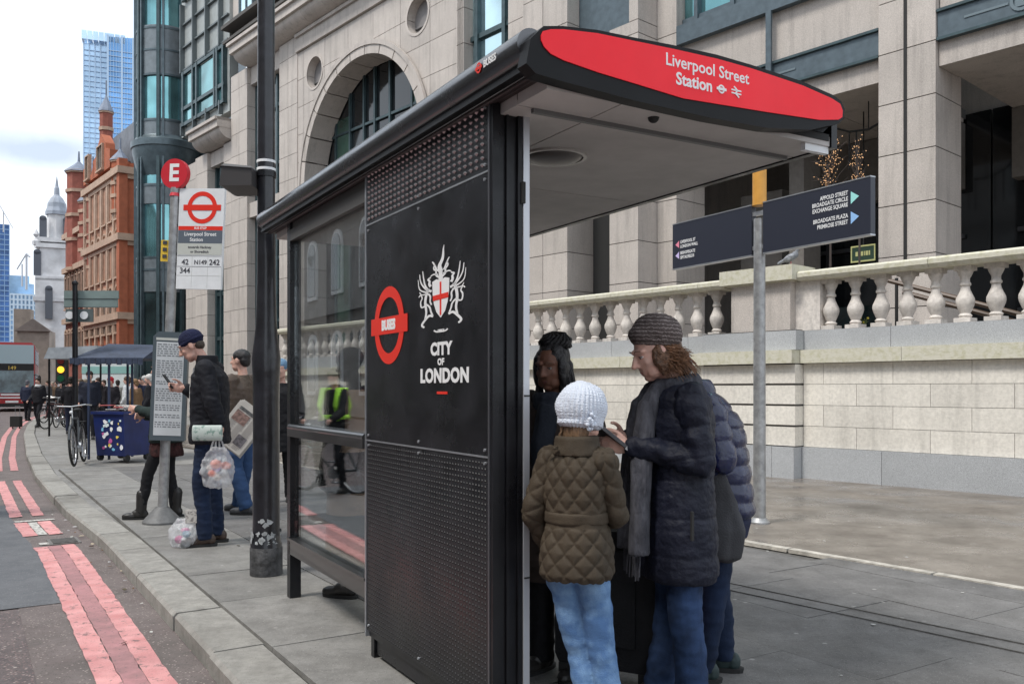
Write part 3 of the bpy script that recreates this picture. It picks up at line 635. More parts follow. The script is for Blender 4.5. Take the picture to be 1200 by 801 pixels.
# timetable case
TZ0=PZ(515,d); TZ1=PZ(389,d)
Mt=sub@Matrix.Translation((.045,-.06,0))@Matrix.Rotation(R(8),4,'Z')
g=MB(Mt); 
tw=.165
g.ext([(-tw,TZ0),(tw,TZ0),(tw,TZ1-.05),(tw*.7,TZ1),(-tw*.7,TZ1),(-tw,TZ1-.05)],.07,facing((1,0,0),None,(0,.035,0))); cs=part('timetable_case',g,M('case_grey',(.10,.125,.14),.4,metal=.3),bs_)
g=MB(Mt); g.bb(-tw+.035,tw-.035,-.037,-.0355,TZ0+.05,TZ1-.10); part('timetable_sheet',g,M('paper_sheet',(.55,.57,.58),.3,ns=3,na=.08),cs)
rr=random.Random(2); g=MB(Mt); z=TZ1-.13
while z>TZ0+.09:
    x=-tw+.045
    while x<tw-.05:
        wd=rr.uniform(.01,.04); g.bb(x,min(x+wd,tw-.045),-.0385,-.0375,z,z+.010); x+=wd+.012
    z-=.022 if rr.random()>.2 else .05
part('timetable_print',g,M('grey_print',(.18,.19,.2),.5),cs,kind='stuff')
g=MB(Mt); g.bb(-tw+.03,tw-.03,-.0395,-.0385,TZ1-.085,TZ1-.06); part('header',g,M('flag_pale',(.5,.5,.47)),cs)
# small yellow plate behind post
g=MB(sub); g.bb(-.13,-.05,.02,.03,PZ(306,d),PZ(281,d)); yp=part('yellow_plate',g,M('plate_yellow',(.75,.5,.05),.5),bs_)
g=MB(sub);
for k in range(3): g.bb(-.11,-.07,.014,.0195,PZ(302-8*k,d),PZ(298-8*k,d))
part('plate_print',g,dk,yp)
# ================================================ LAMP POST
d=6.24; lx=PX(312,d); lp=thing('lamp_post','thick black painted lamp post with white rings and peeling stickers beside the shelter','lamp post',(lx,d,0),0)
lr=lambda w,dd=d:w/F*dd/2
prof=[(lr(36),0),(lr(36),.22),(lr(33),.24),(lr(31),.30),(lr(30),PZ(470,d)),(lr(31),PZ(440,d)),(lr(33),PZ(420,d)),(lr(28),PZ(400,d)),(lr(24),PZ(380,d)),(lr(21),PZ(330,d)),(lr(20),2.9),(lr(19),6),(lr(17),8.5)]
g=MB(); g.lathe(prof,n=28); part('column',g,M('chipped_black_paint',(.014,.014,.018),.32,ns=9,na=.4,bump=.25,bs=14,coat=.25),lp,smooth=35)
for py in(190,199):
    g=MB(); g.cyl((0,0,PZ(py,d)-.009),(0,0,PZ(py,d)+.009),lr(20)+.005,n=28); part('white_ring',g,white,lp,smooth=40)
g=MB(); g.cyl((0,0,PZ(208,d)),(0,0,PZ(202,d)),lr(23),n=24); part('collar',g,black,lp,smooth=40)
# peeled stickers round the base
rr=random.Random(11); g=MB()
for k in range(46):
    a=R(-90)+rr.gauss(.1,.75); z=PZ(628,d)+rr.gauss(0,.055); r=lr(33)+.004; s=rr.uniform(.006,.026)
    m_=Matrix.Translation((r*math.cos(a),r*math.sin(a),z))@Matrix.Rotation(a+R(90),4,'Z')@Matrix.Rotation(R(90),4,'X')
    g.ext([(s*rr.uniform(.3,1.2)*math.cos(t),s*rr.uniform(.3,1.2)*math.sin(t)) for t in(0,1.1,2.1,3.2,4.2,5.2)],.0015,m_)
part('peeled_sticker',g,M('sticker_remains',(.38,.40,.41),.8,ns=30,na=.3),lp,kind='stuff')
g=MB(); g.lathe([(lr(36)+.004,0),(lr(36)+.004,.19),(lr(36)-.001,.20)],n=28); part('worn_base',g,M('scuffed_base_paint',(.05,.05,.052),.7,ns=16,na=.6,bump=.5,bs=30),lp,smooth=35)
# wedge hood on the left of the post
z0=PZ(224,d);z1=PZ(200,d); xl=PX(266,d)-lx; xr=-.055
g=MB(Matrix.Rotation(R(0),4,'Z')); g.ext([(xl,z0+.005),(xl+.02,z0+.0),(xr,z0+.005),(xr,z1-.02),(xl+.05,z1+.0),(xl+.02,z1-.01)],.34,facing((1,0,0),None,(0,.17,0))); part('hood',g,M('hood_grey',(.06,.055,.055),.45,metal=.3),lp)
g=MB(); g.ext([(xl+.015,z1-.008),(xl+.04,z1+.006),(xr,z1-.012),(xr,z1-.024)],.36,facing((1,0,0),None,(0,.18,0))); part('hood_top',g,M('hood_light',(.25,.25,.25),.5),lp)
# ================================================ STONE OFFICE BUILDING
def addbox(g,x0,x1,y0,y1,z0,z1): g.bb(x0,x1,y0,y1,z0,z1)
BO=Vector((6.742,16.0)); BA=Vector((-.6623,.7493)); BN=Vector((.7493,.6623))   # BN points inward
BR=math.atan2(-.7493,.6623)
def bx_(px,y=0):   # local x (negative = further along the street) on plane local y
    o=BO+BN*y; r=(px-600)/F
    return -(o.x-r*o.y)/(.6623+.7493*r)
def bd(x,y=0): return (BO+BN*y-BA*x).y
def bz(px,py,y=0): return PZ(py,bd(bx_(px,y),y))
bl=thing('stone_office_building','large pale granite office building with round arch, stone piers and teal windows behind the balustrade','building',(BO.x,BO.y,0),BR)
def pier(x0,x1,y0,y1,z0,z1,xs,ch=.93,name='pier',off=0,ys=None):
    g=MB(); g.bb(x0+.02,x1-.02,y0+.02,y1-.02,z0,z1); p=part(name,g,joint,bl)
    if name=='pier' and len(xs)<=2: pass
    z=z0+off
    cache={}
    while z<z1-.05:
        h=min(ch,z1-z)
        for a,b in zip(xs,xs[1:]):
            k=(round(a,3),round(b,3),round(h,3))
            if k not in cache:
                gg=MB(); bw=b-a
                gg.box((0,0,0),(bw-.018,y1-y0,h-.018)); cache[k]=gg.mesh('stone_block')
            o=link('stone_block',cache[k],stone,p); o.location=((a+b)/2,(y0+y1)/2,z+h/2)
        z+=ch
    return p
ZO=bz(1029,197.9)%.93
# column G (right of the opening)
xG0,xG1,xGm=bx_(1029),bx_(1097),bx_(1061)
pier(xG0,xG1,0,1.1,0,20,[xG0,xGm,xG1],off=0)
g=MB(); g.bb(xGm-.03,xGm+.03,-.012,.02,0,20); part('dark_joint',g,rubber,bl)
# pier 2 (two stepped masses)
p2=[bx_(793),bx_(770)]; xa=bx_(714,-.66); xb=bx_(748,-.66)
pier(p2[1],p2[0],0,1.05,0,20,[p2[1],p2[0]]); 
pier(xa,xb,-.66,.3,0,9.6,[xa,xb]); pier(xb-.28,xb,-.66,.3,9.6,20,[xb-.28,xb])
# pier 1
xc=bx_(665,-.66); xd=xc-1.62
pier(xd,xc,-.66,.55,0,20,[xd,xd+.75,xc]); 
pier(xd-1.1,xd-.003,-.2,.55,0,20,[xd-1.1,xd-.003])
g=MB(); g.bb(xc,xa,.25,.6,0,20); part('dark_joint',g,rubber,bl)
# window strip beside pier 2, upper part
g=MB(); g.bb(xc+.003,xb-.283,-.2,.1,10.9,20); w_=part('window',g,teal,bl)
g=MB(); g.bb(xc+.003,xb-.283,-.25,.1,9.6,10.9); [g.bb(xc+.01,xb-.285,-.24,-.201,z,z+.12) for z in(12.3,14.2)]; part('window_frame',g,bluemet,w_)
# ---- openings: lintel, beam, panels, soffit, recessed dark glazing
def opening(x0,x1,far=False):
    g=MB(); g.bb(x0+.003,x1-.003,.12,.9,7.0,7.42); part('lintel',g,stone,bl)
    g=MB(); g.bb(x0+.003,x1-.003,.05,.6,7.425,7.96); b=part('beam',g,bluemet,bl)
    g=MB(); g.bb(x0+.004,x1-.004,.0,.06,7.42,7.47); g.bb(x0+.004,x1-.004,.0,.06,7.92,7.97); part('beam_flange',g,greenmet,b)
    xm=(x0+x1)/2+.05
    g=MB(); g.bb(xm-.06,xm+.06,-.06,.0,7.15,9.0); g.bb(xm-.10,xm+.10,-.09,.02,7.12,7.35); part('hanger',g,bluemet,b)
    g=MB(); Mr=facing((1,0,0),None,(xm-.75,.0485,7.70)); g.annulus(.13,.18,.02,Mr,n=20); g.ext([(-.9,-.02),(-.2,-.02),(-.2,.02),(-.9,.02)],.012,Mr); g.ext([(.2,-.02),(1.3,-.02),(1.3,.02),(.2,.02)],.012,Mr); g.ext([(-.1,-.1),(.1,-.1),(.1,.1),(-.1,.1)],.012,Mr); part('beam_ornament',g,M('ornament_metal',(.15,.19,.21),.4,metal=.3),b)
    n=2; 
    for k in range(n):
        a=x0+(x1-x0)*k/n; c=x0+(x1-x0)*(k+1)/n
        g=MB(); g.bb(a+.008,c-.008,.14,.5,7.98,9.0); part('stone_panel',g,stone,bl)
    g=MB(); g.bb(x0+.003,x1-.003,.155,.5,7.9,8.98); part('panel_backing',g,joint,bl)
    g=MB(); g.bb(x0+.003,x1-.003,-.02,.4,9.0,9.42); part('sill_band',g,bluemet,bl)
    g=MB(); g.bb(x0+.003,x1-.003,.30,.4,9.42,20); w=part('window',g,teal,bl)
    g=MB()
    for z in(9.5,10.9,12.4,13.5,15.2): g.bb(x0+.003,x1-.003,.2,.298,z,z+.12)
    k=x0+.35
    while k<x1: g.bb(k,k+.10,.15,.299,9.43,20); k+=.95
    part('window_frame',g,bluemet,w)
    # loggia behind
    g=MB(); 
    for a in range(3): 
        c0=x0+(x1-x0)*a/3; c1=x0+(x1-x0)*(a+1)/3; g.bb(c0+.008,c1-.008,.905,3.9,7.02,7.1)
    part('soffit_slab',g,stone,bl)
    g=MB(); g.bb(x0,x1,.91,4,7.1,7.3); part('slab',g,joint,bl)
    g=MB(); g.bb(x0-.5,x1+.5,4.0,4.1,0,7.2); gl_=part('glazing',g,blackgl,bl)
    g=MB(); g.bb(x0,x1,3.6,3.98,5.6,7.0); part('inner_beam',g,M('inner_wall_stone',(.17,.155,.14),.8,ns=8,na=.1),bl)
    g=MB(); k=x0+.2
    while k<x1: g.bb(k,k+.09,3.9,3.99,0,5.6); k+=1.25
    for z in(2.9,4.55): g.bb(x0,x1,3.91,3.985,z,z+.09)
    part('glazing_frame',g,M('dark_frame',(.03,.03,.032),.45),gl_)
    # pale reflections: interior panels seen through the glass
xo0,xo1=bx_(825,.0),xG0
xo0=p2[0]
opening(xo0,xo1); opening(xG1,xG1+4.1)
pier(xG1+4.1,xG1+5.6,0,1.1,0,20,[xG1+4.1,xG1+4.9,xG1+5.6])
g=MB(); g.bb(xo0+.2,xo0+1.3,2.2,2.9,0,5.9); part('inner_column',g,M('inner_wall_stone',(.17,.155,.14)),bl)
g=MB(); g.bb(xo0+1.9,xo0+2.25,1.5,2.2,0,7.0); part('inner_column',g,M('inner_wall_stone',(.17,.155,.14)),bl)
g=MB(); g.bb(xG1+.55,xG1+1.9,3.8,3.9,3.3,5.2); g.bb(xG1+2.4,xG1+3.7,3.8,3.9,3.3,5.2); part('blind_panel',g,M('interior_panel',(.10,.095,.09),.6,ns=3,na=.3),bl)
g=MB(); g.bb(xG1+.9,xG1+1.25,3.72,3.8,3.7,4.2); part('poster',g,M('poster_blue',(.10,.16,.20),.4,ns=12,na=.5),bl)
# teal shop glazing low behind the balustrade
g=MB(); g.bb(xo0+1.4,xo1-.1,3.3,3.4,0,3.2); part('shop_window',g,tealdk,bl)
# ---- window bay D between arch and pier 1
xw0,xw1=bx_(547,.3),xd-1.1
g=MB(); g.bb(xw0,xw1,.30,.4,10.45,20); w=part('window',g,skyglass,bl)
g=MB(); 
for z in(10.4,11.4,14.0,15.0): g.bb(xw0,xw1,.2,.298,z,z+.14)
for f in(0,.22,.72,.97): x=xw0+(xw1-xw0)*f; g.bb(x,x+.14,.15,.299,9.6,20)
part('window_frame',g,greenmet,w)
g=MB(); g.bb(xw0+.08,xw1-.003,.18,.4,9.3,10.4); part('spandrel_panel',g,M('spandrel_grey',(.25,.26,.27),.45,metal=.3,ns=3,na=.1),bl)
pier(xw0,xw1,.10,.5,0,9.3,[xw0,(xw0+xw1)/2,xw1])
# ---- arch bay: blocks cut by arch and round openings
AX=-17.95; AZ=8.8; AR=3.95
xA0,xA1=bx_(349),bx_(536)
def arch_wall():
    g=MB(); chh=1.03; z=13.95; row=0
    while z>.0:
        z0=max(z-chh,0); x=xA0; k=0
        w_=1.6; o_=0 if row%2 else .0
        xs=[xA0]; x=AX-4.0-.0
        while x<xA1-.3:
            if x>xA0+.3: xs.append(x)
            x+=1.6
        xs.append(xA1)
        for a,b in zip(xs,xs[1:]): g.bb(a+.009,b-.009,0,.5,z0+.009,z-.009)
        z-=chh; row+=1
    o=part('w',g,stone,bl)
    cut=MB(); cut.cyl((AX,-1,AZ),(AX,2,AZ),AR,n=64); cut.bb(AX-AR,AX+AR,-1,2,-1,AZ)
    cuts=[cut]
    for cx in(-21.1,-14.6):
        c=MB(); c.cyl((cx,-1,12.9),(cx,2,12.9),.56,n=32); cuts.append(c)
    for c in cuts:
        co=part('c',c,None,bl); md=o.modifiers.new('b','BOOLEAN'); md.operation='DIFFERENCE'; md.solver='EXACT'; md.use_self=True; md.object=co
    bpy.context.view_layer.update()
    me=bpy.data.meshes.new_from_object(o.evaluated_get(bpy.context.evaluated_depsgraph_get()))
    for x in list(bl.children):
        if x.name.split('.')[0] in('w','c'): bpy.data.objects.remove(x)
    bm=bmesh.new(); bm.from_mesh(me); seen=set(); bm.verts.ensure_lookup_table()
    for v in bm.verts:
        if v in seen: continue
        st=[v]; isl=[]; seen.add(v)
        while st:
            u=st.pop(); isl.append(u)
            for e in u.link_edges:
                t=e.other_vert(u)
                if t not in seen: seen.add(t); st.append(t)
        if len(isl)<6: continue
        idx={u:i for i,u in enumerate(isl)}
        fs={f for u in isl for f in u.link_faces}
        m2=bpy.data.meshes.new('stone_block'); m2.from_pydata([tuple(u.co) for u in isl],[],[[idx[u] for u in f.verts] for f in fs])
        link('stone_block',m2,stone,bl)
    bm.free()
arch_wall()
# backing just behind (also boolean-free: jambs left and right, head above)
g=MB(); g.bb(xA0,AX-AR-.05,.02,.48,0,13.9); g.bb(AX+AR+.05,xA1,.02,.48,0,13.9); g.bb(AX-AR,AX+AR,.4,.48,13.0,13.9); part('wall_backing',g,joint,bl)
# voussoir ring lining the reveal and the dark glazing behind
n=13
for k in range(n):
    a=PI*k/n+.006; b=PI*(k+1)/n-.006; g=MB(); m_=Matrix(((1,0,0,AX),(0,0,1,-.12),(0,1,0,AZ),(0,0,0,1)))
    pts=[]
    for i in range(5): t=a+(b-a)*i/4; pts.append(((AR+.05)*math.cos(t),(AR+.05)*math.sin(t)))
    for i in range(5): t=b-(b-a)*i/4; pts.append(((AR-.24)*math.cos(t),(AR-.24)*math.sin(t)))
    g.ext(pts,.92,m_); part('arch_stone',g,stone,bl)
for sx in(-1,1):
    z=AZ-.006
    while z>0:
        g=MB(); x0=AX+sx*(AR+.05); x1=AX+sx*(AR-.24); g.bb(min(x0,x1),max(x0,x1),-.12,.80,max(z-1.0,0),z-.012); part('arch_stone',g,stone,bl); z-=1.012
g=MB(); g.annulus(AR+.05,AR+.20,.10,Matrix(((1,0,0,AX),(0,0,1,-.16),(0,1,0,AZ),(0,0,0,1))),0,PI,48); part('arch_moulding',g,stone,bl,smooth=30)
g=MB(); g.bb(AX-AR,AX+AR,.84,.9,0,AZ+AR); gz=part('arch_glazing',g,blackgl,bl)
g=MB()
for x in(-3.0,-2.0,-1.05,-.35,.6,1.9,2.9): g.bb(AX+x,AX+x+.10,.74,.83,0,AZ+math.sqrt(max(AR**2-x*x,0)))
for z in(9.1,10.6,7.5): g.bb(AX-AR,AX+AR,.76,.83,z,z+.09)
part('glazing_bar',g,greenmet,gz)
g=MB(); g.bb(AX-2.95,AX-2.0,.79,.836,0,11.2); g.bb(AX+2.0,AX+2.9,.79,.836,0,11.0); part('tinted_pane',g,M('green_dark_glass',(.03,.065,.05),.08,spec=.7,ns=1,na=.5),gz)
for cx in(-21.1,-14.6):
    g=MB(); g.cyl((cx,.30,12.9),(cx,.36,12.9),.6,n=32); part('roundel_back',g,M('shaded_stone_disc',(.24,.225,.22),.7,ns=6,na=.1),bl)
    g=MB(); g.annulus(.56,.64,.05,Matrix(((1,0,0,cx),(0,0,1,-.02),(0,1,0,12.9),(0,0,0,1))),n=32); part('roundel_moulding',g,stone,bl)
    g=MB(); g.bb(cx-.55,cx+.55,.26,.295,12.62,12.66); part('dark_joint',g,rubber,bl)
# pilaster at the right end of the arch bay
pier(xA1,xw0,-.05,.6,0,13.95,[xA1,xA1+.35,xw0],ch=1.03)
# mouldings and cornice above the arch bay
def quarter(name,x0,x1,z0,z1,pj,n=7,seg=1.9,y=0.0):
    # convex quarter-round stone cornice in blocks, with a flat fascia on top
    x=x0
    fz=z1-.42
    while x<x1-.05:
        xe=min(x+seg,x1); pts=[(y+.3,z0)]
        for i in range(n+1):
            t=PI/2*i/n; pts.append((y-pj*math.sin(t)*.85,z0+(fz-z0)*(1-math.cos(t)))) 
        pts+=[(y+.3,fz)]
        g=MB(); g.ext(pts,xe-x-.012,Matrix.Translation((x,0,0))@Mx); part(name,g,stone,bl,smooth=35); x=xe
    g=MB(); g.bb(x0-.15,x1,y-pj,y+.3,fz+.003,z1); g.bb(x0-.2,x1,y-pj-.1,y+.3,z1-.12,z1+.003); part('fascia',g,stone,bl)
xB0=bx_(268); 
g=MB(); g.bb(xA0-.02,xw1,-.10,.3,13.96,14.12); g.bb(xA0-.02,xw1,-.05,.3,14.12,14.5); g.bb(xA0-.02,xw1,-.14,.3,14.5,14.62); part('moulding',g,stone,bl)
quarter('cornice_block',bx_(270,-.75),xw1,14.63,bz(264,54,-.8),.75)
# right continuation of upper storeys above cornice: stone wall with windows
def upper(x0,x1,z0,z1,y,mat,name='upper_wall'):
    g=MB(); g.bb(x0,x1,y,y+.5,z0,z1); return part(name,g,mat,bl)
upper(xB0-.6,xw1,16.2,24,.45,stone)
x=xB0
while x<xw1-1.5:
    g=MB(); g.bb(x+.5,x+1.7,.30,.447,17.3,22.5); w=part('window',g,skyglass,bl)
    g=MB(); g.bb(x+.42,x+.5,.25,.447,17.2,22.5); g.bb(x+1.7,x+1.78,.25,.447,17.2,22.5); g.bb(x+1.05,x+1.13,.26,.298,17.3,22.5); g.bb(x+.42,x+1.78,.25,.447,17.1,17.29); g.bb(x+.5,x+1.7,.26,.298,19.6,19.72); part('window_frame',g,bluemet,w); x+=2.6
g=MB(); g.bb(xB0-.6,xw1,-.1,.449,16.9,17.05); g.bb(xB0-.6,xw1,-.02,.449,16.3,16.42); part('moulding',g,joint,bl)
# ---- section B: piers and tall window
xb=[bx_(272),bx_(291),bx_(328),bx_(349)]
pier(xb[0],xb[1],-.05,.8,0,14.62,[xb[0],(xb[0]+xb[1])/2,xb[1]]); pier(xb[2],xb[3]+.02,-.03,.8,0,14.62,[xb[2],(xb[2]+xb[3])/2,xb[3]+.02])
g=MB(); g.bb(xb[1],xb[2],.45,.55,0,13.9); w=part('window',g,tealdk,bl)
g=MB(); 
for f in(.0,.30,.66,.92): x=xb[1]+(xb[2]-xb[1])*f; g.bb(x,x+.14,.3,.448,0,13.9)
for z in(4,6.5,9.0,10.3,12.6): g.bb(xb[1],xb[2],.33,.448,z,z+.14)
part('window_frame',g,greenmet,w)
g=MB(); g.bb(xb[1]+(xb[2]-xb[1])*.72,xb[2]-.3,.40,.449,9.5,13.3); part('pale_pane',g,skyglass,w)
g=MB(); g.bb(xb[1],xb[2],.1,.5,13.9,14.62); g.bb(xb[1],xb[2],.05,.3,8.4,9.0); part('spandrel_panel',g,stone,bl)
# ---- section A
xa_=[bx_(213),bx_(229),bx_(243),bx_(262),xb[0]]
pier(xa_[0],xa_[1],.2,.9,0,11.95,[xa_[0],xa_[1]]); pier(xa_[1]+.003,xa_[2],-.0,.8,0,11.95,[xa_[1]+.003,xa_[2]]); pier(xa_[3],xa_[4]-.003,-.0,.8,0,11.95,[xa_[3],xa_[4]-.003])
g=MB(); g.bb(xa_[2],xa_[3],.5,.6,0,11.3); w=part('window',g,teal,bl)
g=MB(); 
for f in(0,.3,.9): x=xa_[2]+(xa_[3]-xa_[2])*f; g.bb(x,x+.16,.35,.498,0,11.3)
for z in(3.5,5.5,7.5,8.7,10.2): g.bb(xa_[2],xa_[3],.38,.498,z,z+.16)
part('window_frame',g,greenmet,w)
g=MB(); g.bb(xa_[2],xa_[3],.15,.6,11.3,11.95); part('lintel',g,stone,bl)
quarter('cornice_block',bx_(222,-.65),xb[0]-.02,12.0,bz(216,157,-.7),.65)
# metal curtain wall above section A
xm0,xm1=xa_[0]-.8,xB0-.6
g=MB(); g.bb(xm0,xm1,.3,.7,13.5,30); part('curtain_wall',g,M('grey_green_panel',(.34,.36,.35),.5,metal=.2,ns=3,na=.08),bl)
for zz in(13.9,19.9,25.2):
    g=MB(); g.bb(xm0+.6,xm1-.4,.22,.297,zz+.2,zz+2.4); w=part('window',g,teal,bl)
    g=MB(); 
    for f in(.0,.26,.36,.80,.86,1.0): x=xm0+.5+(xm1-xm0-.9)*f; g.bb(x,x+.15,.10,.296,zz,zz+2.6)
    for z in(zz,zz+.75,zz+2.45): g.bb(xm0+.4,xm1-.2,.12,.219,z,z+.16)
    part('window_frame',g,greenmet,w)
g=MB()
for zz in(16.6,22.6): 
    for k in range(3): g.bb(xm0,xm1,.18,.30,zz+1.1*k,zz+1.1*k+.07)
k=xm0+.3
while k<xm1: g.bb(k,k+.08,.08,.30,16.5,19.8); g.bb(k,k+.08,.08,.3,22.4,25.1); g.bb(k,k+.08,.1,.3,13.5,14.1); k+=1.5
part('panel_rib',g,M('pale_rib_metal',(.13,.15,.155),.45,metal=.3),bl,kind='stuff')
# ---- rest of the mass (roof and back) so that it stands as a building
g=MB(); g.bb(xa_[0],xG1+5.6,4.2,22,0,24); part('rear_mass',g,stone,bl)
g=MB(); g.bb(xa_[0],xG1+5.6,.6,4.2,20.2,24.0); part('upper_wall',g,stone,bl)
# fairy-lit twig tree hanging decorations above the sign, and exit style sign
fb=[]
def local_to_world(x,y): p=BO-BA*x+BN*y; return p
g=MB(); sgx=bx_(1012,1.6); sz=bz(1012,297,1.6); 
p_=local_to_world(sgx,1.6)
gs=thing('shop_sign','small dark green sign with pale yellow border below the navy direction board','sign',(p_.x,p_.y,sz),BR)
g=MB(); g.bb(-.26,.26,-.02,.02,-.17,.17); part('sign_board',g,M('deep_green',(.02,.05,.03),.5),gs)
g=MB(); [g.bb(*q) for q in((-.26,.26,-.03,-.021,.14,.17),(-.26,.26,-.03,-.021,-.17,-.14),(-.26,-.235,-.03,-.021,-.14,.14),(.235,.26,-.03,-.021,-.14,.14))]; part('border',g,M('pale_yellow',(.5,.5,.22),.6),gs)
g=MB(); [g.bb(x,x+w_,-.026,-.0215,-.045,.045) for x,w_ in((-.16,.05),(-.09,.03),(-.045,.045),(.02,.02),(.055,.05),(.12,.03))]; part('faint_lettering',g,M('pale_yellow',(.5,.5,.22)),gs)
g=MB(); g.bb(-.01,.01,-.01,.01,.17,3.6); part('hanger',g,rubber,gs)
lamp=M('fairy_bulb',(1,.6,.3),.5,em=.15,emc=(1,.5,.22)); twm=M('twig_bark',(.06,.045,.04),.8)
for k,(px,pyb,hh) in enumerate(((972,222,1.15),(1006,214,.95))):
    X=bx_(px,-1.2); p_=local_to_world(X,-1.2); zb=bz(px,pyb,-1.2)
    t=thing('twig_tree',('bushy' if k==0 else 'slim')+' bare twig tree with fairy lights, '+('left' if k==0 else 'right')+' of two behind the sign board','plant',(p_.x,p_.y,2.0),BR,'fairy lit twig trees on the terrace')
    rr=random.Random(k+3); g=MB(); b=MB(); zb-=2.0
    g.tube([(0,0,0),(.02,0,zb*.6),(0,.02,zb)],[.03,.02,.014],6)
    for i in range(46 if k==0 else 30):
        z=zb-.25+rr.random()*.75*hh; a=rr.uniform(0,2*PI); l_=rr.uniform(.15,.42)*(1 if k==0 else .5)
        p0=Vector((0,0,z)); p1=p0+Vector((math.cos(a)*l_,math.sin(a)*l_*.6,rr.uniform(.1,.45))); g.tube([p0,(p0+p1)/2+Vector((0,0,.04)),p1],[.008,.005,.003],4)
        for q in range(4 if k==0 else 3):
            f=rr.random(); c=p0+(p1-p0)*f; b.sph(c+Vector((rr.gauss(0,.02),rr.gauss(0,.02),0)),.009,6,m=4)
    part('branches',g,twm,t); part('fairy_lights',b,lamp,t,kind='stuff')
# hanging chandelier bracket
X=bx_(985,-.3); p_=local_to_world(X,1.0); zz=bz(985,150,1.0)
t=thing('hanging_bracket','thin curved black iron hanging frame under the soffit, above the twig trees','bracket',(p_.x,p_.y,zz),BR)
g=MB(); g.tube([(-.8,0,.02),(-.5,0,-.12),(-.1,0,-.16),(.3,0,-.02),(.65,0,.25)],.022,6); part('curved_bar',g,rubber,t)
g=MB(); [g.cyl((x,0,z),(x,0,z-.75),.016,n=6) for x,z in((-.5,-.12),(-.35,-.14),(.1,-.1),(.3,0))]; g.cyl((-.1,0,-.16),(-.1,0,7.0-zz),.012,n=6); part('drop_rod',g,rubber,t)
# ================================================ BALUSTRADED RETAINING WALL
WO=Vector((4.31,12.9)); WR=BR
def wx(px,y=0):
    o=WO+BN*y; r=(px-600)/F; return -(o.x-r*o.y)/(.6623+.7493*r)
def wz(px,py,y=0): return PZ(py,(WO+BN*y-BA*wx(px,y)).y)
wl=thing('balustraded_wall','long cream limestone retaining wall on a grey granite plinth with a stone balustrade on top','wall',(WO.x,WO.y,0),WR)
ZP=.47; ZC0=1.70; ZC1=1.90; ZG=2.19; ZR0=2.92; ZR1=3.06
xs0,xs1=-17.,7.5
def blocks(name,x0,x1,y0,y1,z0,z1,L_,mat,off=0,cap=None,rnd=0):
    x=x0-off; first=True
    while x<x1-.02:
        a=max(x,x0); b=min(x+L_,x1)
        if b-a>.05: g=MB(); g.bb(a+.003,b-.003,y0,y1,z0+.003,z1-.003); part(name,g,mat,wl)
        x+=L_
prs=-.22   # the rusticated pier projects
pxa,pxb=wx(822,prs),wx(932,prs)
for (x0,x1) in((xs0,pxa-.003),(pxb+.003,xs1)):
    blocks('plinth_stone',x0,x1,-.04,.4,0,ZP,1.9,granite,off=.7)
    h=(ZC0-ZP)/4
    for r_ in range(4): blocks('wall_stone',x0,x1,0,.4,ZP+h*r_,ZP+h*(r_+1),1.02,limest,off=.5*(r_%2)+.2)
    blocks('cornice_stone',x0,x1,-.10,.4,ZC0,ZC1,1.5,limecap)
    blocks('kerb_course_stone',x0,x1,.02,.4,ZC1,ZG,1.7,granite,off=.4)
g=MB(); g.bb(xs0,xs1,.05,.385,.01,ZG-.01); part('wall_backing',g,joint,wl)
g=MB(); 
blocks('plinth_stone',pxa,pxb,prs-.04,.4,0,ZP,1.3,granite)
h=(ZC0-ZP)/4
for r_ in range(4): blocks('rusticated_stone',pxa,pxb,prs,.4,ZP+h*r_+.012,ZP+h*(r_+1)-.012,3,limest)
g=MB(); g.bb(pxa+.02,pxb-.02,prs+.03,.39,.02,2.2); part('pier_core',g,joint,wl)
blocks('cornice_stone',pxa-.003,pxb+.003,prs-.10,.4,ZC0,ZC1,3,limecap); blocks('kerb_course_stone',pxa,pxb,prs+.02,.4,ZC1,ZG,1.0,granite)
ppa,ppb=wx(857,-.12),wx(926,-.12)
g=MB(); g.bb(ppa,ppb,-.12,.36,ZG,ZR0); part('pedestal',g,stone,wl)
g=MB(); g.bb(ppa-.14,ppb+.1,-.24,.42,ZR0+.02,ZR1+.10); g.bb(ppa-.06,ppb+.04,-.17,.38,ZR0,ZR0+.02); part('pedestal_cap',g,limecap,wl)
g=MB(); g.bb(ppb+.003,wx(962,.05),.02,.30,ZG,ZR0); part('half_post',g,balm,wl)
# rail
def rail(x0,x1):
    x=x0
    while x<x1-.05:
        e=min(x+1.9,x1); g=MB(); pr=[(-.08,ZR0),(.36,ZR0),(.40,ZR0+.05),(.40,ZR1-.03),(.36,ZR1),(-.08,ZR1),(-.12,ZR1-.03),(-.12,ZR0+.05)]
        g.ext(pr,e-x-.006,Matrix.Translation((x,0,0))@Mx); part('rail_stone',g,limecap,wl); x=e
rail(xs0,ppa-.143); rail(ppb+.105,xs1)
# balusters
HB=ZR0-ZG
bprof=[(.095,0),(.095,.07),(.07,.085),(.085,.12),(.06,.16),(.075,.20),(.105,.30),(.115,.36),(.112,.42),(.085,.50),(.06,.58),(.052,.64),(.07,.66),(.07,.69),(.055,.72),(.055,.78),(.085,.86),(.095,.90),(.095,1.0)]
g=MB(); g.lathe([(r*1.0,z*HB) for r,z in bprof],n=14); g.bb(-.105,.105,-.105,.105,0,.055); g.bb(-.105,.105,-.105,.105,HB-.06,HB); bme=g.mesh('baluster',35)
def bal(xs):
    for x in xs: o=link('baluster',bme,balm,wl); o.location=(x,.14,ZG); o.rotation_euler=(0,0,random.uniform(-.1,.1))
x=wx(974,.14); st=(wx(1200,.14)-wx(970,.14))/7.0; lst=[]
while x<xs1: lst.append(x); x+=st
st2=(wx(840,.14)-wx(631,.14))/11.; x=wx(840,.14)
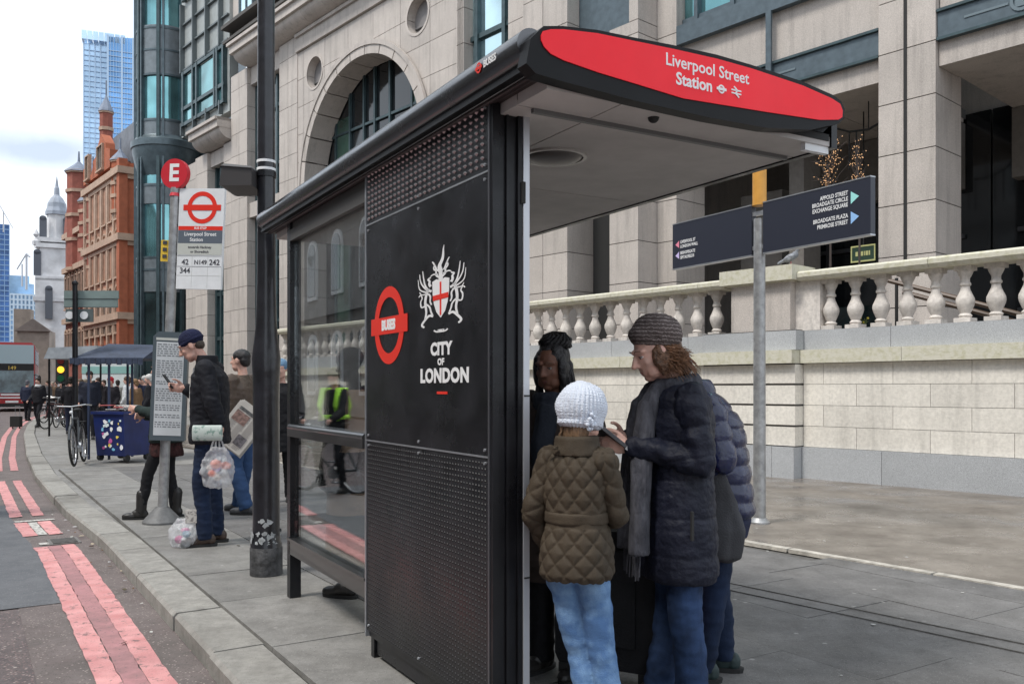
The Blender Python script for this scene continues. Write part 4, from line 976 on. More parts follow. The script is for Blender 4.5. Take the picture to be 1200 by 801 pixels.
while x>xs0: lst.append(x); x-=st2
bal(lst)
# stair handrail seen between the balusters
hr=thing('stair_handrail','dark wooden twin handrail sloping down behind the balustrade on the right','handrail',(WO.x,WO.y,0),WR)
hm=M('brown_handrail',(.10,.065,.045),.4)
for dz,x0 in((0,wx(1035,.9)),(-.22,wx(1035,.9)+.3)):
    g=MB(); z0=PZ(327,(WO+BN*.9-BA*wx(1035,.9)).y)+dz; g.cyl((x0,.9,z0),(x0+3.6,.9,z0-1.25),.035,n=8); part('rail',g,hm,hr)
g=MB(); [g.cyl((wx(1035,.9)+k*1.3+.2,.9,0),(wx(1035,.9)+k*1.3+.2,.9,2.95-.33*k),.025,n=8) for k in range(3)]; part('rail_post',g,rubber,hr)
# terrace floor behind the wall
g=MB(); Mt_=Matrix.Translation((WO.x,WO.y,0))@Matrix.Rotation(WR,4,'Z')
g=MB(Mt_); g.bb(xs0,xs1,.40,8,0,ZC1-.1); struct('terrace',g,pavwet)
# yellow flowers / weeds sprouting
wd_=thing('weed','green weed with yellow flowers at the foot of a baluster right of the pigeon','plant',tuple((WO-BA*wx(1012,.3)+BN*.30))+(ZG,),WR)
rr=random.Random(4); g=MB(); f=MB()
for k in range(16):
    a=rr.uniform(0,6.28); l_=rr.uniform(.08,.18); p=Vector((math.cos(a)*l_*.6,math.sin(a)*l_*.4,l_*.9)); g.tube([(0,0,0),p*.6+Vector((0,0,.03)),p],[.006,.008,.002],4)
    if k%2: f.sph(p,.016,6)
part('leaf',g,M('weed_green',(.10,.14,.04),.7),wd_,kind='stuff'); part('flower',f,M('flower_yellow',(.5,.42,.06),.7),wd_,kind='stuff')
# ================================================ PIGEON
py0=(WO-BA*wx(926,-.05)+BN*-.05)
pg=thing('pigeon','grey pigeon standing on the stone cap of the balustrade pier','pigeon',(py0.x,py0.y,ZR1+.10),R(-15))
def remesh(bm_mb,voxel,sm=3,disp=None,name='m'):
    me=bm_mb.mesh('tmp',fixn=True); o=bpy.data.objects.new('tmp',me); C.objects.link(o)
    md=o.modifiers.new('r','REMESH'); md.mode='VOXEL'; md.voxel_size=voxel; md.use_smooth_shade=True
    if sm: s_=o.modifiers.new('s','SMOOTH'); s_.factor=.5; s_.iterations=sm
    bpy.context.view_layer.update()
    m2=bpy.data.meshes.new_from_object(o.evaluated_get(bpy.context.evaluated_depsgraph_get()))
    bpy.data.objects.remove(o); m2.name=name
    if disp:
        n=len(m2.vertices); nr=[v.normal.copy() for v in m2.vertices]
        for v,q in zip(m2.vertices,nr): v.co=v.co+q*disp(v.co)
    m2.materials.clear(); m2.shade_smooth(); return m2
g=MB(); Rb=Matrix.Rotation(R(-28),4,'Y')
g.sph((0,0,.12),(.10,.055,.06),14,Rb); g.sph((.07,0,.165),(.05,.04,.055),12); g.cap((.075,0,.17),(.095,0,.225),.03,.022,10); g.sph((.10,0,.235),(.028,.022,.024),10)
g.cap((-.05,0,.10),(-.17,0,.045),.035,.018,8)
link('body',remesh(g,.006,3,None,'body'),M('pigeon_grey',(.16,.17,.19),.6,ns=14,na=.35,coords='OBJ'),pg)
g=MB(); g.sph((-.02,.045,.12),(.09,.018,.04),10,Rb); g.sph((-.02,-.045,.12),(.09,.018,.04),10,Rb); part('wing',g,M('pigeon_wing',(.22,.23,.25),.6,ns=20,na=.5,coords='OBJ'),pg,smooth=True)
g=MB(); g.cyl((.123,0,.232),(.145,0,.226),.006,.002); part('beak',g,rubber,pg)
g=MB(); [g.cyl((.01,y,.0),(.01,y,.07),.006) for y in(-.02,.02)]; [g.bb(-.01,.04,y-.01,y+.01,0,.008) for y in(-.02,.02)]; part('leg',g,M('pigeon_leg',(.4,.12,.12),.6),pg)
# ================================================ GREEN GLASS BAY TOWER at the corner of the stone building
xg=bx_(190,.9); c_=BO-BA*xg+BN*1.2; dG=c_.y; rG=33/F*dG
gt=thing('green_glass_tower','dark green metal and glass round bay tower at the far corner of the stone building','building',(PX(195,dG),dG,0),0)
def ZG_(py): return PZ(py,dG)
g=MB(); g.cyl((0,0,0),(0,0,ZG_(-60)),rG-.12,n=32); part('core',g,teal,gt,smooth=30)
frames=MB()
def drum(z0,z1,r,mat,name='spandrel'):
    g=MB(); g.cyl((0,0,z0),(0,0,z1),r,n=32); part(name,g,mat,gt,smooth=30)
dgm=M('tower_green_metal',(.085,.115,.13),.38,metal=.35,ns=3,na=.2)
dgl=M('tower_light_metal',(.17,.195,.21),.4,metal=.35,ns=3,na=.15)
for a,b in((-40,0),(42,98),(148,166),(222,245),(305,345)): drum(ZG_(b),ZG_(a),rG-.03,dgl)
for z_ in(45,70,98,150,224,306,320): g=MB(); g.cyl((0,0,ZG_(z_)-.05),(0,0,ZG_(z_)+.05),rG,n=32); part('band',g,dgm,gt,smooth=30)
g=MB(); g.lathe([(rG-.25,ZG_(226)),(rG-.12,ZG_(212)),(rG+.02,ZG_(200)),(rG+.16,ZG_(186)),(rG+.20,ZG_(180)),(rG+.26,ZG_(179)),(rG+.26,ZG_(172)),(rG+.12,ZG_(170)),(rG,ZG_(166))],n=36); part('corbel',g,dgm,gt,smooth=30)
for k in range(16):
    a=2*PI*(k//2)/8+.12+(.16 if k%2 else 0); g=MB(Matrix.Rotation(a,4,'Z')); w_=.10 if k%2 else .16; g.bb(rG-.16,rG+.10,-w_/2,w_/2,0,ZG_(-60)); part('mullion',g,dgm if k%2 else greenmet,gt)
g=MB(); g.cyl((0,0,0),(0,0,ZG_(345)),rG-.08,n=32); part('base',g,tealdk,gt)
# glazed link between tower and the stone building
g=MB(); g.bb(.3,rG+1.5,.3,4,0,ZG_(-60)); part('link_wall',g,dgm,gt)
# ================================================ generic helper for far Victorian blocks
def frame_at(px,d,ang):   # origin and rz for a facade whose local x runs to the right/near end
    return (PX(px,d),d,0),ang
brick=M('orange_brick',(.36,.105,.05),.85,ns=3,na=.12,bump=.3,bs=25,dirt=.12)
brickd=M('dark_red_brick',(.27,.085,.06),.85,ns=3,na=.15,bump=.3,bs=25,dirt=.15)
trim=M('buff_stone_trim',(.43,.30,.22),.8,ns=3,na=.12,dirt=.15)
slate=M('grey_slate',(.12,.135,.16),.5,ns=2,na=.2)
lead=M('blue_grey_lead',(.16,.19,.25),.5,ns=2,na=.2)
pgl=M('far_window_glass',(.05,.06,.065),.12,spec=.7,ns=.6,na=.6)
# hotel frame: facade direction like the street; local x right/near, y inward
hA=Vector((-.632,.775)); hN=Vector((.775,.632)); HO=Vector((PX(143,56),56)); HR=math.atan2(-.775,.632)
def hx(px,y=0):
    o=HO+hN*y; r=(px-600)/F; return -(o.x-r*o.y)/(.632+.775*r)
def hz(px,py,y=0): return PZ(py,(HO+hN*y-hA*hx(px,y)).y)
def window(g_parent,x0,x1,y,z0,z1,arch=False,mat=None,fw=.09):
    f=MB(); dy=.14
    f.bb(x0-fw,x0,y-dy,y+.1,z0-fw,z1+fw); f.bb(x1,x1+fw,y-dy,y+.1,z0-fw,z1+fw); f.bb(x0,x1,y-dy,y+.1,z1,z1+fw); f.bb(x0-fw*1.5,x1+fw*1.5,y-dy*1.4,y+.1,z0-fw*1.3,z0)
    if arch: f.annulus((x1-x0)/2,(x1-x0)/2+fw*1.3,.2,Matrix((((1,0,0,(x0+x1)/2)),((0,0,1,y-dy)),((0,1,0,z1)),((0,0,0,1)))),0,PI,8)
    f.bb((x0+x1)/2-.03,(x0+x1)/2+.03,y-.07,y-.02,z0,z1)
    o=part('window',f,mat or trim,g_parent)
    p=MB(); p.bb(x0,x1,y-.02,y+.02,z0,z1)
    if arch: p.cyl(((x0+x1)/2,y-.02,z1),((x0+x1)/2,y+.02,z1),(x1-x0)/2,n=14)
    part('pane',p,pgl,o)
def turret(par,x,y,z0,z1,z2,r,mb=None,cone=slate,n=8,spire=1.6):
    g=MB(); g.cyl((x,y,z0),(x,y,z1),r,n=n); g_=part('turret',g,mb or brick,par)
    b=MB()
    for f in(0,.3,.55,.8,1): b.cyl((x,y,z0+(z1-z0)*f-.12),(x,y,z0+(z1-z0)*f+.12),r*1.14,n=n)
    part('stone_band',b,trim,g_)
    c=MB(); c.lathe([(r*1.25,0),(r*1.1,(z2-z1)*.08),(r*.42,(z2-z1)*.36),(r*.12,(z2-z1)*.52),(.05,z2-z1)],(x,y,z1),n=n); part('turret_roof',c,cone,g_)
hh=thing('orange_brick_hotel','ornate orange brick Victorian hotel with buff stone trim and a tall pointed stair turret','building',(HO.x,HO.y,0),HR)
xl_,xr_=hx(101),0.0; ztop=hz(142,190)
g=MB(); g.bb(xl_,xr_,0,12,0,ztop); part('wall',g,brick,hh)
# side return, seen to the right
def sidey(px):  # local y on the plane x=0 
    r=(px-600)/F; return -(HO.x-r*HO.y)/(.775-r*.632)
g=MB(); 
for z in(hz(142,278),hz(142,200),hz(142,370)): g.bb(xl_-.1,xr_+.30,-.35,12,z-.22,z+.22); g.bb(xl_,xr_+.15,-.18,12,z-.5,z-.22)
part('stone_cornice',g,trim,hh)
zf=[hz(142,395),hz(142,345),hz(142,270),hz(142,205)]
nb=6
for i in range(nb):
    w_=(xr_-xl_)/nb; x0=xl_+w_*(i+.24); x1=xl_+w_*(i+.76)
    for z0,z1,ar in((1.5,3.6,0),(5.0,7.6,1),(8.6,11.3,1),(12.4,15.0,0)):
        window(hh,x0,x1,0,z0,z1 if z1<ztop-.8 else ztop-1,bool(ar))
    g=MB(); g.bb(xl_+w_*i-.16,xl_+w_*i+.16,-.16,.0,4.3,ztop-.3); part('stone_pilaster',g,trim,hh)
g=MB(); g.bb(-.45,.16,-.22,.3,0,ztop+.2); part('brick_pier',g,brick,hh)
# buff stone field behind the windows (front bays)
g=MB(); g.bb(xl_+.3,-.75,-.06,0,8.0,ztop-.5); part('stone_field',g,M('buff_field',(.36,.19,.125),.85,ns=1.5,na=.25,dirt=.15),hh)
# windows on the side face
Msd=Matrix.Rotation(R(90),4,'Z')
for y0 in(1.4,4.2,7.0):
    for z0,z1 in((5.0,7.6),(8.6,11.6),(12.6,15.0)):
        f=MB(); f.bb(0,.16,y0-.15,y0+1.25,z0-.15,z1+.15); o=part('window',f,trim,hh); p=MB(); p.bb(.1,.18,y0,y0+1.1,z0,z1); part('pane',p,pgl,o)
g=MB(); g.bb(-.002,.12,3.1,3.4,0,ztop); g.cyl((.2,3.25,0),(.2,3.25,ztop),.09); part('drain_pipe',g,rubber,hh)
# roof, gables and turrets
g=MB(); g.ext([(xl_,ztop),(xr_,ztop),(xr_-1.5,ztop+3.2),(xl_+1.5,ztop+3.2)],8,Matrix(((1,0,0,0),(0,0,1,1.2),(0,1,0,0),(0,0,0,1)))); part('roof',g,slate,hh)
g=MB(); g.ext([(1.2,ztop),(9,ztop),(9,ztop+4.5),(5,ztop+4.8)],.3,Matrix(((0,0,1,.0),(1,0,0,0),(0,1,0,0),(0,0,0,1)))); part('roof_slope',g,slate,hh)
xg_=hx(123); 
for (px,wd,pt) in((123,20,158),(108,12,205)):
    x=hx(px); w_=abs(hx(px-wd/2)-hx(px+wd/2))/2; zt=hz(px,pt); g=MB(); Mg=Matrix(((1,0,0,x),(0,0,1,-.25),(0,1,0,0),(0,0,0,1)))
    g.ext([(-w_,ztop),(w_,ztop),(w_,ztop+1.2),(w_*.55,ztop+(zt-ztop)*.55),(w_*.5,ztop+(zt-ztop)*.7),(0,zt),(-w_*.5,ztop+(zt-ztop)*.7),(-w_*.55,ztop+(zt-ztop)*.55),(-w_,ztop+1.2)],.6,Mg); part('gable',g,brick,hh)
    window(hh,x-w_*.3,x+w_*.3,-.25,ztop+.2,ztop+1.8)
tx=hx(124.5,1); turret(hh,tx,1.0,ztop-1,hz(124,132,1),hz(124,95,1),7.6/F*60/1.0,brickd,lead)
turret(hh,hx(141,.3),.3,ztop-3,hz(140,185),hz(140,157),.55,brick,lead)
turret(hh,hx(109,.2),.2,10,hz(109,212),hz(109,180),.42,brickd,lead)
g=MB(); 
for k in range(4): x=xl_+1+k*2.0; g.bb(x,x+.7,2.5,3.4,ztop+1,ztop+3.9-.6*k%1.5)
part('chimney',g,brickd,hh)
# dark red block beyond
hd=thing('dark_red_brick_building','dark red gabled brick block between the orange hotel and the white church tower','building',(HO.x,HO.y,0),HR)
x1=xl_-.05; x0=hx(72); z_=hz(85,268)
g=MB(); g.bb(x0,x1,.3,12,0,z_); part('wall',g,brickd,hd)
for i in range(7):
    w_=(x1-x0)/7
    for z0,z1 in((3.5,5.6),(7.6,10),(11.5,14)):
        if z1<z_-.5: window(hd,x0+w_*(i+.25),x0+w_*(i+.75),.3,z0,z1,True)
g=MB(); 
for z in(6.6,10.6,z_-.2): g.bb(x0,x1,.0,.4,z-.2,z+.2)
part('stone_cornice',g,trim,hd)
for px,pt,w_ in((78,238,1.5),(96,225,1.2)):
    x=hx(px); zt=hz(px,pt); g=MB(); g.ext([(-w_,z_),(w_,z_),(w_*.6,z_+(zt-z_)*.6),(0,zt),(-w_*.6,z_+(zt-z_)*.6)],.6,Matrix(((1,0,0,x),(0,0,1,.1),(0,1,0,0),(0,0,0,1)))); part('gable',g,brickd,hd)
turret(hd,hx(92.5,.6),.6,z_-3,hz(92,203,.6),hz(92,178,.6),.85,brickd,lead)
turret(hd,hx(103,.4),.4,z_-2,hz(103,240,.6),hz(103,212,.6),.6,brickd,lead)
g=MB(); g.ext([(x0,z_),(x1,z_),(x1-1,z_+2.2),(x0+1,z_+2.2)],7,Matrix(((1,0,0,0),(0,0,1,1.5),(0,1,0,0),(0,0,0,1)))); part('roof',g,slate,hd)
# ---- white church tower
d=92; c=thing('white_church_tower','pale stone church tower with a domed lantern and spire finial beyond the red brick buildings','church',(PX(59,d),d,0),R(24))
c.scale=(1.22,1.22,1); U_=d/F; chs=M('pale_church_stone',(.62,.62,.63),.8,ns=.6,na=.14,dirt=.18); z=lambda py:PZ(py,d)
g=MB(); w_=34*U_/2; g.box((0,0,z(385)/2),(w_*2,w_*2,z(385))); g.box((.3,0,(z(385)+z(328))/2),(30*U_,30*U_,z(328)-z(385))); g.box((0.4,0,(z(328)+z(290))/2),(25*U_,25*U_,z(290)-z(328))); part('tower_wall',g,chs,c)
g=MB(); 
for py,e in((352,33),(328,30),(290,29),(283,27)): g.box((.3,0,z(py)),(e*U_,e*U_,.45))
part('cornice',g,chs,c)
g=MB(); g.cyl((.5,0,z(290)),(.5,0,z(252)),8.5*U_,n=8); part('lantern',g,chs,c)
g=MB(); g.lathe([(10*U_,z(252)),(10*U_,z(248)),(8.5*U_,z(243)),(8*U_,z(238)),(5.5*U_,z(232)),(2.5*U_,z(228)),(2.2*U_,z(220)),(1.5*U_,z(218)),(.9*U_,z(212)),(.2*U_,z(206))],(.5,0,0),10); part('dome',g,M('dome_lead',(.27,.30,.35),.6,ns=1,na=.2),c)
dkw=M('belfry_opening',(.10,.11,.13),.8)
for i,(x,z0,z1) in enumerate(((-.9,z(325),z(298)),(1.6,z(322),z(300)),(-.5,z(282),z(258)),(1.3,z(282),z(258)),(0,z(375),z(340)))):
    g=MB(); yy=-w_ if i==4 else (-12.6*U_ if i<2 else -8.3*U_); g.bb(x-.28,x+.28,yy-.1,yy+.1,z0,z1); g.cyl((x,yy-.1,z1),(x,yy+.1,z1),.28,n=10); part('opening',g,dkw,c)
g=MB(); [g.lathe([(.3,0),(.35,.4),(.1,.8),(.25,1.1),(.02,1.7)],(x,y,z(290)),6) for x in(-1.,1.7) for y in(-1,1)]; part('urn',g,chs,c)
st2_=thing('stone_porch_building','low brown stone porch with a pediment at the foot of the white church tower','building',(PX(40,84),84,0),R(18)); st2_.scale=(.8,.8,.97)
g=MB(); g.bb(-1.6,1.8,-1,3,0,PZ(385,84)); g.bb(-2.4,-.6,1,3,0,PZ(358,84)); part('wall',g,M('brown_stone',(.27,.225,.19),.85,ns=1,na=.2),st2_)
g=MB(); g.ext([(-1.9,PZ(386,84)),(2.1,PZ(386,84)),(.1,PZ(371,84))],.8,Matrix(((1,0,0,0),(0,0,1,-1.3),(0,1,0,0),(0,0,0,1)))); part('pediment',g,M('dark_brown_stone',(.18,.15,.135),.85,ns=1,na=.2),st2_)
# ---- glass tower
d=360; gt2=thing('glass_office_tower','very tall pale blue glass office tower with a slanted crown behind the brick hotel','skyscraper',(PX(133,d),d,0),R(22))
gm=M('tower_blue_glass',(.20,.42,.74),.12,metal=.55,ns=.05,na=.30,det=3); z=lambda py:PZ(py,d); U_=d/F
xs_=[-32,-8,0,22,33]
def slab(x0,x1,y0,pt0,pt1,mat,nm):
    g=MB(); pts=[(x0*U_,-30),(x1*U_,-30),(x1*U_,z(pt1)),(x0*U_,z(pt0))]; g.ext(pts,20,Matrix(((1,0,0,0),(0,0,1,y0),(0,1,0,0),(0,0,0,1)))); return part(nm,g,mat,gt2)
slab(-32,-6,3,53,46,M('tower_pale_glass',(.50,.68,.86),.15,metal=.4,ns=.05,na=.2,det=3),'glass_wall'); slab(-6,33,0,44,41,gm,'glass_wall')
fr=M('tower_mullion',(.42,.56,.72),.4)
g=MB()
for x in[-32,-26,-20,-14,-6]: g.bb(x*U_-.2,x*U_+.2,2.4,3.2,0,z(52))
for x in range(-6,34,3): w__=.40 if x in(-6,9,21) else .07; g.bb(x*U_-w__,x*U_+w__,-.6,.2,0,z(42))
part('mullion',g,fr,gt2,kind='stuff')
g=MB(); p_=60
while p_<330: g.bb(-32*U_,-6*U_,2.5,3.3,z(p_)-.12,z(p_)+.12); g.bb(-6*U_,33*U_,-.5,.3,z(p_)-.12,z(p_)+.12); p_+=6
part('floor_line',g,fr,gt2,kind='stuff')
g=MB(); [g.bb(x*U_-.9,x*U_+.9,0,6,z(50),z(40)+.0) for x in(-31,-25,-19,-13,-7,-2,4,10)]; part('crown_fin',g,M('tower_pale_glass',(.5,.68,.86)),gt2)
# ---- far left blue block, pale glass block, crane
d=210; b=thing('blue_office_block','dark blue glass office block at the far left edge of the street','building',(PX(-4,d),d,0),R(31))
U_=d/F; z=lambda py:PZ(py,d)
g=MB(); g.bb(-16*U_,13*U_,0,14,-5,z(262)); part('wall',g,M('deep_blue_glass',(.045,.13,.34),.2,metal=.2,ns=.3,na=.4),b)
g=MB(); [g.bb(-16*U_,13*U_,-.15,.0,z(p)-.12,z(p)+.12) for p in range(268,420,6)]; [g.bb(x*U_-.08,x*U_+.08,-.2,0,-5,z(262)) for x in(-8,-2,3,8,12.9)]; part('floor_line',g,M('blue_line',(.22,.36,.56),.4),b,kind='stuff')
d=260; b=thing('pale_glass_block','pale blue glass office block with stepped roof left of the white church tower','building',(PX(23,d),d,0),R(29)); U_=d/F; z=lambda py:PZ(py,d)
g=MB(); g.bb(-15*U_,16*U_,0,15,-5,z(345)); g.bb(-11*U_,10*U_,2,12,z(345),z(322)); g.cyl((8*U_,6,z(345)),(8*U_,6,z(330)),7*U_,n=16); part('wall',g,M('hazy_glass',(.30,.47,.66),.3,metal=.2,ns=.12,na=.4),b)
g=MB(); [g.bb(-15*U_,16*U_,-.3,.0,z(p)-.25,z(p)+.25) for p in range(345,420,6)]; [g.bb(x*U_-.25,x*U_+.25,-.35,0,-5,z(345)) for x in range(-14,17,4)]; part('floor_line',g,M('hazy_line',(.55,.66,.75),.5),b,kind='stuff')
b=thing('tower_crane','thin white tower crane above the pale glass block','crane',(PX(31,d-5),d-5,z(322)),0)
g=MB(); g.cyl((0,0,-5),(0,0,z(300)-z(322)),.35,n=4); g.cyl((0,0,z(300)-z(322)),(-11*U_,0,z(322)-z(322)+1),.25,n=4); g.cyl((0,0,z(300)-z(322)),(4*U_,0,z(304)-z(322)),.3,n=4); g.cyl((-5*U_,0,-4),(-5*U_,0,z(312)-z(322)),.25,n=4); part('mast_and_jib',g,M('crane_white',(.5,.52,.55),.6),b)
# tall thin crane boom at the extreme left
b=thing('crane_boom','slanting thin crane boom above the blue office block','crane',(PX(4,205),205,PZ(262,205)),0)
g=MB(); g.cyl((-3,0,8),(2.2,0,-1),.12,n=4); g.cyl((0,0,-2),(0,0,3),.15,n=4); part('boom',g,M('crane_white',(.5,.52,.55)),b)
# low white shop hoarding and distant ground floor strip behind the crowd
b=thing('market_hoarding','long white and pale green shop hoarding behind the crowd','hoarding',(PX(140,50),50,0),R(-10))
g=MB(); g.bb(-2.4,2.2,0,.15,.2,2.75); part('board',g,M('hoarding_white',(.60,.64,.64),.6,ns=1,na=.1),b)
g=MB(); g.bb(-2.4,2.2,-.03,-.004,2.2,2.6); part('band',g,M('hoarding_green',(.25,.45,.42),.6),b)
# opposite side of the street: seen only mirrored in the shelter glass
ob=thing('grey_stone_offices','grey stone offices with white arched windows, seen mirrored in the shelter glass','building',(*shw(0,-12.5),0),SR)
g=MB(); g.bb(-110,20,-8,0,0,14.5); part('wall',g,M('smoky_stone',(.27,.26,.25),.8,ns=1,na=.15,dirt=.2),ob)
for k in range(22):
    x=-70+k*4.0
    for z0 in(1.2,6.2,10.8):
        f=MB(); f.bb(x-.2,x+1.4,.0,.1,z0-.2,z0+2.2); f.cyl((x+.6,0,z0+2.2),(x+.6,.1,z0+2.2),.8,n=16); o=part('window',f,whitep,ob)
        p=MB(); p.bb(x,x+1.2,.09,.13,z0,z0+2.2); p.cyl((x+.6,.09,z0+2.2),(x+.6,.13,z0+2.2),.6,n=16); part('pane',p,pgl,o)
g=MB(); [g.bb(-110,20,0,.35,z,z+.4) for z in(5.0,9.6,14.1)]; part('cornice',g,M('smoky_stone',(.27,.26,.25)),ob)
# ================================================ BUS
d=54; bus=thing('double_decker_bus','red double decker bus coming down the street, cut by the left edge of the picture','bus',(PX(14,d),d,-.1),R(27.5))
# local: front faces -y
W_=2.5; g=MB(); 
def rb(x0,x1,y0,y1,z0,z1,ch=.15):
    return [(x0+ch,z0),(x1-ch,z0),(x1,z0+ch),(x1,z1-ch),(x1-ch,z1),(x0+ch,z1),(x0,z1-ch),(x0,z0+ch)]
Mb=Matrix(((1,0,0,0),(0,0,1,0),(0,1,0,0),(0,0,0,1)))
g.ext(rb(-1.25,1.25,0,10,.3,4.3,.18),10.5,Mb); part('body',g,redbus,bus,smooth=20)
bg_=M('bus_glass',(.10,.15,.17),.12,spec=.8,ns=1.5,na=.6)
g=MB(); g.bb(-1.19,1.19,-.05,-.003,1.15,2.55); part('windscreen',g,bg_,bus)
g=MB(); g.bb(-1.19,1.19,-.05,-.003,2.98,4.15); part('upper_windscreen',g,M('bus_glass_upper',(.30,.40,.44),.12,spec=.8),bus)
g=MB(); g.bb(-1.19,1.19,-.06,-.003,2.56,2.97); part('destination_blind',g,rubber,bus)
text('lettering','149',.32,M('blind_amber',(.8,.55,.1),.5),bus,facing((1,0,0),None,(0,-.064,2.7)))
g=MB(); g.bb(-1.18,1.18,-.06,-.003,.82,.9); g.bb(-.35,.35,-.06,-.003,.55,.68); g.bb(-.6,.6,-.06,-.003,1.0,1.1); part('number_plate',g,white,bus)
g=MB(); g.bb(-1.2,1.2,-.06,.4,.28,.5); part('bumper',g,rubber,bus)
for s_ in(-1,1):
    g=MB(); g.cyl((s_*.95,-.06,.72),(s_*.95,0,.72),.12,n=12); part('headlight',g,whitep,bus)
    g=MB(); g.cyl((s_*1.2,1.9,.45),(s_*1.27,1.9,.45),.48,n=20); g.cyl((s_*1.2,8,.45),(s_*1.27,8,.45),.48,n=20); part('wheel',g,rubber,bus)
    g=MB(); g.cyl((s_*1.2,-.1,2.3),(s_*1.5,-.25,2.2),.03,n=6); g.sph((s_*1.5,-.28,2.05),(.1,.05,.22)); part('mirror',g,rubber,bus)
    for y in range(8):
        g=MB(); g.bb(s_*1.253-.02,s_*1.253+.02,.5+y*1.2,1.6+y*1.2,1.5,2.4); g.bb(s_*1.253-.02,s_*1.253+.02,.5+y*1.2,1.6+y*1.2,3.0,3.9); part('side_window',g,bg_,bus)
# ================================================ SIGN POST (road direction signs)
d=16.3; t=thing('road_sign_post','black post with pale grey green direction boards behind the parked bicycle','street sign',(PX(88,d),d,0),0)
g=MB(); g.cyl((0,0,0),(0,0,PZ(332,d)),.055,.045,n=10); g.sph((0,0,PZ(332,d)),.06,8); part('post',g,black,t)
sgm=M('sign_back_grey',(.22,.28,.27),.45,metal=.2,ns=3,na=.1)
for p0,p1,x0,x1 in((340,349,73,137),(350,359,73,136),(361.5,376,75,107)):
    g=MB(); g.bb(PX(x0,d)-PX(88,d),PX(x1,d)-PX(88,d),.06,.09,PZ(p1,d),PZ(p0,d)); b_=part('sign_board',g,sgm if p0<360 else M('sign_back_dark',(.09,.11,.11),.5),t)
    g=MB(); g.bb(PX(x0,d)-PX(88,d),PX(x1,d)-PX(88,d),.05,.10,PZ(p1,d)-.012,PZ(p1,d)-.001); part('rail',g,M('sign_back_dark',(.09,.11,.11)),b_)
for px in(80,97):
    g=MB(); g.cyl((PX(px,d)-PX(88,d),.04,PZ(369,d)),(PX(px,d)-PX(88,d),.06,PZ(369,d)),.075,n=16); part('disc',g,whitep,t)
# ================================================ NEWS KIOSK CANOPY + BIN
d=16.8; t=thing('kiosk_canopy','dark blue fabric market canopy on thin posts over the blue newspaper bin','canopy',(PX(143,d),d,0),R(-4))
zc0=PZ(421,d); zc1=PZ(404,d)
x0=PX(98,d)-PX(140,d); x1=PX(184,d)-PX(140,d)
g=MB(); cvs=M('navy_canvas',(.030,.042,.075),.7,ns=8,na=.25,bump=.3,bs=20)
vs=[(x0,-.6,zc0),(x1,-.6,zc0),(x1,1.0,zc0),(x0,1.0,zc0),(x0+.38,.1,zc1+.03),(x1,.1,zc1-.0)]
g._add(vs,[(0,1,5,4),(2,3,4,5),(3,0,4),(1,2,5),(0,3,2,1)]); 
for k in range(14):
    xa=x0+(x1-x0)*k/14; xb_=x0+(x1-x0)*(k+1)/14; g.ext([(xa+.004,zc0+.01),(xb_-.004,zc0+.01),(xb_-.004,zc0-.10-.02*(k%2)),(xa+.004,zc0-.10-.02*(k%2))],.012,facing((1,0,0),None,(0,-.6,0)))
part('canvas',g,cvs,t)
for px,y in((117,-.5),(118,.9),(146,.2),(141,-.5),(181,.9)):
    g=MB(); x=PX(px,d)-PX(140,d); g.cyl((x,y,0),(x,y,zc0),.025,n=8); part('post',g,M('navy_post',(.03,.045,.09),.5),t)
# grey awning further back
t2=thing('grey_awning','small grey awning behind the navy kiosk canopy, left of it','canopy',(PX(84,24),24,0),R(-8))
g=MB(); g.ext([(-.85,PZ(420,24)),(.9,PZ(420,24)),(.75,PZ(405,24)),(-.7,PZ(407,24))],1.2,Mb); part('canvas',g,M('grey_canvas',(.30,.33,.36),.8,ns=4,na=.2),t2)
for x in(-.75,.8):
    g=MB(); g.cyl((x,.1,0),(x,.1,PZ(420,24)),.03,n=6); part('post',g,black,t2)
d=16.2; t=thing('newspaper_bin','dark blue wheeled bin covered in stickers with newspapers on top','bin',(PX(145,d),d,0),R(-22))
bw=.37; g=MB(); zt=.86
g._add([(-bw*.92,-.3,.10),(bw*.92,-.3,.10),(bw*.92,.3,.10),(-bw*.92,.3,.10),(-bw,-.36,zt),(bw,-.36,zt),(bw,.36,zt),(-bw,.36,zt)],[(0,1,5,4),(1,2,6,5),(2,3,7,6),(3,0,4,7),(4,5,6,7),(3,2,1,0)])
part('body',g,M('navy_bin_plastic',(.013,.024,.11),.35,ns=5,na=.2),t)
g=MB(); g.bb(-bw-.03,bw+.03,-.39,.39,zt,zt+.05); part('rim',g,M('navy_bin_plastic',(.018,.035,.17)),t)
for sx in(-1,1):
    for sy in(-1,1): g=MB(); g.cyl((sx*.32-.03,sy*.24,.06),(sx*.32+.03,sy*.24,.06),.06,n=12); part('wheel',g,rubber,t)
rr=random.Random(9); cols=[(.8,.8,.8),(.75,.75,.78),(.8,.6,.1),(.5,.1,.3),(.7,.8,.8),(.2,.5,.7),(.82,.82,.8)]
for k in range(26):
    s=rr.uniform(.018,.055); x=rr.uniform(-.16,.29); z=.2+.55*rr.random(); c=cols[k%7]; g=MB()
    g.ext([(s*rr.uniform(.5,1.3)*math.cos(a),s*rr.uniform(.5,1.3)*math.sin(a)) for a in(0,.9,1.8,2.7,3.6,4.5,5.4)],.002,facing((1,0,0),None,(x,-.30-.06*(z-.1)/.76-.006,z))); part('sticker',g,M('sticker_%d'%(k%7),c,.6),t)
np_=thing('newspaper_pile','untidy pile of newspapers and wrappers lying on the blue bin','newspapers',(PX(143,d),d,zt+.05),R(-22))
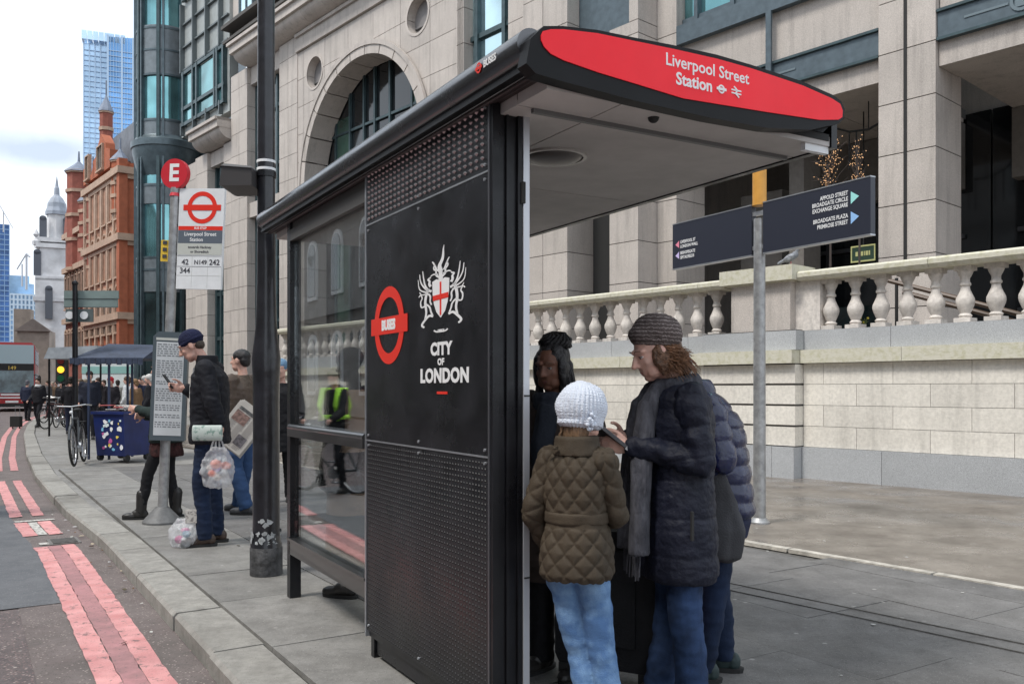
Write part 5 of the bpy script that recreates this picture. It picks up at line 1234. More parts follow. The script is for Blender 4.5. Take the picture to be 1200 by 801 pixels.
for k in range(12):
    g=MB(); g.box((rr.uniform(-.25,.3),rr.uniform(-.2,.2),.012+.009*k),(rr.uniform(.18,.34),rr.uniform(.15,.28),.014),rr.uniform(0,3)); part('newspaper',g,M('news_%d'%(k%4),[(.6,.58,.55),(.5,.48,.46),(.62,.6,.58),(.5,.12,.12)][k%4],.8,ns=40,na=.3),np_)
# ================================================ BICYCLES
def bicycle(name,label,loc,rz,col,flip=1,lod=1,lean=0,group=None):
    t=thing(name,label,'bicycle',loc,rz,group); t.rotation_euler=(lean,0,rz); n=24 if lod else 14
    fm=M('bike_%s'%str(int(col[0]*1000)+int(col[2]*77)),col,.35,coat=.3); r=.33
    for i,x in enumerate((-.52,.52)):
        g=MB(); pts=[(x+r*math.cos(2*PI*k/n),0,.34+r*math.sin(2*PI*k/n)) for k in range(n+1)]; g.tube(pts,.022,6,caps=False); w=part('wheel',g,rubber,t)
        if lod:
            g=MB(); [g.cyl((x,0,.34),(x+(r-.02)*math.cos(a),0,.34+(r-.02)*math.sin(a)),.003,n=4) for a in[2*PI*k/14 for k in range(14)]]; g.tube([(x+(r-.03)*math.cos(2*PI*k/n),0,.34+(r-.03)*math.sin(2*PI*k/n)) for k in range(n+1)],.010,5,caps=False); part('rim',g,silver,w)
            g=MB(); g.tube([(x+(r+.035)*math.cos(a),0,.34+(r+.035)*math.sin(a)) for a in[R(20)+R(16)*k for k in range(9)]],.02,5); part('mudguard',g,fm,t)
    bb_=(-.08,0,.29); st=(-.20,0,.80); hd_=(.36,0,.82); hb=(.40,0,.66)
    g=MB(); [g.cyl(a,b,.017,n=8) for a,b in((bb_,st),(st,hd_),(bb_,hb),(hd_,hb),(bb_,(-.52,0,.34)),(st,(-.52,0,.34)),(hb,(.52,0,.34)))]; part('frame',g,fm,t)
    g=MB(); g.cyl(st,(-.23,0,.93),.014,n=8); g.sph((-.24,0,.95),(.13,.07,.035),10); part('saddle',g,rubber,t)
    g=MB(); g.cyl(hd_,(.34,0,1.0),.014,n=8); g.tube([(.25,-.3,1.02),(.34,-.22,1.04),(.38,0,1.02),(.34,.22,1.04),(.25,.3,1.02)],.013,6); part('handlebar',g,M('chrome',(.5,.5,.5),.2,metal=.9),t)
    g=MB(); g.cyl((-.08,-.05,.29),(-.08,.05,.29),.09,n=14); g.cyl((-.08,.06,.29),(-.0,.06,.14),.012,n=6); g.bb(-.05,.05,.06,.15,.12,.14); g.cyl((-.08,-.06,.29),(-.16,-.06,.44),.012,n=6); g.bb(-.21,-.11,-.15,-.06,.43,.45); part('crank',g,silver,t)
    if lod: g=MB(); g.bb(-.72,-.32,-.06,.06,.72,.735); g.cyl((-.62,0,.73),(-.52,0,.36),.008,n=5); part('carrier',g,rubber,t); g=MB(); g.sph((.43,0,.92),(.04,.03,.03)); part('headlight',g,whitep,t)
    return t
bicycle('bicycle','dark bicycle with curved handlebars locked to the black sign post',(PX(93,15.4),15.4,0),R(-72),(.05,.055,.06),lean=R(4))
for k,(px,dd,rz_,cl,lb) in enumerate(((66,29,-100,(.10,.03,.03),'far parked bicycle with dark red frame, leftmost of the row near the traffic light'),(72,30,-80,(.02,.02,.02),'far parked bicycle with black frame, right next to the red one'),(61,34,-95,(.3,.3,.32),'far parked pale grey bicycle behind the red one'))):
    bicycle('bicycle',lb,(PX(px,dd),dd,0),R(rz_),cl,lod=0,group='bicycles parked in a row by the traffic light')
# ================================================ TRAFFIC LIGHT
d=32; t=thing('traffic_light','black traffic light showing amber above the crowd','traffic light',(PX(73,d),d,0),R(5))
g=MB(); g.cyl((0,.1,0),(0,.1,PZ(418,d)),.06,n=8); part('pole',g,black,t)
zc=PZ(433,d); g=MB(); g.bb(-.19,.19,-.12,.1,zc-.52,zc+.5); part('housing',g,rubber,t)
for dz,c,e in((.32,(.10,.01,.01),0),(0,(1,.45,.03),3.0),(-.32,(.01,.08,.04),0)):
    g=MB(); g.cyl((0,-.15,zc+dz),(0,-.12,zc+dz),.12,n=16); part('lamp',g,M('signal_%d'%int(dz*100),c,.3,em=(e*.35) or None),t)
g=MB(); g.bb(-.12,.12,-.13,-.12,zc-.48,zc-.47); part('trim_strip',g,silver,t)
# rolling suitcase beside the far pedestrians
t=thing('rolling_suitcase','small black suitcase standing in the road beside the far pedestrians','suitcase',(PX(19,31),31,-.1),0)
g=MB(); g.bb(-.17,.17,-.10,.10,.06,.44); part('body',g,rubber,t); g=MB(); g.tube([(-.08,.08,.42),(-.08,.08,.8),(.08,.08,.8),(.08,.08,.42)],.010,5); part('handle',g,silver,t); g=MB(); [g.cyl((x,0,.03),(x+.03,0,.03),.03,n=8) for x in(-.14,.11)]; part('wheel',g,rubber,t)
# bicycle and rider reflected in the shelter glass are added with the people
# ================================================ PEOPLE
def NV(x,y,z): return noise.noise(Vector((x,y,z)))
def folds(a=.007,s=11,zs=22):
    return lambda c:a*NV(c.x*s,c.y*s,c.z*zs)+a*.6*NV(c.x*s*2.3+5,c.y*s*2.3,c.z*zs*1.7)
def skinmat(n,c): return M(n,tuple(x*.93 for x in c),.52,ns=38,col2=(c[0]*1.04,c[1]*.92,c[2]*.88),coords='OBJ',spec=.35,bump=.12,bs=420)
SK=skinmat('skin_fair',(.60,.38,.31)); SKD=skinmat('skin_dark',(.17,.082,.055)); LIP=M('lip_pink',(.45,.16,.14),.5); LIPD=M('lip_dark',(.12,.04,.04),.5)
EYEW=M('eye_white',(.55,.52,.5),.3); EYEB=M('eye_dark',(.03,.02,.018),.25)
def cloth(n,c,rough=.85,ns=6,na=.15,bump=.25,bs=220,col2=None,spec=.3): return M(n,c,rough,ns=ns,na=na,bump=bump,bs=bs,coords='OBJ',col2=col2,spec=spec)
DEF=dict(pel=(0,0,.92),che=(0,0,1.25),nb=(0,-.015,1.44),shL=(-.175,0,1.385),shR=(.175,0,1.385),
 elL=(-.22,-.03,1.11),wrL=(-.22,.05,.87),elR=(.22,-.03,1.11),wrR=(.22,.05,.87),
 hiL=(-.085,0,.89),knL=(-.095,.02,.48),anL=(-.10,-.02,.085),hiR=(.085,0,.89),knR=(.095,.02,.48),anR=(.10,-.02,.085),toeL=-8,toeR=8,pitch=8,yaw=0,roll=0)
def headM(J):
    nb=Vector(J['nb']); M_=Matrix.Translation(nb)@Matrix.Rotation(R(J['yaw']),4,'Z')@Matrix.Rotation(R(-J['pitch']),4,'X')@Matrix.Rotation(R(J['roll']),4,'Y')
    return M_@Matrix.Translation((0,.025,.155))
def head(g,H,lod):
    o=g.M; g.M=o@H
    g.sph((0,-.012,.030),(.074,.090,.085),16); g.sph((0,.028,-.020),(.062,.066,.088),16)
    g.sph((0,.055,-.088),(.030,.030,.022),10); g.sph((.028,.035,-.066),(.034,.045,.034),10); g.sph((-.028,.035,-.066),(.034,.045,.034),10)
    if lod:
        g.cap((0,.083,.026),(0,.112,-.020),.008,.0125,10); g.sph((.011,.098,-.024),.009,8); g.sph((-.011,.098,-.024),.009,8)
        g.cap((-.016,.082,-.053),(.016,.082,-.053),.007,.007,8); g.cap((-.012,.081,-.064),(.012,.081,-.064),.008,.008,8)
        g.cap((-.045,.066,.034),(-.016,.084,.036),.010,.010,8); g.cap((.045,.066,.034),(.016,.084,.036),.010,.010,8)
        g.sph((.036,.060,-.018),(.022,.022,.022),8); g.sph((-.036,.060,-.018),(.022,.022,.022),8)
        for s in(-1,1): g.sph((s*.076,-.008,-.006),(.010,.020,.032),10)
    else: g.cap((0,.085,.02),(0,.105,-.02),.010,.014,6)
    g.M=o
def hand(g,w,d,side,curl=.5,nrm=(0,0,-1),s=1.0,lod=1):
    # w wrist, d direction of fingers, nrm palm normal (fingers curl towards it), side: thumb direction
    w=Vector(w); d=Vector(d).normalized(); nm=Vector(nrm); nm=(nm-d*nm.dot(d)).normalized(); t=Vector(side); t=(t-d*t.dot(d)-nm*t.dot(nm)).normalized()
    if not lod: g.sph(w+d*.06,(.035,.035,.05),8); return
    q=Matrix((t,nm,d)).transposed().to_4x4()
    g.sph(w+d*.045*s,(.041*s,.016*s,.052*s),12,q); g.cap(w,w+d*.03*s,.024*s,.028*s,10)
    for i,(off,ln) in enumerate(((.030,.072),(.010,.080),(-.011,.074),(-.030,.058))):
        p=w+d*(.084*s)+t*off*s; a=0; r=.0088*s
        for k,f in enumerate((.45,.32,.23)):
            a+=curl*(.55+.25*k)+.06*i*curl; q_=p+(d*math.cos(a)+nm*math.sin(a))*ln*f*s; g.cap(p,q_,r,r*.9,7); p=q_; r*=.93
    p=w+d*.028*s+t*.030*s; a=.75
    for f,r in((.035,.0115),(.030,.010),(.024,.0092)):
        dd=(d*math.cos(a)+t*math.sin(a)+nm*.35*curl).normalized(); q_=p+dd*f*s; g.cap(p,q_,r*s,r*.92*s,7); p=q_; a-=.35
def person(label,loc,rz,sc_,J0={},coat=None,coatm=None,sleeve=(.062,.052),slm=None,trousers=None,trm=None,skin=None,shoem=None,shoe=1,lod=2,
           hands={},cdisp=None,sdisp=None,tdisp=None,group=None,vx=None,bodyextra=None,hairf=None,cp=2.3,loc_z=0,eyes=True,lip=None):
    J=dict(DEF); J.update(J0); V={k:Vector(v) for k,v in J.items() if hasattr(v,'__len__')}
    t=thing('person',label,'person',(loc[0],loc[1],loc_z),rz,group); S=Matrix.Scale(sc_,4); tw=min(1,abs(V['shR'].x)/.172); vx=vx or {2:.0055,1:.009,0:.02}[lod]
    skin=skin or SK; n=16 if lod else 8
    g=MB(S); H=headM(J); head(g,H,lod)
    hc=H@Vector((0,-.015,-.05)); g.cap(V['nb']+Vector((0,-.005,-.02)),hc,.052,.048,n)
    g.loft([(0,V['pel'].y,V['pel'].z-.06,.14*tw,.09),(V['pel'].x,V['pel'].y,V['pel'].z+.05,.145*tw,.09),(0,(V['pel'].y+V['che'].y)/2,1.08,.115*tw,.08),(V['che'].x,V['che'].y,1.25,.14*tw,.095),(V['nb'].x,(V['che'].y+V['nb'].y)/2,V['nb'].z-.09,.10*tw,.07),(V['nb'].x,V['nb'].y,V['nb'].z,.055,.05)],n)
    for s in'LR':
        g.cap(V['sh'+s]*.94+Vector((0,0,.06)),V['el'+s],.036,.034,n); g.cap(V['el'+s],V['wr'+s],.037,.026,n)
        g.cap(V['hi'+s],V['kn'+s],.068*tw,.046*tw,n); g.cap(V['kn'+s],V['an'+s],.044*tw,.032*tw,n)
        a=R(J['toe'+s]); tv=Vector((math.sin(a),math.cos(a),0)); g.cap(V['an'+s]+Vector((0,0,-.03)),V['an'+s]+tv*.13+Vector((0,0,-.05)),.035,.026,8)
        h=hands.get(s,dict(d=(V['wr'+s]-V['el'+s]),side=(0,1,0),curl=.5,nrm=(.9 if s=='L' else -.9,0,0)))
        hand(g,V['wr'+s],h['d'],h['side'],h.get('curl',.5),h.get('nrm',(0,0,-1)),h.get('s',1),lod)
    link('body',remesh(g,vx*sc_,2,None,'body'),skin,t)
    if lod and eyes:
        for s in(-1,1):
            g=MB(S@H); g.sph((s*.031,.0745,.011),(.0125,.0095,.0048),10); e=part('eye',g,EYEW,t,smooth=True)
            g=MB(S@H); g.sph((s*.031,.0815,.0095),(.006,.004,.0042),8); g.tube([(s*.018,.082,.013),(s*.031,.0865,.0165),(s*.045,.077,.012)],.0016,4); part('iris',g,EYEB,e,smooth=True)
            g=MB(S@H); g.tube([(s*.018,.094,.040),(s*.032,.091,.044),(s*.047,.078,.039)],.0022,5); part('eyebrow',g,M('brow_brown',(.16,.09,.06),.8),t)
        g=MB(S@H); g.tube([(-.02,.081,-.058),(-.008,.0885,-.0550),(0,.088,-.056),(.008,.0885,-.0550),(.02,.081,-.058)],[.001,.0033,.003,.0033,.001],6); g.tube([(-.016,.081,-.062),(0,.0875,-.064),(.016,.081,-.062)],[.001,.004,.001],6); part('lips',g,lip or LIP,t,smooth=True)
    # trousers
    if trm:
        th,kn_,cf,bt=trousers or (.098,.072,.062,.055)
        g=MB(S); g.loft([(V['pel'].x,V['pel'].y,V['pel'].z-.12,.155*tw,.115*tw),(V['pel'].x,V['pel'].y,V['pel'].z,.17*tw,.125*tw),(V['pel'].x,V['pel'].y,V['pel'].z+.10,.15*tw,.11*tw)],n)
        for s in'LR':
            g.cap(V['hi'+s],V['kn'+s],th,kn_,n); m_=V['kn'+s].lerp(V['an'+s],.5)+Vector((0,-.008,0)); g.cap(V['kn'+s],m_,kn_,cf,n); g.cyl(m_,V['an'+s]+Vector((0,0,-.03)),cf,bt,n)
        link('trousers',remesh(g,vx*1.3*sc_,3 if lod else 1,tdisp or folds(.007,8,20),'trousers'),trm,t)
    if shoe:
        for s in'LR':
            a=R(J['toe'+s]); q=Matrix.Translation((V['an'+s].x,V['an'+s].y,V['an'+s].z-.085))@Matrix.Rotation(-a,4,'Z'); g=MB(S@q)
            g.sph((0,.015,.055),(.046,.075,.055),12); g.sph((0,.10,.035),(.047,.085,.040),12); g.sph((0,-.045,.05),(.04,.04,.05),10)
            if shoe==2: g.cap((0,-.01,.08),(0,-.02,.26),.052,.06,12)
            o=link('shoe',remesh(g,max(.006,vx)*sc_,1,None,'shoe'),shoem or M('black_leather',(.02,.018,.017),.45,ns=12,na=.3,coords='OBJ'),t)
            g=MB(S@q); g.loft([(0,.04,-.004,.046,.135),(0,.04,.022,.049,.140)],18,2.4); part('sole',g,rubber,o)
    if coat:
        g=MB(S); g.loft([(x_,y_,z_,rx,ry) for z_,rx,ry,x_,y_ in coat],28 if lod else 12,cp)
        if slm is None:
            for s in'LR': g.cap(V['sh'+s],V['el'+s],sleeve[0]+.008,sleeve[0],n); g.cap(V['el'+s],V['wr'+s].lerp(V['el'+s],.12),sleeve[0],sleeve[1],n)
        link('coat',remesh(g,vx*1.2*sc_,3 if lod else 1,cdisp or folds(.007),'coat'),coatm,t)
    if slm is not None:
        for s in'LR':
            g=MB(S); g.cap(V['sh'+s],V['el'+s],sleeve[0]+.012,sleeve[0],n); g.cap(V['el'+s],V['wr'+s].lerp(V['el'+s],.10),sleeve[0],sleeve[1],n)
            link('sleeve',remesh(g,vx*1.2*sc_,3,(sdisp(V['sh'+s]*sc_,V['el'+s]*sc_,V['wr'+s]*sc_) if sdisp else folds(.006)),'sleeve'),slm,t)
    if hairf: hairf(t,S,H,J)
    return t,S,H
def rm(name,g,mat,t,vx=.006,sm=2,disp=None): return link(name,remesh(g,vx,sm,disp,name),mat,t)
def curls(S,H,pts_fn,n,r,seed=1,wob=.012,seg=7):
    rr=random.Random(seed); g=MB(S@H)
    for k in range(n):
        a,b=pts_fn(rr); a=Vector(a);b=Vector(b); ph=rr.uniform(0,6.28); pp_=[]
        for i in range(seg+1):
            f=i/seg; p=a.lerp(b,f); w=wob*math.sin(math.pi*min(1,f*1.3)); pp_.append(p+Vector((w*math.cos(ph+f*13),w*math.sin(ph+f*13),0)))
        g.tube(pp_,[r*(1-.5*i/seg) for i in range(seg+1)],4)
    return g
def baffle_sleeve(sp,amp,ft=.004):
    def mk(a,b,c):
        L1=(b-a).length
        def f(co):
            v=b-a; t=(co-a).dot(v)/v.length_squared
            if t<1: s_=max(0,t)*L1
            else: w_=c-b; s_=L1+max(0,(co-b).dot(w_)/w_.length)
            return amp*(abs(math.sin(math.pi*s_/sp))**.45-.6)+ft*NV(co.x*25,co.y*25,co.z*25)
        return f
    return mk
# ---------- A: woman in navy quilted coat with striped beret, reading from a tablet
navy=cloth('navy_quilted_nylon',(.008,.0095,.020),.58,bump=.3,bs=60,spec=.28)
jeans=cloth('mid_blue_denim',(.020,.040,.095),.9,ns=9,na=.45,bs=300); jeansd=cloth('dark_blue_denim',(.009,.018,.045),.9,ns=5,na=.3,bs=300)
dA=3.60; xA=PX(795,dA)
JA=dict(pitch=24,yaw=6,nb=(0,.03,1.43),che=(0,-.005,1.25),shL=(-.17,.01,1.37),shR=(.17,.01,1.37),elR=(.215,-.035,1.10),wrR=(.075,.215,1.185),elL=(-.205,-.02,1.10),wrL=(-.045,.235,1.165),
 knL=(-.10,.01,.47),anL=(-.11,-.02,.085),knR=(.09,.0,.47),anR=(.11,.05,.085))
def hairA(t,S,H,J):
    g=MB(S@H); g.sph((0,-.055,-.02),(.082,.060,.085),14); g.sph((0,-.085,-.085),(.078,.050,.07),14); g.sph((-.070,.004,-.035),(.026,.044,.070),12); g.sph((.070,.004,-.035),(.026,.044,.070),12)
    hm_=M('auburn_brown_hair',(.12,.058,.030),.5,ns=60,na=.5,bump=.6,bs=110,coords='OBJ'); rm('hair',g,hm_,t,.006,1,lambda c:.012*NV(c.x*38,c.y*38,c.z*26)+.006*NV(c.x*90,c.y*90,c.z*60))
    def f(rr):
        a=rr.uniform(-1,1)*2.6; x=.080*math.sin(a); y=-.04-.062*math.cos(a)
        return (x*.95,y*.95,rr.uniform(-.03,.03)),(x*1.38+rr.gauss(0,.014),y*1.32-.008+rr.gauss(0,.01),rr.uniform(-.155,-.05))
    part('curls',curls(S,H,f,520,.0019,3,.011,10),M('auburn_curls',(.20,.095,.045),.42,ns=50,na=.4,coords='OBJ'),t,smooth=True,kind='stuff')
    # beret
    hat=M('striped_beret_wool',(.07,.055,.05),.9,bump=.5,bs=120,coords='OBJ')
    n=hat.node_tree.nodes; l=hat.node_tree.links; b=n['Principled BSDF']; tc_=n.new('ShaderNodeTexCoord'); mp_=n.new('ShaderNodeMapping'); Hr=(S@H).to_3x3()
    up=(Hr@Vector((0,-.45,.9))).normalized(); dt=n.new('ShaderNodeVectorMath'); dt.operation='DOT_PRODUCT'; dt.inputs[1].default_value=up*400
    nz_=n.new('ShaderNodeTexNoise'); nz_.inputs['Scale'].default_value=70; l.new(tc_.outputs['Object'],dt.inputs[0]); l.new(tc_.outputs['Object'],nz_.inputs['Vector'])
    a_=n.new('ShaderNodeMath'); a_.operation='MULTIPLY_ADD'; l.new(nz_.outputs['Fac'],a_.inputs[0]); a_.inputs[1].default_value=6.5; l.new(dt.outputs['Value'],a_.inputs[2])
    s_=n.new('ShaderNodeMath'); s_.operation='SINE'; l.new(a_.outputs[0],s_.inputs[0]); cr_=n.new('ShaderNodeValToRGB'); e=cr_.color_ramp.elements; e[0].position=.45; e[0].color=(.085,.065,.060,1); e[1].position=1; e[1].color=(.30,.25,.235,1); x=e.new(.72); x.color=(.13,.105,.098,1)
    l.new(s_.outputs[0],cr_.inputs[0]); l.new(cr_.outputs[0],b.inputs['Base Color'])
    g=MB(S@H); q=Matrix.Rotation(R(40),4,'X'); g.sph((0,-.052,.072),(.104,.116,.086),20,q); g.sph((0,-.005,.065),(.083,.098,.055),18,q)
    ax=up
    rm('beret',g,hat,t,.006,2,lambda c:.0010*math.sin(c.dot(ax)*800)+.010*NV(c.x*11,c.y*11,c.z*11)+.003*NV(c.x*40,c.y*40,c.z*40))
coatA=[(.585,.195,.148,0,.0),(.62,.21,.156,0,0),(.80,.205,.150,0,0),(.96,.188,.14,0,0),(1.10,.185,.136,0,0),(1.25,.195,.142,0,.0),(1.36,.185,.125,0,.0),(1.42,.11,.085,0,.01),(1.45,.07,.065,0,.02)]
seams=[.70,.86,1.02,1.18,1.32]
def dispA(c):
    d=min(abs(c.z-s*.945) for s in seams); return .0075*(min(1,d/.035)**.5)-.004+.004*NV(c.x*10,c.y*10,c.z*22)+.0035*NV(c.x*30,c.y*30,c.z*50)
tA,SA,HA=person('woman in long navy quilted coat and striped wool beret, looking down at a tablet',(xA,dA),R(100),.945,JA,coatA,navy,(.062,.050),navy,(.092,.074,.070,.074),jeans,lod=2,
  hands=dict(R=dict(d=(-.35,1,.10),side=(0,.2,1),curl=.75,nrm=(-1,.1,0)),L=dict(d=(.25,1,.0),side=(0,.2,1),curl=.75,nrm=(1,.1,0))),cdisp=dispA,sdisp=baffle_sleeve(.12,.010,.010),hairf=hairA)
g=MB(SA)   # scarf: wraps the neck and hangs down the front
for i in range(4): g.tube([(.085*math.cos(a+i),.01+.095*math.sin(a+i)*.9,1.435+.012*math.sin(a*2+i)-.012*i) for a in[2*PI*k/14 for k in range(15)]],.028,8)
scf=M('grey_checked_scarf',(.030,.030,.038),.95,ns=26,col2=(.085,.085,.10),bump=.5,bs=90,coords='OBJ',stretch=(1,1,.35))
for x in(-.05,.055):
    g.tube([(x*.8,.10,1.41),(x,.155,1.33),(x*1.3,.185,1.18),(x*1.6,.20,.95),(x*1.7,.205,.70)],[.035,.045,.048,.050,.045],8)
rm('scarf',g,scf,tA,.009,2,lambda c:.010*NV(c.x*22,c.y*22,c.z*5)+.005*NV(c.x*60,c.y*60,c.z*10))
g=MB(SA); rr=random.Random(1)
for k in range(22): x=rr.uniform(-.12,.13); g.cyl((x,.205,.72),(x+rr.gauss(0,.006),.21,.58+rr.uniform(0,.04)),.004,.003,5)
part('scarf_fringe',g,scf,tA,kind='stuff')
g=MB(SA); g.bb(-.232,-.215,.02,.03,.78,.90); part('pocket_zip',g,rubber,tA)
# the tablet she holds (its own thing)
tb_p=tA.matrix_basis if False else None
def w_of(t,v):
    return Matrix.Translation(t.location)@Matrix.Rotation(t.rotation_euler[2],4,'Z')@Vector(v)
pt=w_of(tA,Vector((.01,.345,1.225))*.945)
tb=thing('tablet','slim dark tablet in a grey case held open by the woman in the striped beret','tablet',pt,R(100)); tb.rotation_euler=(R(38),0,R(100))
g=MB(); g.bb(-.085,.085,-.11,.11,-.006,.006); part('case',g,M('tablet_case',(.05,.05,.055),.5,ns=9,na=.3),tb)
g=MB(); g.bb(-.078,.078,-.10,.10,.0065,.009); part('screen',g,M('tablet_screen',(.10,.10,.11),.15,spec=.7),tb)
g=MB(); g.bb(-.087,.087,-.112,-.100,-.010,.012); part('case_edge',g,M('case_light_edge',(.35,.35,.36),.5),tb)
# ---------- B: girl in white hat and khaki quilted jacket, seen from behind
khaki=cloth('khaki_quilted_cotton',(.050,.037,.024),.75,bump=.15,bs=160)
whk=M('white_knit_wool',(.62,.66,.74),.95,bump=.5,bs=150,coords='OBJ')
dB=3.14; xB=PX(676,dB)
JB=dict(pitch=8,yaw=-18,nb=(0,-.01,1.40),che=(0,0,1.25),shL=(-.125,0,1.345),shR=(.125,0,1.345),elL=(-.205,-.03,1.10),wrL=(-.165,.07,.93),elR=(.165,.07,1.10),wrR=(.07,.22,1.06),
  hiL=(-.070,0,.84),knL=(.01,.03,.47),anL=(.10,-.03,.085),hiR=(.070,0,.84),knR=(.115,.02,.47),anR=(.21,.0,.085))
def hairB(t,S,H,J):
    g=MB(S@H); g.sph((0,-.045,-.07),(.074,.05,.08),12); g.sph((-.065,.0,-.08),(.03,.045,.09),10)
    hb_=M('light_brown_hair',(.17,.10,.055),.5,ns=70,na=.4,bump=.5,bs=120,coords='OBJ',stretch=(1,1,.2)); rm('hair',g,hb_,t,.007,1,lambda c:.008*NV(c.x*60,c.y*60,c.z*8))
    def f(rr): a=rr.uniform(-2.6,-.6); x=.085*math.sin(a);y=-.03-.06*math.cos(a); return (x*.9,y*.9,-.04),(x*1.1,y*1.1,-.17+rr.uniform(-.03,.02))
    part('strands',curls(S,H,f,60,.003,5,.006,4),hb_,t,smooth=True,kind='stuff')
    g=MB(S@H); g.sph((0,-.012,.035),(.112,.124,.118),28); g.cyl((0,-.012,-.04),(0,-.012,.03),.104,.109,24); g.sph((0,-.012,-.04),(.103,.11,.03),24)
    c0=(S@H)@Vector((0,-.012,.03)); inv=(S@H).inverted()
    def kd(c):
        q=inv@c; a=math.atan2(q.x,q.y+.012); return .0028*math.cos(a*34)+.0012*math.sin(q.z*520)+.004*NV(q.x*14,q.y*14,q.z*14)
    rm('knitted_hat',g,whk,t,.0042,1,kd)
    g=MB(S@H); rr=random.Random(3)
    for k in range(26): a=rr.uniform(0,6.28); r_=rr.uniform(.0,.03); g.sph((.094+rr.uniform(-.008,.01),-.055+r_*math.cos(a),-.03+r_*math.sin(a)*1.3),(.010,.010,.010),7)
    part('knitted_flower',g,whk,t,smooth=True,kind='stuff')
coatB=[(.815,.150,.14,0,-.005),(.84,.168,.155,0,-.005),(.95,.165,.15,0,0),(1.06,.140,.125,0,0),(1.12,.140,.125,0,0),(1.20,.148,.125,0,0),(1.29,.150,.120,0,0),(1.35,.135,.105,0,0),(1.39,.09,.085,0,0),(1.42,.07,.07,0,.0)]
scB=.795
def quilt(c):
    if 1.05*scB<c.z<1.13*scB: return .002*NV(c.x*20,c.y*20,c.z*20)
    u=math.atan2(c.x,-c.y)*.13; v=c.z; s=.075; a=(u+v)/s; b=(u-v)/s
    d=min(abs(math.sin(PI*a/1.0)),abs(math.sin(PI*b/1.0))); return .0105*(d**.5)-.006+.004*NV(c.x*14,c.y*14,c.z*14)
def sq(a,b,c_):
    v=(c_-a).normalized(); 
    def f(c):
        s_=(c-a).dot(v); p=c-a-v*s_; u=math.atan2(p.x,-p.y)*.06; s=.075; d=min(abs(math.sin(PI*(u+s_)/s)),abs(math.sin(PI*(u-s_)/s))); return .0085*d**.5-.004+.004*NV(c.x*16,c.y*16,c.z*16)
    return f
lj=M('light_blue_denim',(.060,.135,.29),.85,ns=9,col2=(.17,.29,.46),bump=.3,bs=260,coords='OBJ',thr=(.45,.7))
tB,SB,HB_=person('girl in white knitted hat and khaki diamond quilted jacket, seen from behind',(xB,dB),R(-26),scB,JB,coatB,khaki,(.056,.047),khaki,(.080,.064,.060,.062),lj,lod=2,cdisp=quilt,sdisp=sq,hairf=hairB,vx=.005,eyes=False)
g=MB(SB); g.loft([(0,.0,1.37,.118,.108),(0,.0,1.41,.108,.10),(0,.0,1.455,.100,.095),(0,0,1.46,.09,.085)],28); rm('collar',g,khaki,tB,.006,2,folds(.004,12,20))
g=MB(SB); g.loft([(0,0,1.065,.144,.128),(0,0,1.07,.149,.134),(0,0,1.115,.149,.134),(0,0,1.12,.144,.128)],28); rm('belt',g,khaki,tB,.006,1,folds(.003,12,20))
g=MB(SB); g.bb(-.115,-.05,-.115,-.10,1.40,1.415); g.sph((-.06,-.116,1.407),.008,8); part('collar_tab',g,khaki,tB)
# ---------- C: woman with black braided hair, behind the girl
blk=cloth('black_wool_coat',(.009,.009,.011),.85); brn=cloth('taupe_brown_coat',(.050,.036,.030),.8)
dC=4.05; xC=PX(652,dC)
JC=dict(pitch=12,yaw=4,nb=(0,.0,1.43),elL=(-.23,-.02,1.11),wrL=(-.15,.17,1.02),elR=(.23,-.02,1.11),wrR=(.15,.17,1.02))
def hairC(t,S,H,J):
    bm_=M('black_hair',(.012,.010,.011),.45,ns=60,na=.4,bump=.5,bs=130,coords='OBJ')
    g=MB(S@H); g.sph((0,-.03,.045),(.088,.095,.085),16); g.sph((0,-.075,-.02),(.085,.06,.10),14); g.sph((.0,-.07,.115),(.080,.075,.055),16); g.sph((-.072,.005,-.02),(.025,.05,.09),10); g.sph((.072,.005,-.02),(.025,.05,.09),10)
    rm('hair',g,bm_,t,.006,1,lambda c:.006*NV(c.x*50,c.y*50,c.z*20))
    g=MB(S@H); rr=random.Random(6)
    for k in range(54):
        a=rr.uniform(-2.55,2.55); x=.088*math.sin(a); y=-.03-.075*math.cos(a); l_=rr.uniform(.22,.33)
        g.tube([(x*.8,y*.8,.05),(x*1.05,y*1.05,-.03),(x*1.15+rr.gauss(0,.01),y*1.1,-.13),(x*1.1+rr.gauss(0,.015),y*1.1-.01+(.06 if a**2>3 else 0),-l_)],[.007,.0085,.008,.004],5)
    for k in range(16):
        a=k/16*2*PI; g.tube([(.078*math.cos(a),-.07+.075*math.sin(a),.09),(.083*math.cos(a+.6),-.07+.078*math.sin(a+.6),.125),(.055*math.cos(a+1.2),-.07+.055*math.sin(a+1.2),.157),(.01,-.07,.168)],.009,5)
    part('braids',g,bm_,t,smooth=True,kind='stuff')
coatC=[(.50,.21,.17,0,0),(.75,.215,.17,0,0),(1.0,.19,.15,0,0),(1.25,.205,.15,0,0),(1.37,.19,.12,0,0),(1.43,.10,.08,0,0)]
tC,SC_,HC=person('woman with black braids piled up, half hidden behind the girl in the white hat',(xC,dC),R(146),.905,JC,coatC,brn,(.068,.054),brn,(.10,.075,.07,.065),blk,SKD,shoe=2,lod=2,hairf=hairC,sdisp=None,lip=LIPD)
g=MB(SC_)
for i in range(3): g.tube([(.09*math.cos(a+i),.01+.10*math.sin(a+i),1.42-.02*i) for a in[2*PI*k/12 for k in range(13)]],.034,8)
g.tube([(-.03,.12,1.38),(-.02,.17,1.2),(-.03,.18,1.05)],.055,8); rm('scarf',g,cloth('black_blue_scarf',(.022,.026,.036),.9,bs=80),tC,.009,2,lambda c:.010*NV(c.x*22,c.y*22,c.z*8))
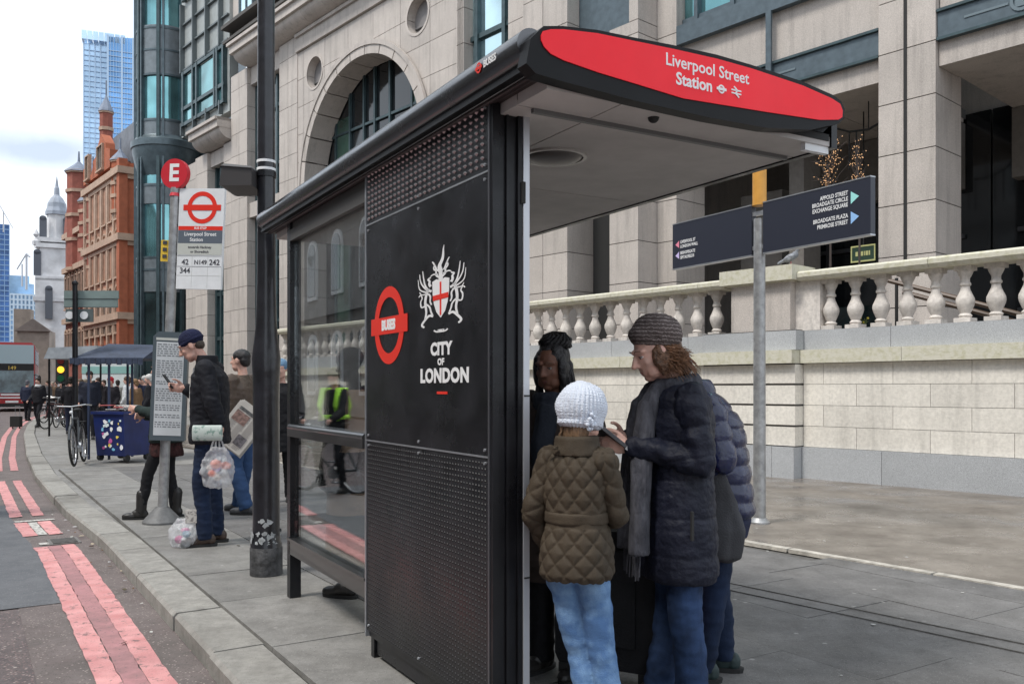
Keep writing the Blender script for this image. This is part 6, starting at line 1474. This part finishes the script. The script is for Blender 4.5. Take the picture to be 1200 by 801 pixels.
# ---------- E: woman in glossy navy puffer, behind A
pf=cloth('glossy_navy_puffer',(.007,.011,.050),.26,bump=.18,bs=60,spec=.6)
dE=4.02; xE=PX(842,dE)
JE=dict(pitch=30,yaw=10,nb=(0,.13,1.385),che=(0,.03,1.22),shL=(-.17,.06,1.335),shR=(.17,.06,1.335),elR=(.27,-.06,1.11),wrR=(.16,.14,1.02),elL=(-.22,.0,1.1),wrL=(-.15,.2,1.02),hiL=(-.085,-.01,.88),hiR=(.085,-.01,.88),knR=(.095,.02,.47),anR=(.10,-.03,.085),anL=(-.1,.08,.085))
def hairE(t,S,H,J):
    g=MB(S@H); g.sph((0,-.015,.03),(.092,.105,.105),20); inv=(S@H).inverted()
    def kd(c): q=inv@c; return .002*math.cos(math.atan2(q.x,q.y)*30)
    rm('white_hat',g,M('pale_grey_knit',(.50,.54,.57),.95,bump=.5,bs=150,coords='OBJ'),t,.006,1,kd)
coatE=[(.80,.19,.15,0,-.01),(.83,.205,.165,0,-.01),(1.0,.19,.155,0,.0),(1.12,.195,.155,0,.015),(1.25,.20,.155,0,.035),(1.34,.175,.12,0,.06),(1.40,.11,.10,0,.10),(1.47,.09,.085,0,.13)]
def dispE(c): return .015*(abs(math.sin(PI*c.z/.082))**.5)-.008+.004*NV(c.x*18,c.y*18,c.z*35)
tE,SE,HE=person('woman in glossy navy puffer jacket, partly hidden behind the woman in the striped beret',(xE,dE),R(78),.93,JE,coatE,pf,(.078,.058),pf,(.098,.073,.062,.056),jeansd,lod=2,cdisp=dispE,sdisp=baffle_sleeve(.085,.014,.004),hairf=hairE,eyes=False,vx=.0065,
  shoem=M('dark_trainers',(.02,.035,.035),.7,ns=20,na=.4,coords='OBJ'))
g=MB(SE); g.loft([(0,-.01,.70,.16,.125),(0,-.01,.78,.195,.15),(0,-.01,.86,.19,.15)],24); rm('tunic',g,cloth('navy_tunic',(.015,.02,.05),.8),tE,.008,2,folds(.008,12,10))
pb=w_of(tE,Vector((-.205,-.01,.81))*.93)
bg2=thing('shoulder_bag','slouchy dark grey shoulder bag hanging at the hip of the woman in the puffer jacket','bag',(pb.x,pb.y,pb.z),R(78))
g=MB(); g.loft([(.02,0,-.19,.02,.04),(.02,0,-.17,.045,.08),(.02,0,-.05,.055,.098),(.02,0,.08,.035,.08),(.0,.02,.18,.02,.05),(-.01,.03,.26,.012,.02)],20); link('bag_body',remesh(g,.006,3,folds(.012,10,5),'bag_body'),cloth('charcoal_canvas',(.045,.045,.05),.7,bs=150),bg2)
g=MB(); g.tube([(-.01,.03,.24),(-.03,.06,.36),(-.06,.08,.50)],[.014,.012,.010],6); part('strap',g,cloth('charcoal_canvas',(.045,.045,.05)),bg2)
g=MB(); [g.sph((-.012+.01*k,-.015+.012*k,.205-.008*k),.007,6) for k in range(6)]; part('chain_link',g,silver,bg2,kind='stuff')
# suitcase
dS=3.95; sx=PX(719,dS); sc1=thing('large_suitcase','large black upright suitcase with pinkish red edging, standing among the people in the shelter','suitcase',(sx,dS,0),R(-28))
g=MB(); bm_=g; pts=[(-.22,.09),(.22,.09),(.24,.13),(.24,.66),(.22,.70),(-.22,.70),(-.24,.66),(-.24,.13)]; g.ext(pts,.23,facing((1,0,0),None,(0,.115,0))); part('shell',g,cloth('black_suitcase_fabric',(.016,.016,.018),.8,bs=120),sc1)
g=MB(); g.tube([(.243,-.05,.12),(.246,-.05,.3),(.246,-.05,.5),(.243,-.05,.67)],.012,6); g.tube([(.243,.07,.12),(.246,.07,.4),(.243,.07,.67)],.012,6); part('red_edging',g,M('crimson_piping',(.50,.02,.06),.5),sc1)
g=MB(); g.bb(.2415,.25,-.04,.06,.13,.66); part('red_side_panel',g,M('crimson_piping',(.5,.02,.06)),sc1)
g=MB(); [g.cyl((x,y-.012,.035),(x,y+.012,.035),.035,n=14) for x in(-.19,.19) for y in(-.09,.09)]; [g.bb(x-.03,x+.03,y-.03,y+.03,.05,.09) for x in(-.19,.19) for y in(-.09,.09)]; part('castor',g,rubber,sc1)
g=MB(); g.bb(-.15,.15,-.135,-.116,.20,.62); part('front_pocket',g,cloth('black_suitcase_fabric',(.016,.016,.018)),sc1)
g=MB(); g.tube([(-.07,.05,.70),(-.07,.05,.74),(.07,.05,.74),(.07,.05,.70)],.011,6); part('handle',g,rubber,sc1)
# ---------- F: man in black jacket and navy beanie by the bus stop
dF=7.44; xF=PX(246,dF)
bj=cloth('black_soft_jacket',(.007,.0075,.012),.75,bs=140)
# image: phone hand at px 207,y 452 ; other hand px 258,y 508
def loc_of(px,py,d0,x0,rz,s,dd=0):   # image point at depth d0+dd -> local base coordinates
    d=d0+dd; v=Vector((PX(px,d)-x0,d-d0,PZ(py,d))); v.rotate(Euler((0,0,-rz))); return tuple(v/s)
rF=R(98); sF=1.075
JF=dict(pitch=30,yaw=0,nb=(0,.04,1.45),che=(0,.0,1.25),shL=(-.185,.0,1.39),shR=(.185,.0,1.39),elL=(-.245,-.07,1.12),wrL=loc_of(258,497,dF,xF,rF,sF,-.24),elR=(.235,.06,1.13),wrR=loc_of(217,455,dF,xF,rF,sF,.05),
  hiL=(-.09,0,.89),hiR=(.09,0,.89),knR=(.10,.0,.48),anR=(.11,-.03,.085),knL=(-.1,.05,.48),anL=(-.1,.02,.085))
def hairF(t,S,H,J):
    g=MB(S@H); g.sph((0,-.02,.05),(.083,.100,.085),18); g.cyl((0,-.018,.03),(0,-.018,.06),.086,.086,22)
    g.sph((0,-.018,.035),(.090,.106,.028),22)
    rm('beanie',g,cloth('navy_knit_beanie',(.012,.015,.045),.95,bump=.6,bs=90),t,.006,1,None)
    g=MB(S@H); g.sph((0,-.055,-.015),(.069,.046,.045),12); rm('short_hair',g,M('grey_brown_hair',(.06,.045,.035),.7,ns=60,na=.4,coords='OBJ'),t,.007,1)
coatF=[(.80,.195,.15,0,0),(.83,.205,.158,0,0),(1.0,.19,.145,0,0),(1.2,.205,.148,0,0),(1.33,.205,.135,0,0),(1.41,.13,.09,0,.01),(1.46,.075,.07,0,.03)]
tF,SF,HF=person('tall man in black jacket and navy beanie looking at his phone beside the bus stop',(xF,dF),rF,sF,JF,coatF,bj,(.066,.05),bj,(.090,.068,.062,.064),jeansd,lod=2,vx=.006,hairf=hairF,
  hands=dict(L=dict(d=(.1,.25,-1),side=(0,1,0),curl=1.1,nrm=(1,0,0)),R=dict(d=(-.25,1,.1),side=(0,0,1),curl=.8,nrm=(-1,0,0))),shoem=M('brown_leather_shoe',(.05,.03,.022),.5,ns=14,na=.3,coords='OBJ'))
g=MB(SF); g.loft([(0,.02,1.40,.10,.09),(0,.02,1.47,.088,.085),(0,.02,1.50,.084,.082)],20); rm('collar',g,bj,tF,.007,2)
g=MB(SF); g.tube([(.03,.125,1.40),(.02,.150,1.25),(.0,.152,1.05)],.010,6); part('pale_zip',g,M('pale_zip',(.55,.55,.53),.6),tF)
pp_=w_of(tF,Vector(JF['wrR'])*sF+Vector((-.03,.13,.06)))
ph=thing('smartphone','black smartphone held up by the man in the navy beanie','phone',pp_,rF); ph.rotation_euler=(R(55),0,rF)
g=MB(); g.bb(-.036,.036,-.07,.07,-.005,.005); part('case',g,rubber,ph); g=MB(); g.bb(-.032,.032,-.065,.065,.0055,.007); part('screen',g,M('tablet_screen',(.1,.1,.11)),ph)
# rolled newspaper under his hand
news=M('newsprint',(.55,.52,.48),.85,ns=55,col2=(.22,.20,.19),coords='OBJ',thr=(.5,.62),det=3)
pn=w_of(tF,Vector(JF['wrR'])*sF); 
rn=thing('folded_newspaper','pale green and white folded newspaper held at the hip of the man in the beanie','newspaper',(PX(243,dF-.30),dF-.30,PZ(507,dF-.30)),R(4))
g=MB(); g.loft([(-.0,0,-.12,.055,.014),(0,0,-.115,.064,.020),(0,0,.115,.064,.020),(0,0,.12,.055,.014)],18); me=g.mesh('fold',35); me.transform(Matrix.Rotation(R(90),4,'Y')); link('fold',me,M('pale_green_print',(.50,.56,.52),.8,ns=26,col2=(.20,.30,.26),coords='OBJ',thr=(.52,.62)),rn)
def carrier(label,cx,cy,zt,h,w,mats,seed,handles=True,cols=((.75,.15,.06),(.4,.2,.65),(.65,.6,.55))):
    t=thing('carrier_bag',label,'carrier bag',(cx,cy,0),0); rr=random.Random(seed)
    film=bpy.data.materials.get('thin_plastic_film')
    if not film:
        film=bpy.data.materials.new('thin_plastic_film'); film.use_nodes=True; n=film.node_tree.nodes; l=film.node_tree.links; b=n['Principled BSDF']; b.inputs['Base Color'].default_value=(.75,.77,.80,1); b.inputs['Roughness'].default_value=.3
        tr=n.new('ShaderNodeBsdfTransparent'); mx_=n.new('ShaderNodeMixShader'); mx_.inputs[0].default_value=.36; l.new(tr.outputs[0],mx_.inputs[1]); l.new(b.outputs[0],mx_.inputs[2]); l.new(mx_.outputs[0],n['Material Output'].inputs['Surface'])
    g=MB(); zb=zt-h; r=[(0,0,zb,w*.25,w*.2),(0,0,zb+h*.06,w*.42,w*.33),(0,0,zb+h*.3,w*.52,w*.40),(0,0,zb+h*.55,w*.46,w*.34),(0,0,zb+h*.72,w*.30,w*.16),(0,0,zb+h*.8,w*.2,w*.08)]
    g.loft(r,20); link('bag_film',remesh(g,.008,1,lambda c:.016*NV(c.x*24+seed,c.y*24,c.z*18)+.008*NV(c.x*60+seed,c.y*60,c.z*30),'bag_film'),film,t)
    if handles:
        g=MB(); [g.tube([(s*w*.22,0,zb+h*.74),(s*w*.14,0,zb+h*.9),(s*.012,0,zt),(s*w*.05,.0,zb+h*.9),(s*w*.07,0,zb+h*.74)],.008,6) for s in(-1,1)]; part('handle',g,film,t)
    for k in range(7):
        c=cols[k%len(cols)]; g=MB(); g.sph((rr.uniform(-.25,.25)*w,rr.uniform(-.15,.15)*w,zb+h*rr.uniform(.15,.5)),(w*rr.uniform(.12,.2),w*.14,h*rr.uniform(.07,.12)),8); part('packet',g,M('packet_%d'%int(c[0]*100),c,.5,ns=18,na=.3),t)
    return t
zt=PZ(512,dF-.2); zb=PZ(571,dF-.2); carrier('clear plastic carrier bag with orange and purple packets hanging from the man\'s hand',PX(255,dF-.2),dF-.2,zt,zt-zb,.27,None,4)
dg=7.5; t=carrier('white crumpled plastic carrier bag standing on the pavement at the man\'s feet',PX(226,dg),dg-.18,.30,.31,.26,None,8,False,((.55,.08,.25),(.7,.7,.68),(.15,.3,.4)))
g=MB(); g.box((.10,-.03,.26),(.16,.02,.11),.2); part('paper',g,news,t)
# ---------- G: man behind with newspaper, brown leather jacket
dG2=9.3; xG_=PX(283,dG2); rG_=R(75)
def hairG(t,S,H,J):
    g=MB(S@H); g.sph((0,-.02,.045),(.082,.098,.080),16); g.sph((0,-.06,-.0),(.076,.05,.07),12); rm('hair',g,M('black_hair',(.012,.010,.011)),t,.009,1,lambda c:.004*NV(c.x*50,c.y*50,c.z*50))
person('man in brown leather jacket and jeans behind the lamp post, reading a newspaper',(xG_,dG2),rG_,1.02,dict(pitch=2,wrL=(-.12,.28,1.12),elL=(-.22,.03,1.1),wrR=(.10,.28,1.10),elR=(.23,.0,1.1),anR=(.12,.12,.085),anL=(-.1,-.12,.085)),
 [(.88,.19,.15,0,0),(.92,.205,.16,0,0),(1.1,.20,.15,0,0),(1.3,.205,.14,0,0),(1.41,.12,.09,0,0),(1.45,.08,.07,0,0)],cloth('brown_leather',(.085,.06,.045),.5,bump=.3,bs=40),(.066,.052),None,(.10,.08,.075,.07),cloth('blue_denim_far',(.03,.065,.15),.9),lod=1,hairf=hairG,shoem=M('grey_shoe',(.06,.06,.065),.5))
dn=8.6; nn=thing('open_newspaper','tilted folded newspaper with photographs held out beside the man in the beanie','newspaper',(PX(281,dn),dn,PZ(501,dn)),R(5)); nn.rotation_euler=(0,R(38),R(5))
wN,hN_=.33,.45
for k,y in enumerate((0,.012,.024)):
    g=MB(); g.bb(-wN/2+.01*k,wN/2+.01*k,y,y+.004,-hN_/2-.008*k,hN_/2+.01*k); part('page',g,M('newsprint_plain',(.52,.49,.45),.85,ns=9,na=.08),nn)
g=MB(); rr=random.Random(12); z=hN_/2-.03
for blk_ in((-.13,.0,.05,.17),(-.13,-.02,-.18,-.03),(.03,.13,-.06,.0)):
    pass
cols_=[(-.13,-.05),(-.04,.04),(.05,.13)]
for a,b in cols_:
    z=hN_/2-.05
    while z>-hN_/2+.02: g.bb(a,b-rr.uniform(0,.02),-.0016,-.0004,z,z+.006); z-=.013
part('print',g,M('newsprint_ink',(.24,.22,.21),.8),nn,kind='stuff')
for(a,b,c_,d_,col) in((-.13,.02,.03,.14,(.22,.14,.12)),(.03,.13,-.16,-.05,(.12,.11,.12)),(-.13,-.06,-.17,-.08,(.40,.09,.10)),(-.12,.12,.155,.185,(.10,.10,.10))):
    g=MB(); g.bb(a,b,-.003,-.0018,c_,d_); part('picture',g,M('photo_%d'%int(col[0]*100),col,.7,ns=30,na=.6,coords='OBJ'),nn)
# ---------- H: person in black tights behind the timetable case
dH=8.95; xH=PX(195,dH); rH=R(95)
def hairH(t,S,H,J):
    g=MB(S@H); g.sph((0,-.03,.035),(.085,.10,.09),14); g.sph((0,-.07,-.06),(.08,.05,.09),12); rm('hair',g,M('dark_brown_hair',(.04,.025,.018),.6,ns=50,na=.4,coords='OBJ'),t,.009,1)
tH,SH_,HH_=person('woman in dark coat, black tights and ankle boots standing behind the timetable case',(xH,dH),rH,.97,dict(pitch=15,wrR=loc_of(168,487,dH,xH,rH,.97,-.1),elR=(.22,.04,1.08),wrL=(-.1,.27,1.15),elL=(-.22,.02,1.1),anL=(-.09,.24,.085),knL=(-.09,.16,.48),knR=(.09,.0,.48),anR=(.1,-.06,.085)),
 [(.80,.20,.165,0,0),(.84,.21,.17,0,0),(1.05,.19,.15,0,0),(1.25,.20,.15,0,0),(1.38,.15,.11,0,0),(1.44,.08,.07,0,0)],cloth('dark_green_coat',(.018,.03,.028),.85),(.066,.052),None,(.085,.060,.055,.045),cloth('black_tights',(.010,.010,.012),.8),shoe=2,lod=1,hairf=hairH)
g=MB(SH_); g.loft([(0,0,.66,.205,.17),(0,0,.70,.205,.17),(0,0,.90,.17,.14)],20); rm('skirt',g,cloth('dark_red_tartan',(.035,.012,.012),.9,ns=18,na=.6),tH,.009,1,folds(.010,14,4))
# ---------- I: person behind the lamp post in a pale blue hat
dI=10.2; xI=PX(329,dI)
def hairI(t,S,H,J):
    g=MB(S@H); g.sph((0,-.015,.045),(.092,.105,.085),14); rm('blue_hat',g,cloth('pale_blue_knit',(.14,.24,.36),.9),t,.01,1)
person('person in pale blue hat and black coat mostly hidden behind the lamp post',(xI,dI),R(190),.98,{},[(.6,.2,.15,0,0),(1.0,.19,.15,0,0),(1.3,.20,.14,0,0),(1.42,.1,.08,0,0)],blk,(.064,.052),None,None,blk,lod=1,hairf=hairI,eyes=False)
# ---------- crowd along the street
def crowd(label,px,pyfoot,rz,coatc,trc,hairc,sc_=1.0,hat=False,walk=0,scarf=None,group=None,long=False,lz=0,dd=None,skin=None):
    d=dd or depth(pyfoot); x=PX(px,d)
    def hf(t,S,H,J):
        g=MB(S@H); g.sph((0,-.02,.04),(.088,.102,.088),10); g.sph((0,-.06,-.03),(.078,.05,.08),8); part('hat' if hat else 'hair',g,M('hair_%d_%d'%(int(hairc[0]*1000),int(hairc[1]*1000)),hairc,.8),t,smooth=True)
        if scarf: g=MB(S); g.loft([(0,.02,1.38,.12,.11),(0,.02,1.47,.09,.09)],12); part('scarf',g,M('scarf_%d'%int(scarf[0]*1000),scarf,.9),t,smooth=True)
    z0=.55 if long else .82
    J=dict(anL=(-.09,.02+walk,.085),knL=(-.09,.06+walk*.6,.48),anR=(.09,-.02-walk,.10),knR=(.09,.05-walk*.3,.48),wrL=(-.22,.10-walk,.9),wrR=(.22,.10+walk,.9))
    return person(label,(x,d),rz,sc_,J,[(z0,.20,.16,0,0),(1.0,.19,.15,0,0),(1.3,.205,.14,0,0),(1.42,.10,.08,0,0)],cloth('coat_%d_%d_%d'%tuple(int(c*1000) for c in coatc),coatc),(.064,.052),None,None,cloth('legs_%d_%d'%(int(trc[0]*1000),int(trc[2]*1000)),trc),lod=0,hairf=hf,group=group,loc_z=lz,skin=skin)
BK=(.012,.012,.016); DN=(.02,.025,.05); GY=(.08,.08,.085); BR=(.10,.065,.04)
crowd('man in black suit walking towards the camera near the kerb, white shirt collar',45,500,R(175),BK,BK,(.02,.015,.012),1.0,walk=.14,scarf=(.6,.6,.6))
crowd('person in dark coat walking beside the man in the black suit, nearer the road',32,493,R(10),DN,BK,(.10,.10,.12),.98,walk=.1)
crowd('person in grey jacket standing behind the man in the black suit',57,489,R(100),GY,BK,(.05,.035,.02))
crowd('tall man in navy coat walking just right of the sign post',105,514,R(200),(.014,.017,.03),BK,(.03,.02,.015),1.05,walk=.12)
crowd('dark haired person in black jacket left of the sign post',83,508,R(20),BK,DN,(.015,.012,.01),.98)
crowd('person in dark grey coat between the bicycle and the navy coat man',95,506,R(150),(.03,.03,.035),BK,(.12,.08,.05),.95)
crowd('person in red woolly hat and black coat under the navy canopy',130,511,R(170),(.014,.012,.016),BK,(.50,.02,.03),.97,hat=True)
crowd('person in white coat under the navy canopy',150,511,R(90),(.62,.64,.66),(.5,.5,.52),(.10,.07,.05),.98,long=True)
crowd('long haired woman in tan coat right of the person in white',159,513,R(80),(.18,.11,.06),BK,(.20,.12,.06),.93)
crowd('white haired man in black jacket behind the timetable case',176,520,R(100),BK,DN,(.55,.54,.52),.98)
crowd('person with grey hair and navy jacket beside the white haired man',170,508,R(60),DN,BK,(.45,.45,.44),1.0)
crowd('person in black behind the canopy posts',116,500,R(140),BK,BK,(.05,.03,.02),1.0)
crowd('person in brown jacket far along the pavement, next to the traffic light',66,487,R(190),BR,BK,(.05,.03,.02),1.0)
crowd('person in dark blue far along the pavement, right of the parked bicycles',78,486,R(0),DN,DN,(.03,.02,.02),1.0)
dW=5.62; xW=PX(413,dW)
def hairW(t,S,H,J):
    g=MB(S@H); g.sph((0,-.015,.05),(.092,.105,.08),14); rm('flat_cap',g,cloth('dark_cap_wool',(.02,.02,.025),.9),t,.01,1)
    g=MB(S); g.loft([(0,0,.72,.215,.175),(0,0,.9,.20,.16),(0,0,1.0,.20,.155)],16); rm('jacket_hem',g,blk,t,.012,1)
person('person in black jacket and long tan coat waiting inside the shelter behind the glass',(xW,dW),R(60),.93,{},[(.22,.20,.16,0,0),(.7,.19,.15,0,0),(1.0,.18,.14,0,0),(1.3,.19,.13,0,0),(1.42,.1,.08,0,0)],cloth('tan_raincoat',(.50,.34,.24),.8),(.066,.052),blk,None,None,blk,lod=1,hairf=hairW,eyes=False)
rr=random.Random(31)
for px,py,rz_,cc_,hc_,lb in((72,492,190,BK,(.03,.02,.015),'person in black coat walking away behind the parked bicycles'),(100,497,20,GY,(.25,.2,.15),'fair haired person in grey coat left of the navy coat man'),(110,495,200,BR,(.02,.015,.01),'person in brown coat behind the navy coat man'),(122,496,170,(.02,.03,.07),(.05,.03,.02),'person in blue coat beside the person in the red hat'),(138,497,30,(.25,.24,.22),(.02,.015,.01),'person in pale coat behind the middle canopy post'),(166,500,150,(.02,.05,.03),(.02,.02,.02),'person in dark green coat behind the woman in tan'),(88,488,0,(.12,.02,.02),(.03,.02,.02),'person in dark red jacket behind the sign post'),(62,484,170,(.15,.15,.16),(.3,.25,.2),'person in light grey far away beside the traffic light')):
    crowd(lb,px,py,R(rz_),cc_,BK,hc_,rr.uniform(.95,1.04),walk=rr.uniform(-.1,.12))
# ---------- cyclist on the road: outside the picture, seen mirrored in the shelter glass
cy=Vector((-6.42,9.72)); hv=M('hi_vis_yellow',(.42,.85,.05),.6,ns=8,na=.1)
bicycle('bicycle','grey bicycle under the cyclist mirrored in the shelter glass',(cy.x,cy.y,-.106),R(95),(.05,.05,.06))
def hairX(t,S,H,J):
    g=MB(S@H); g.sph((0,-.02,.055),(.09,.115,.075),12); part('helmet',g,rubber,t,smooth=True)
    g=MB(S)
    for s in(-1,1): g.tube([(s*.12,.135,1.0),(s*.125,.165,1.2),(s*.12,.10,1.42),(s*.12,-.08,1.42),(s*.125,-.165,1.2),(s*.12,-.15,1.0)],.045,6)
    g.loft([(0,0,1.02,.215,.17),(0,0,1.08,.215,.17)],16); part('hi_vis_harness',g,hv,t,smooth=True)
person('cyclist in black jacket with lime yellow high visibility straps, mirrored in the shelter glass',(cy.x+.02,cy.y-.1),R(-100),1.0,dict(wrL=(-.2,.42,1.02),wrR=(.2,.42,1.02),elL=(-.24,.2,1.12),elR=(.24,.2,1.12),shL=(-.18,.05,1.37),shR=(.18,.05,1.37),knL=(-.13,.24,.60),anL=(-.14,.12,.2),knR=(.13,.1,.5),anR=(.14,0,.09)),
 [(.86,.19,.15,0,0),(1.1,.20,.15,0,0),(1.3,.205,.15,0,0),(1.42,.1,.09,0,0)],blk,(.066,.052),None,None,blk,lod=0,hairf=hairX,loc_z=-.106)
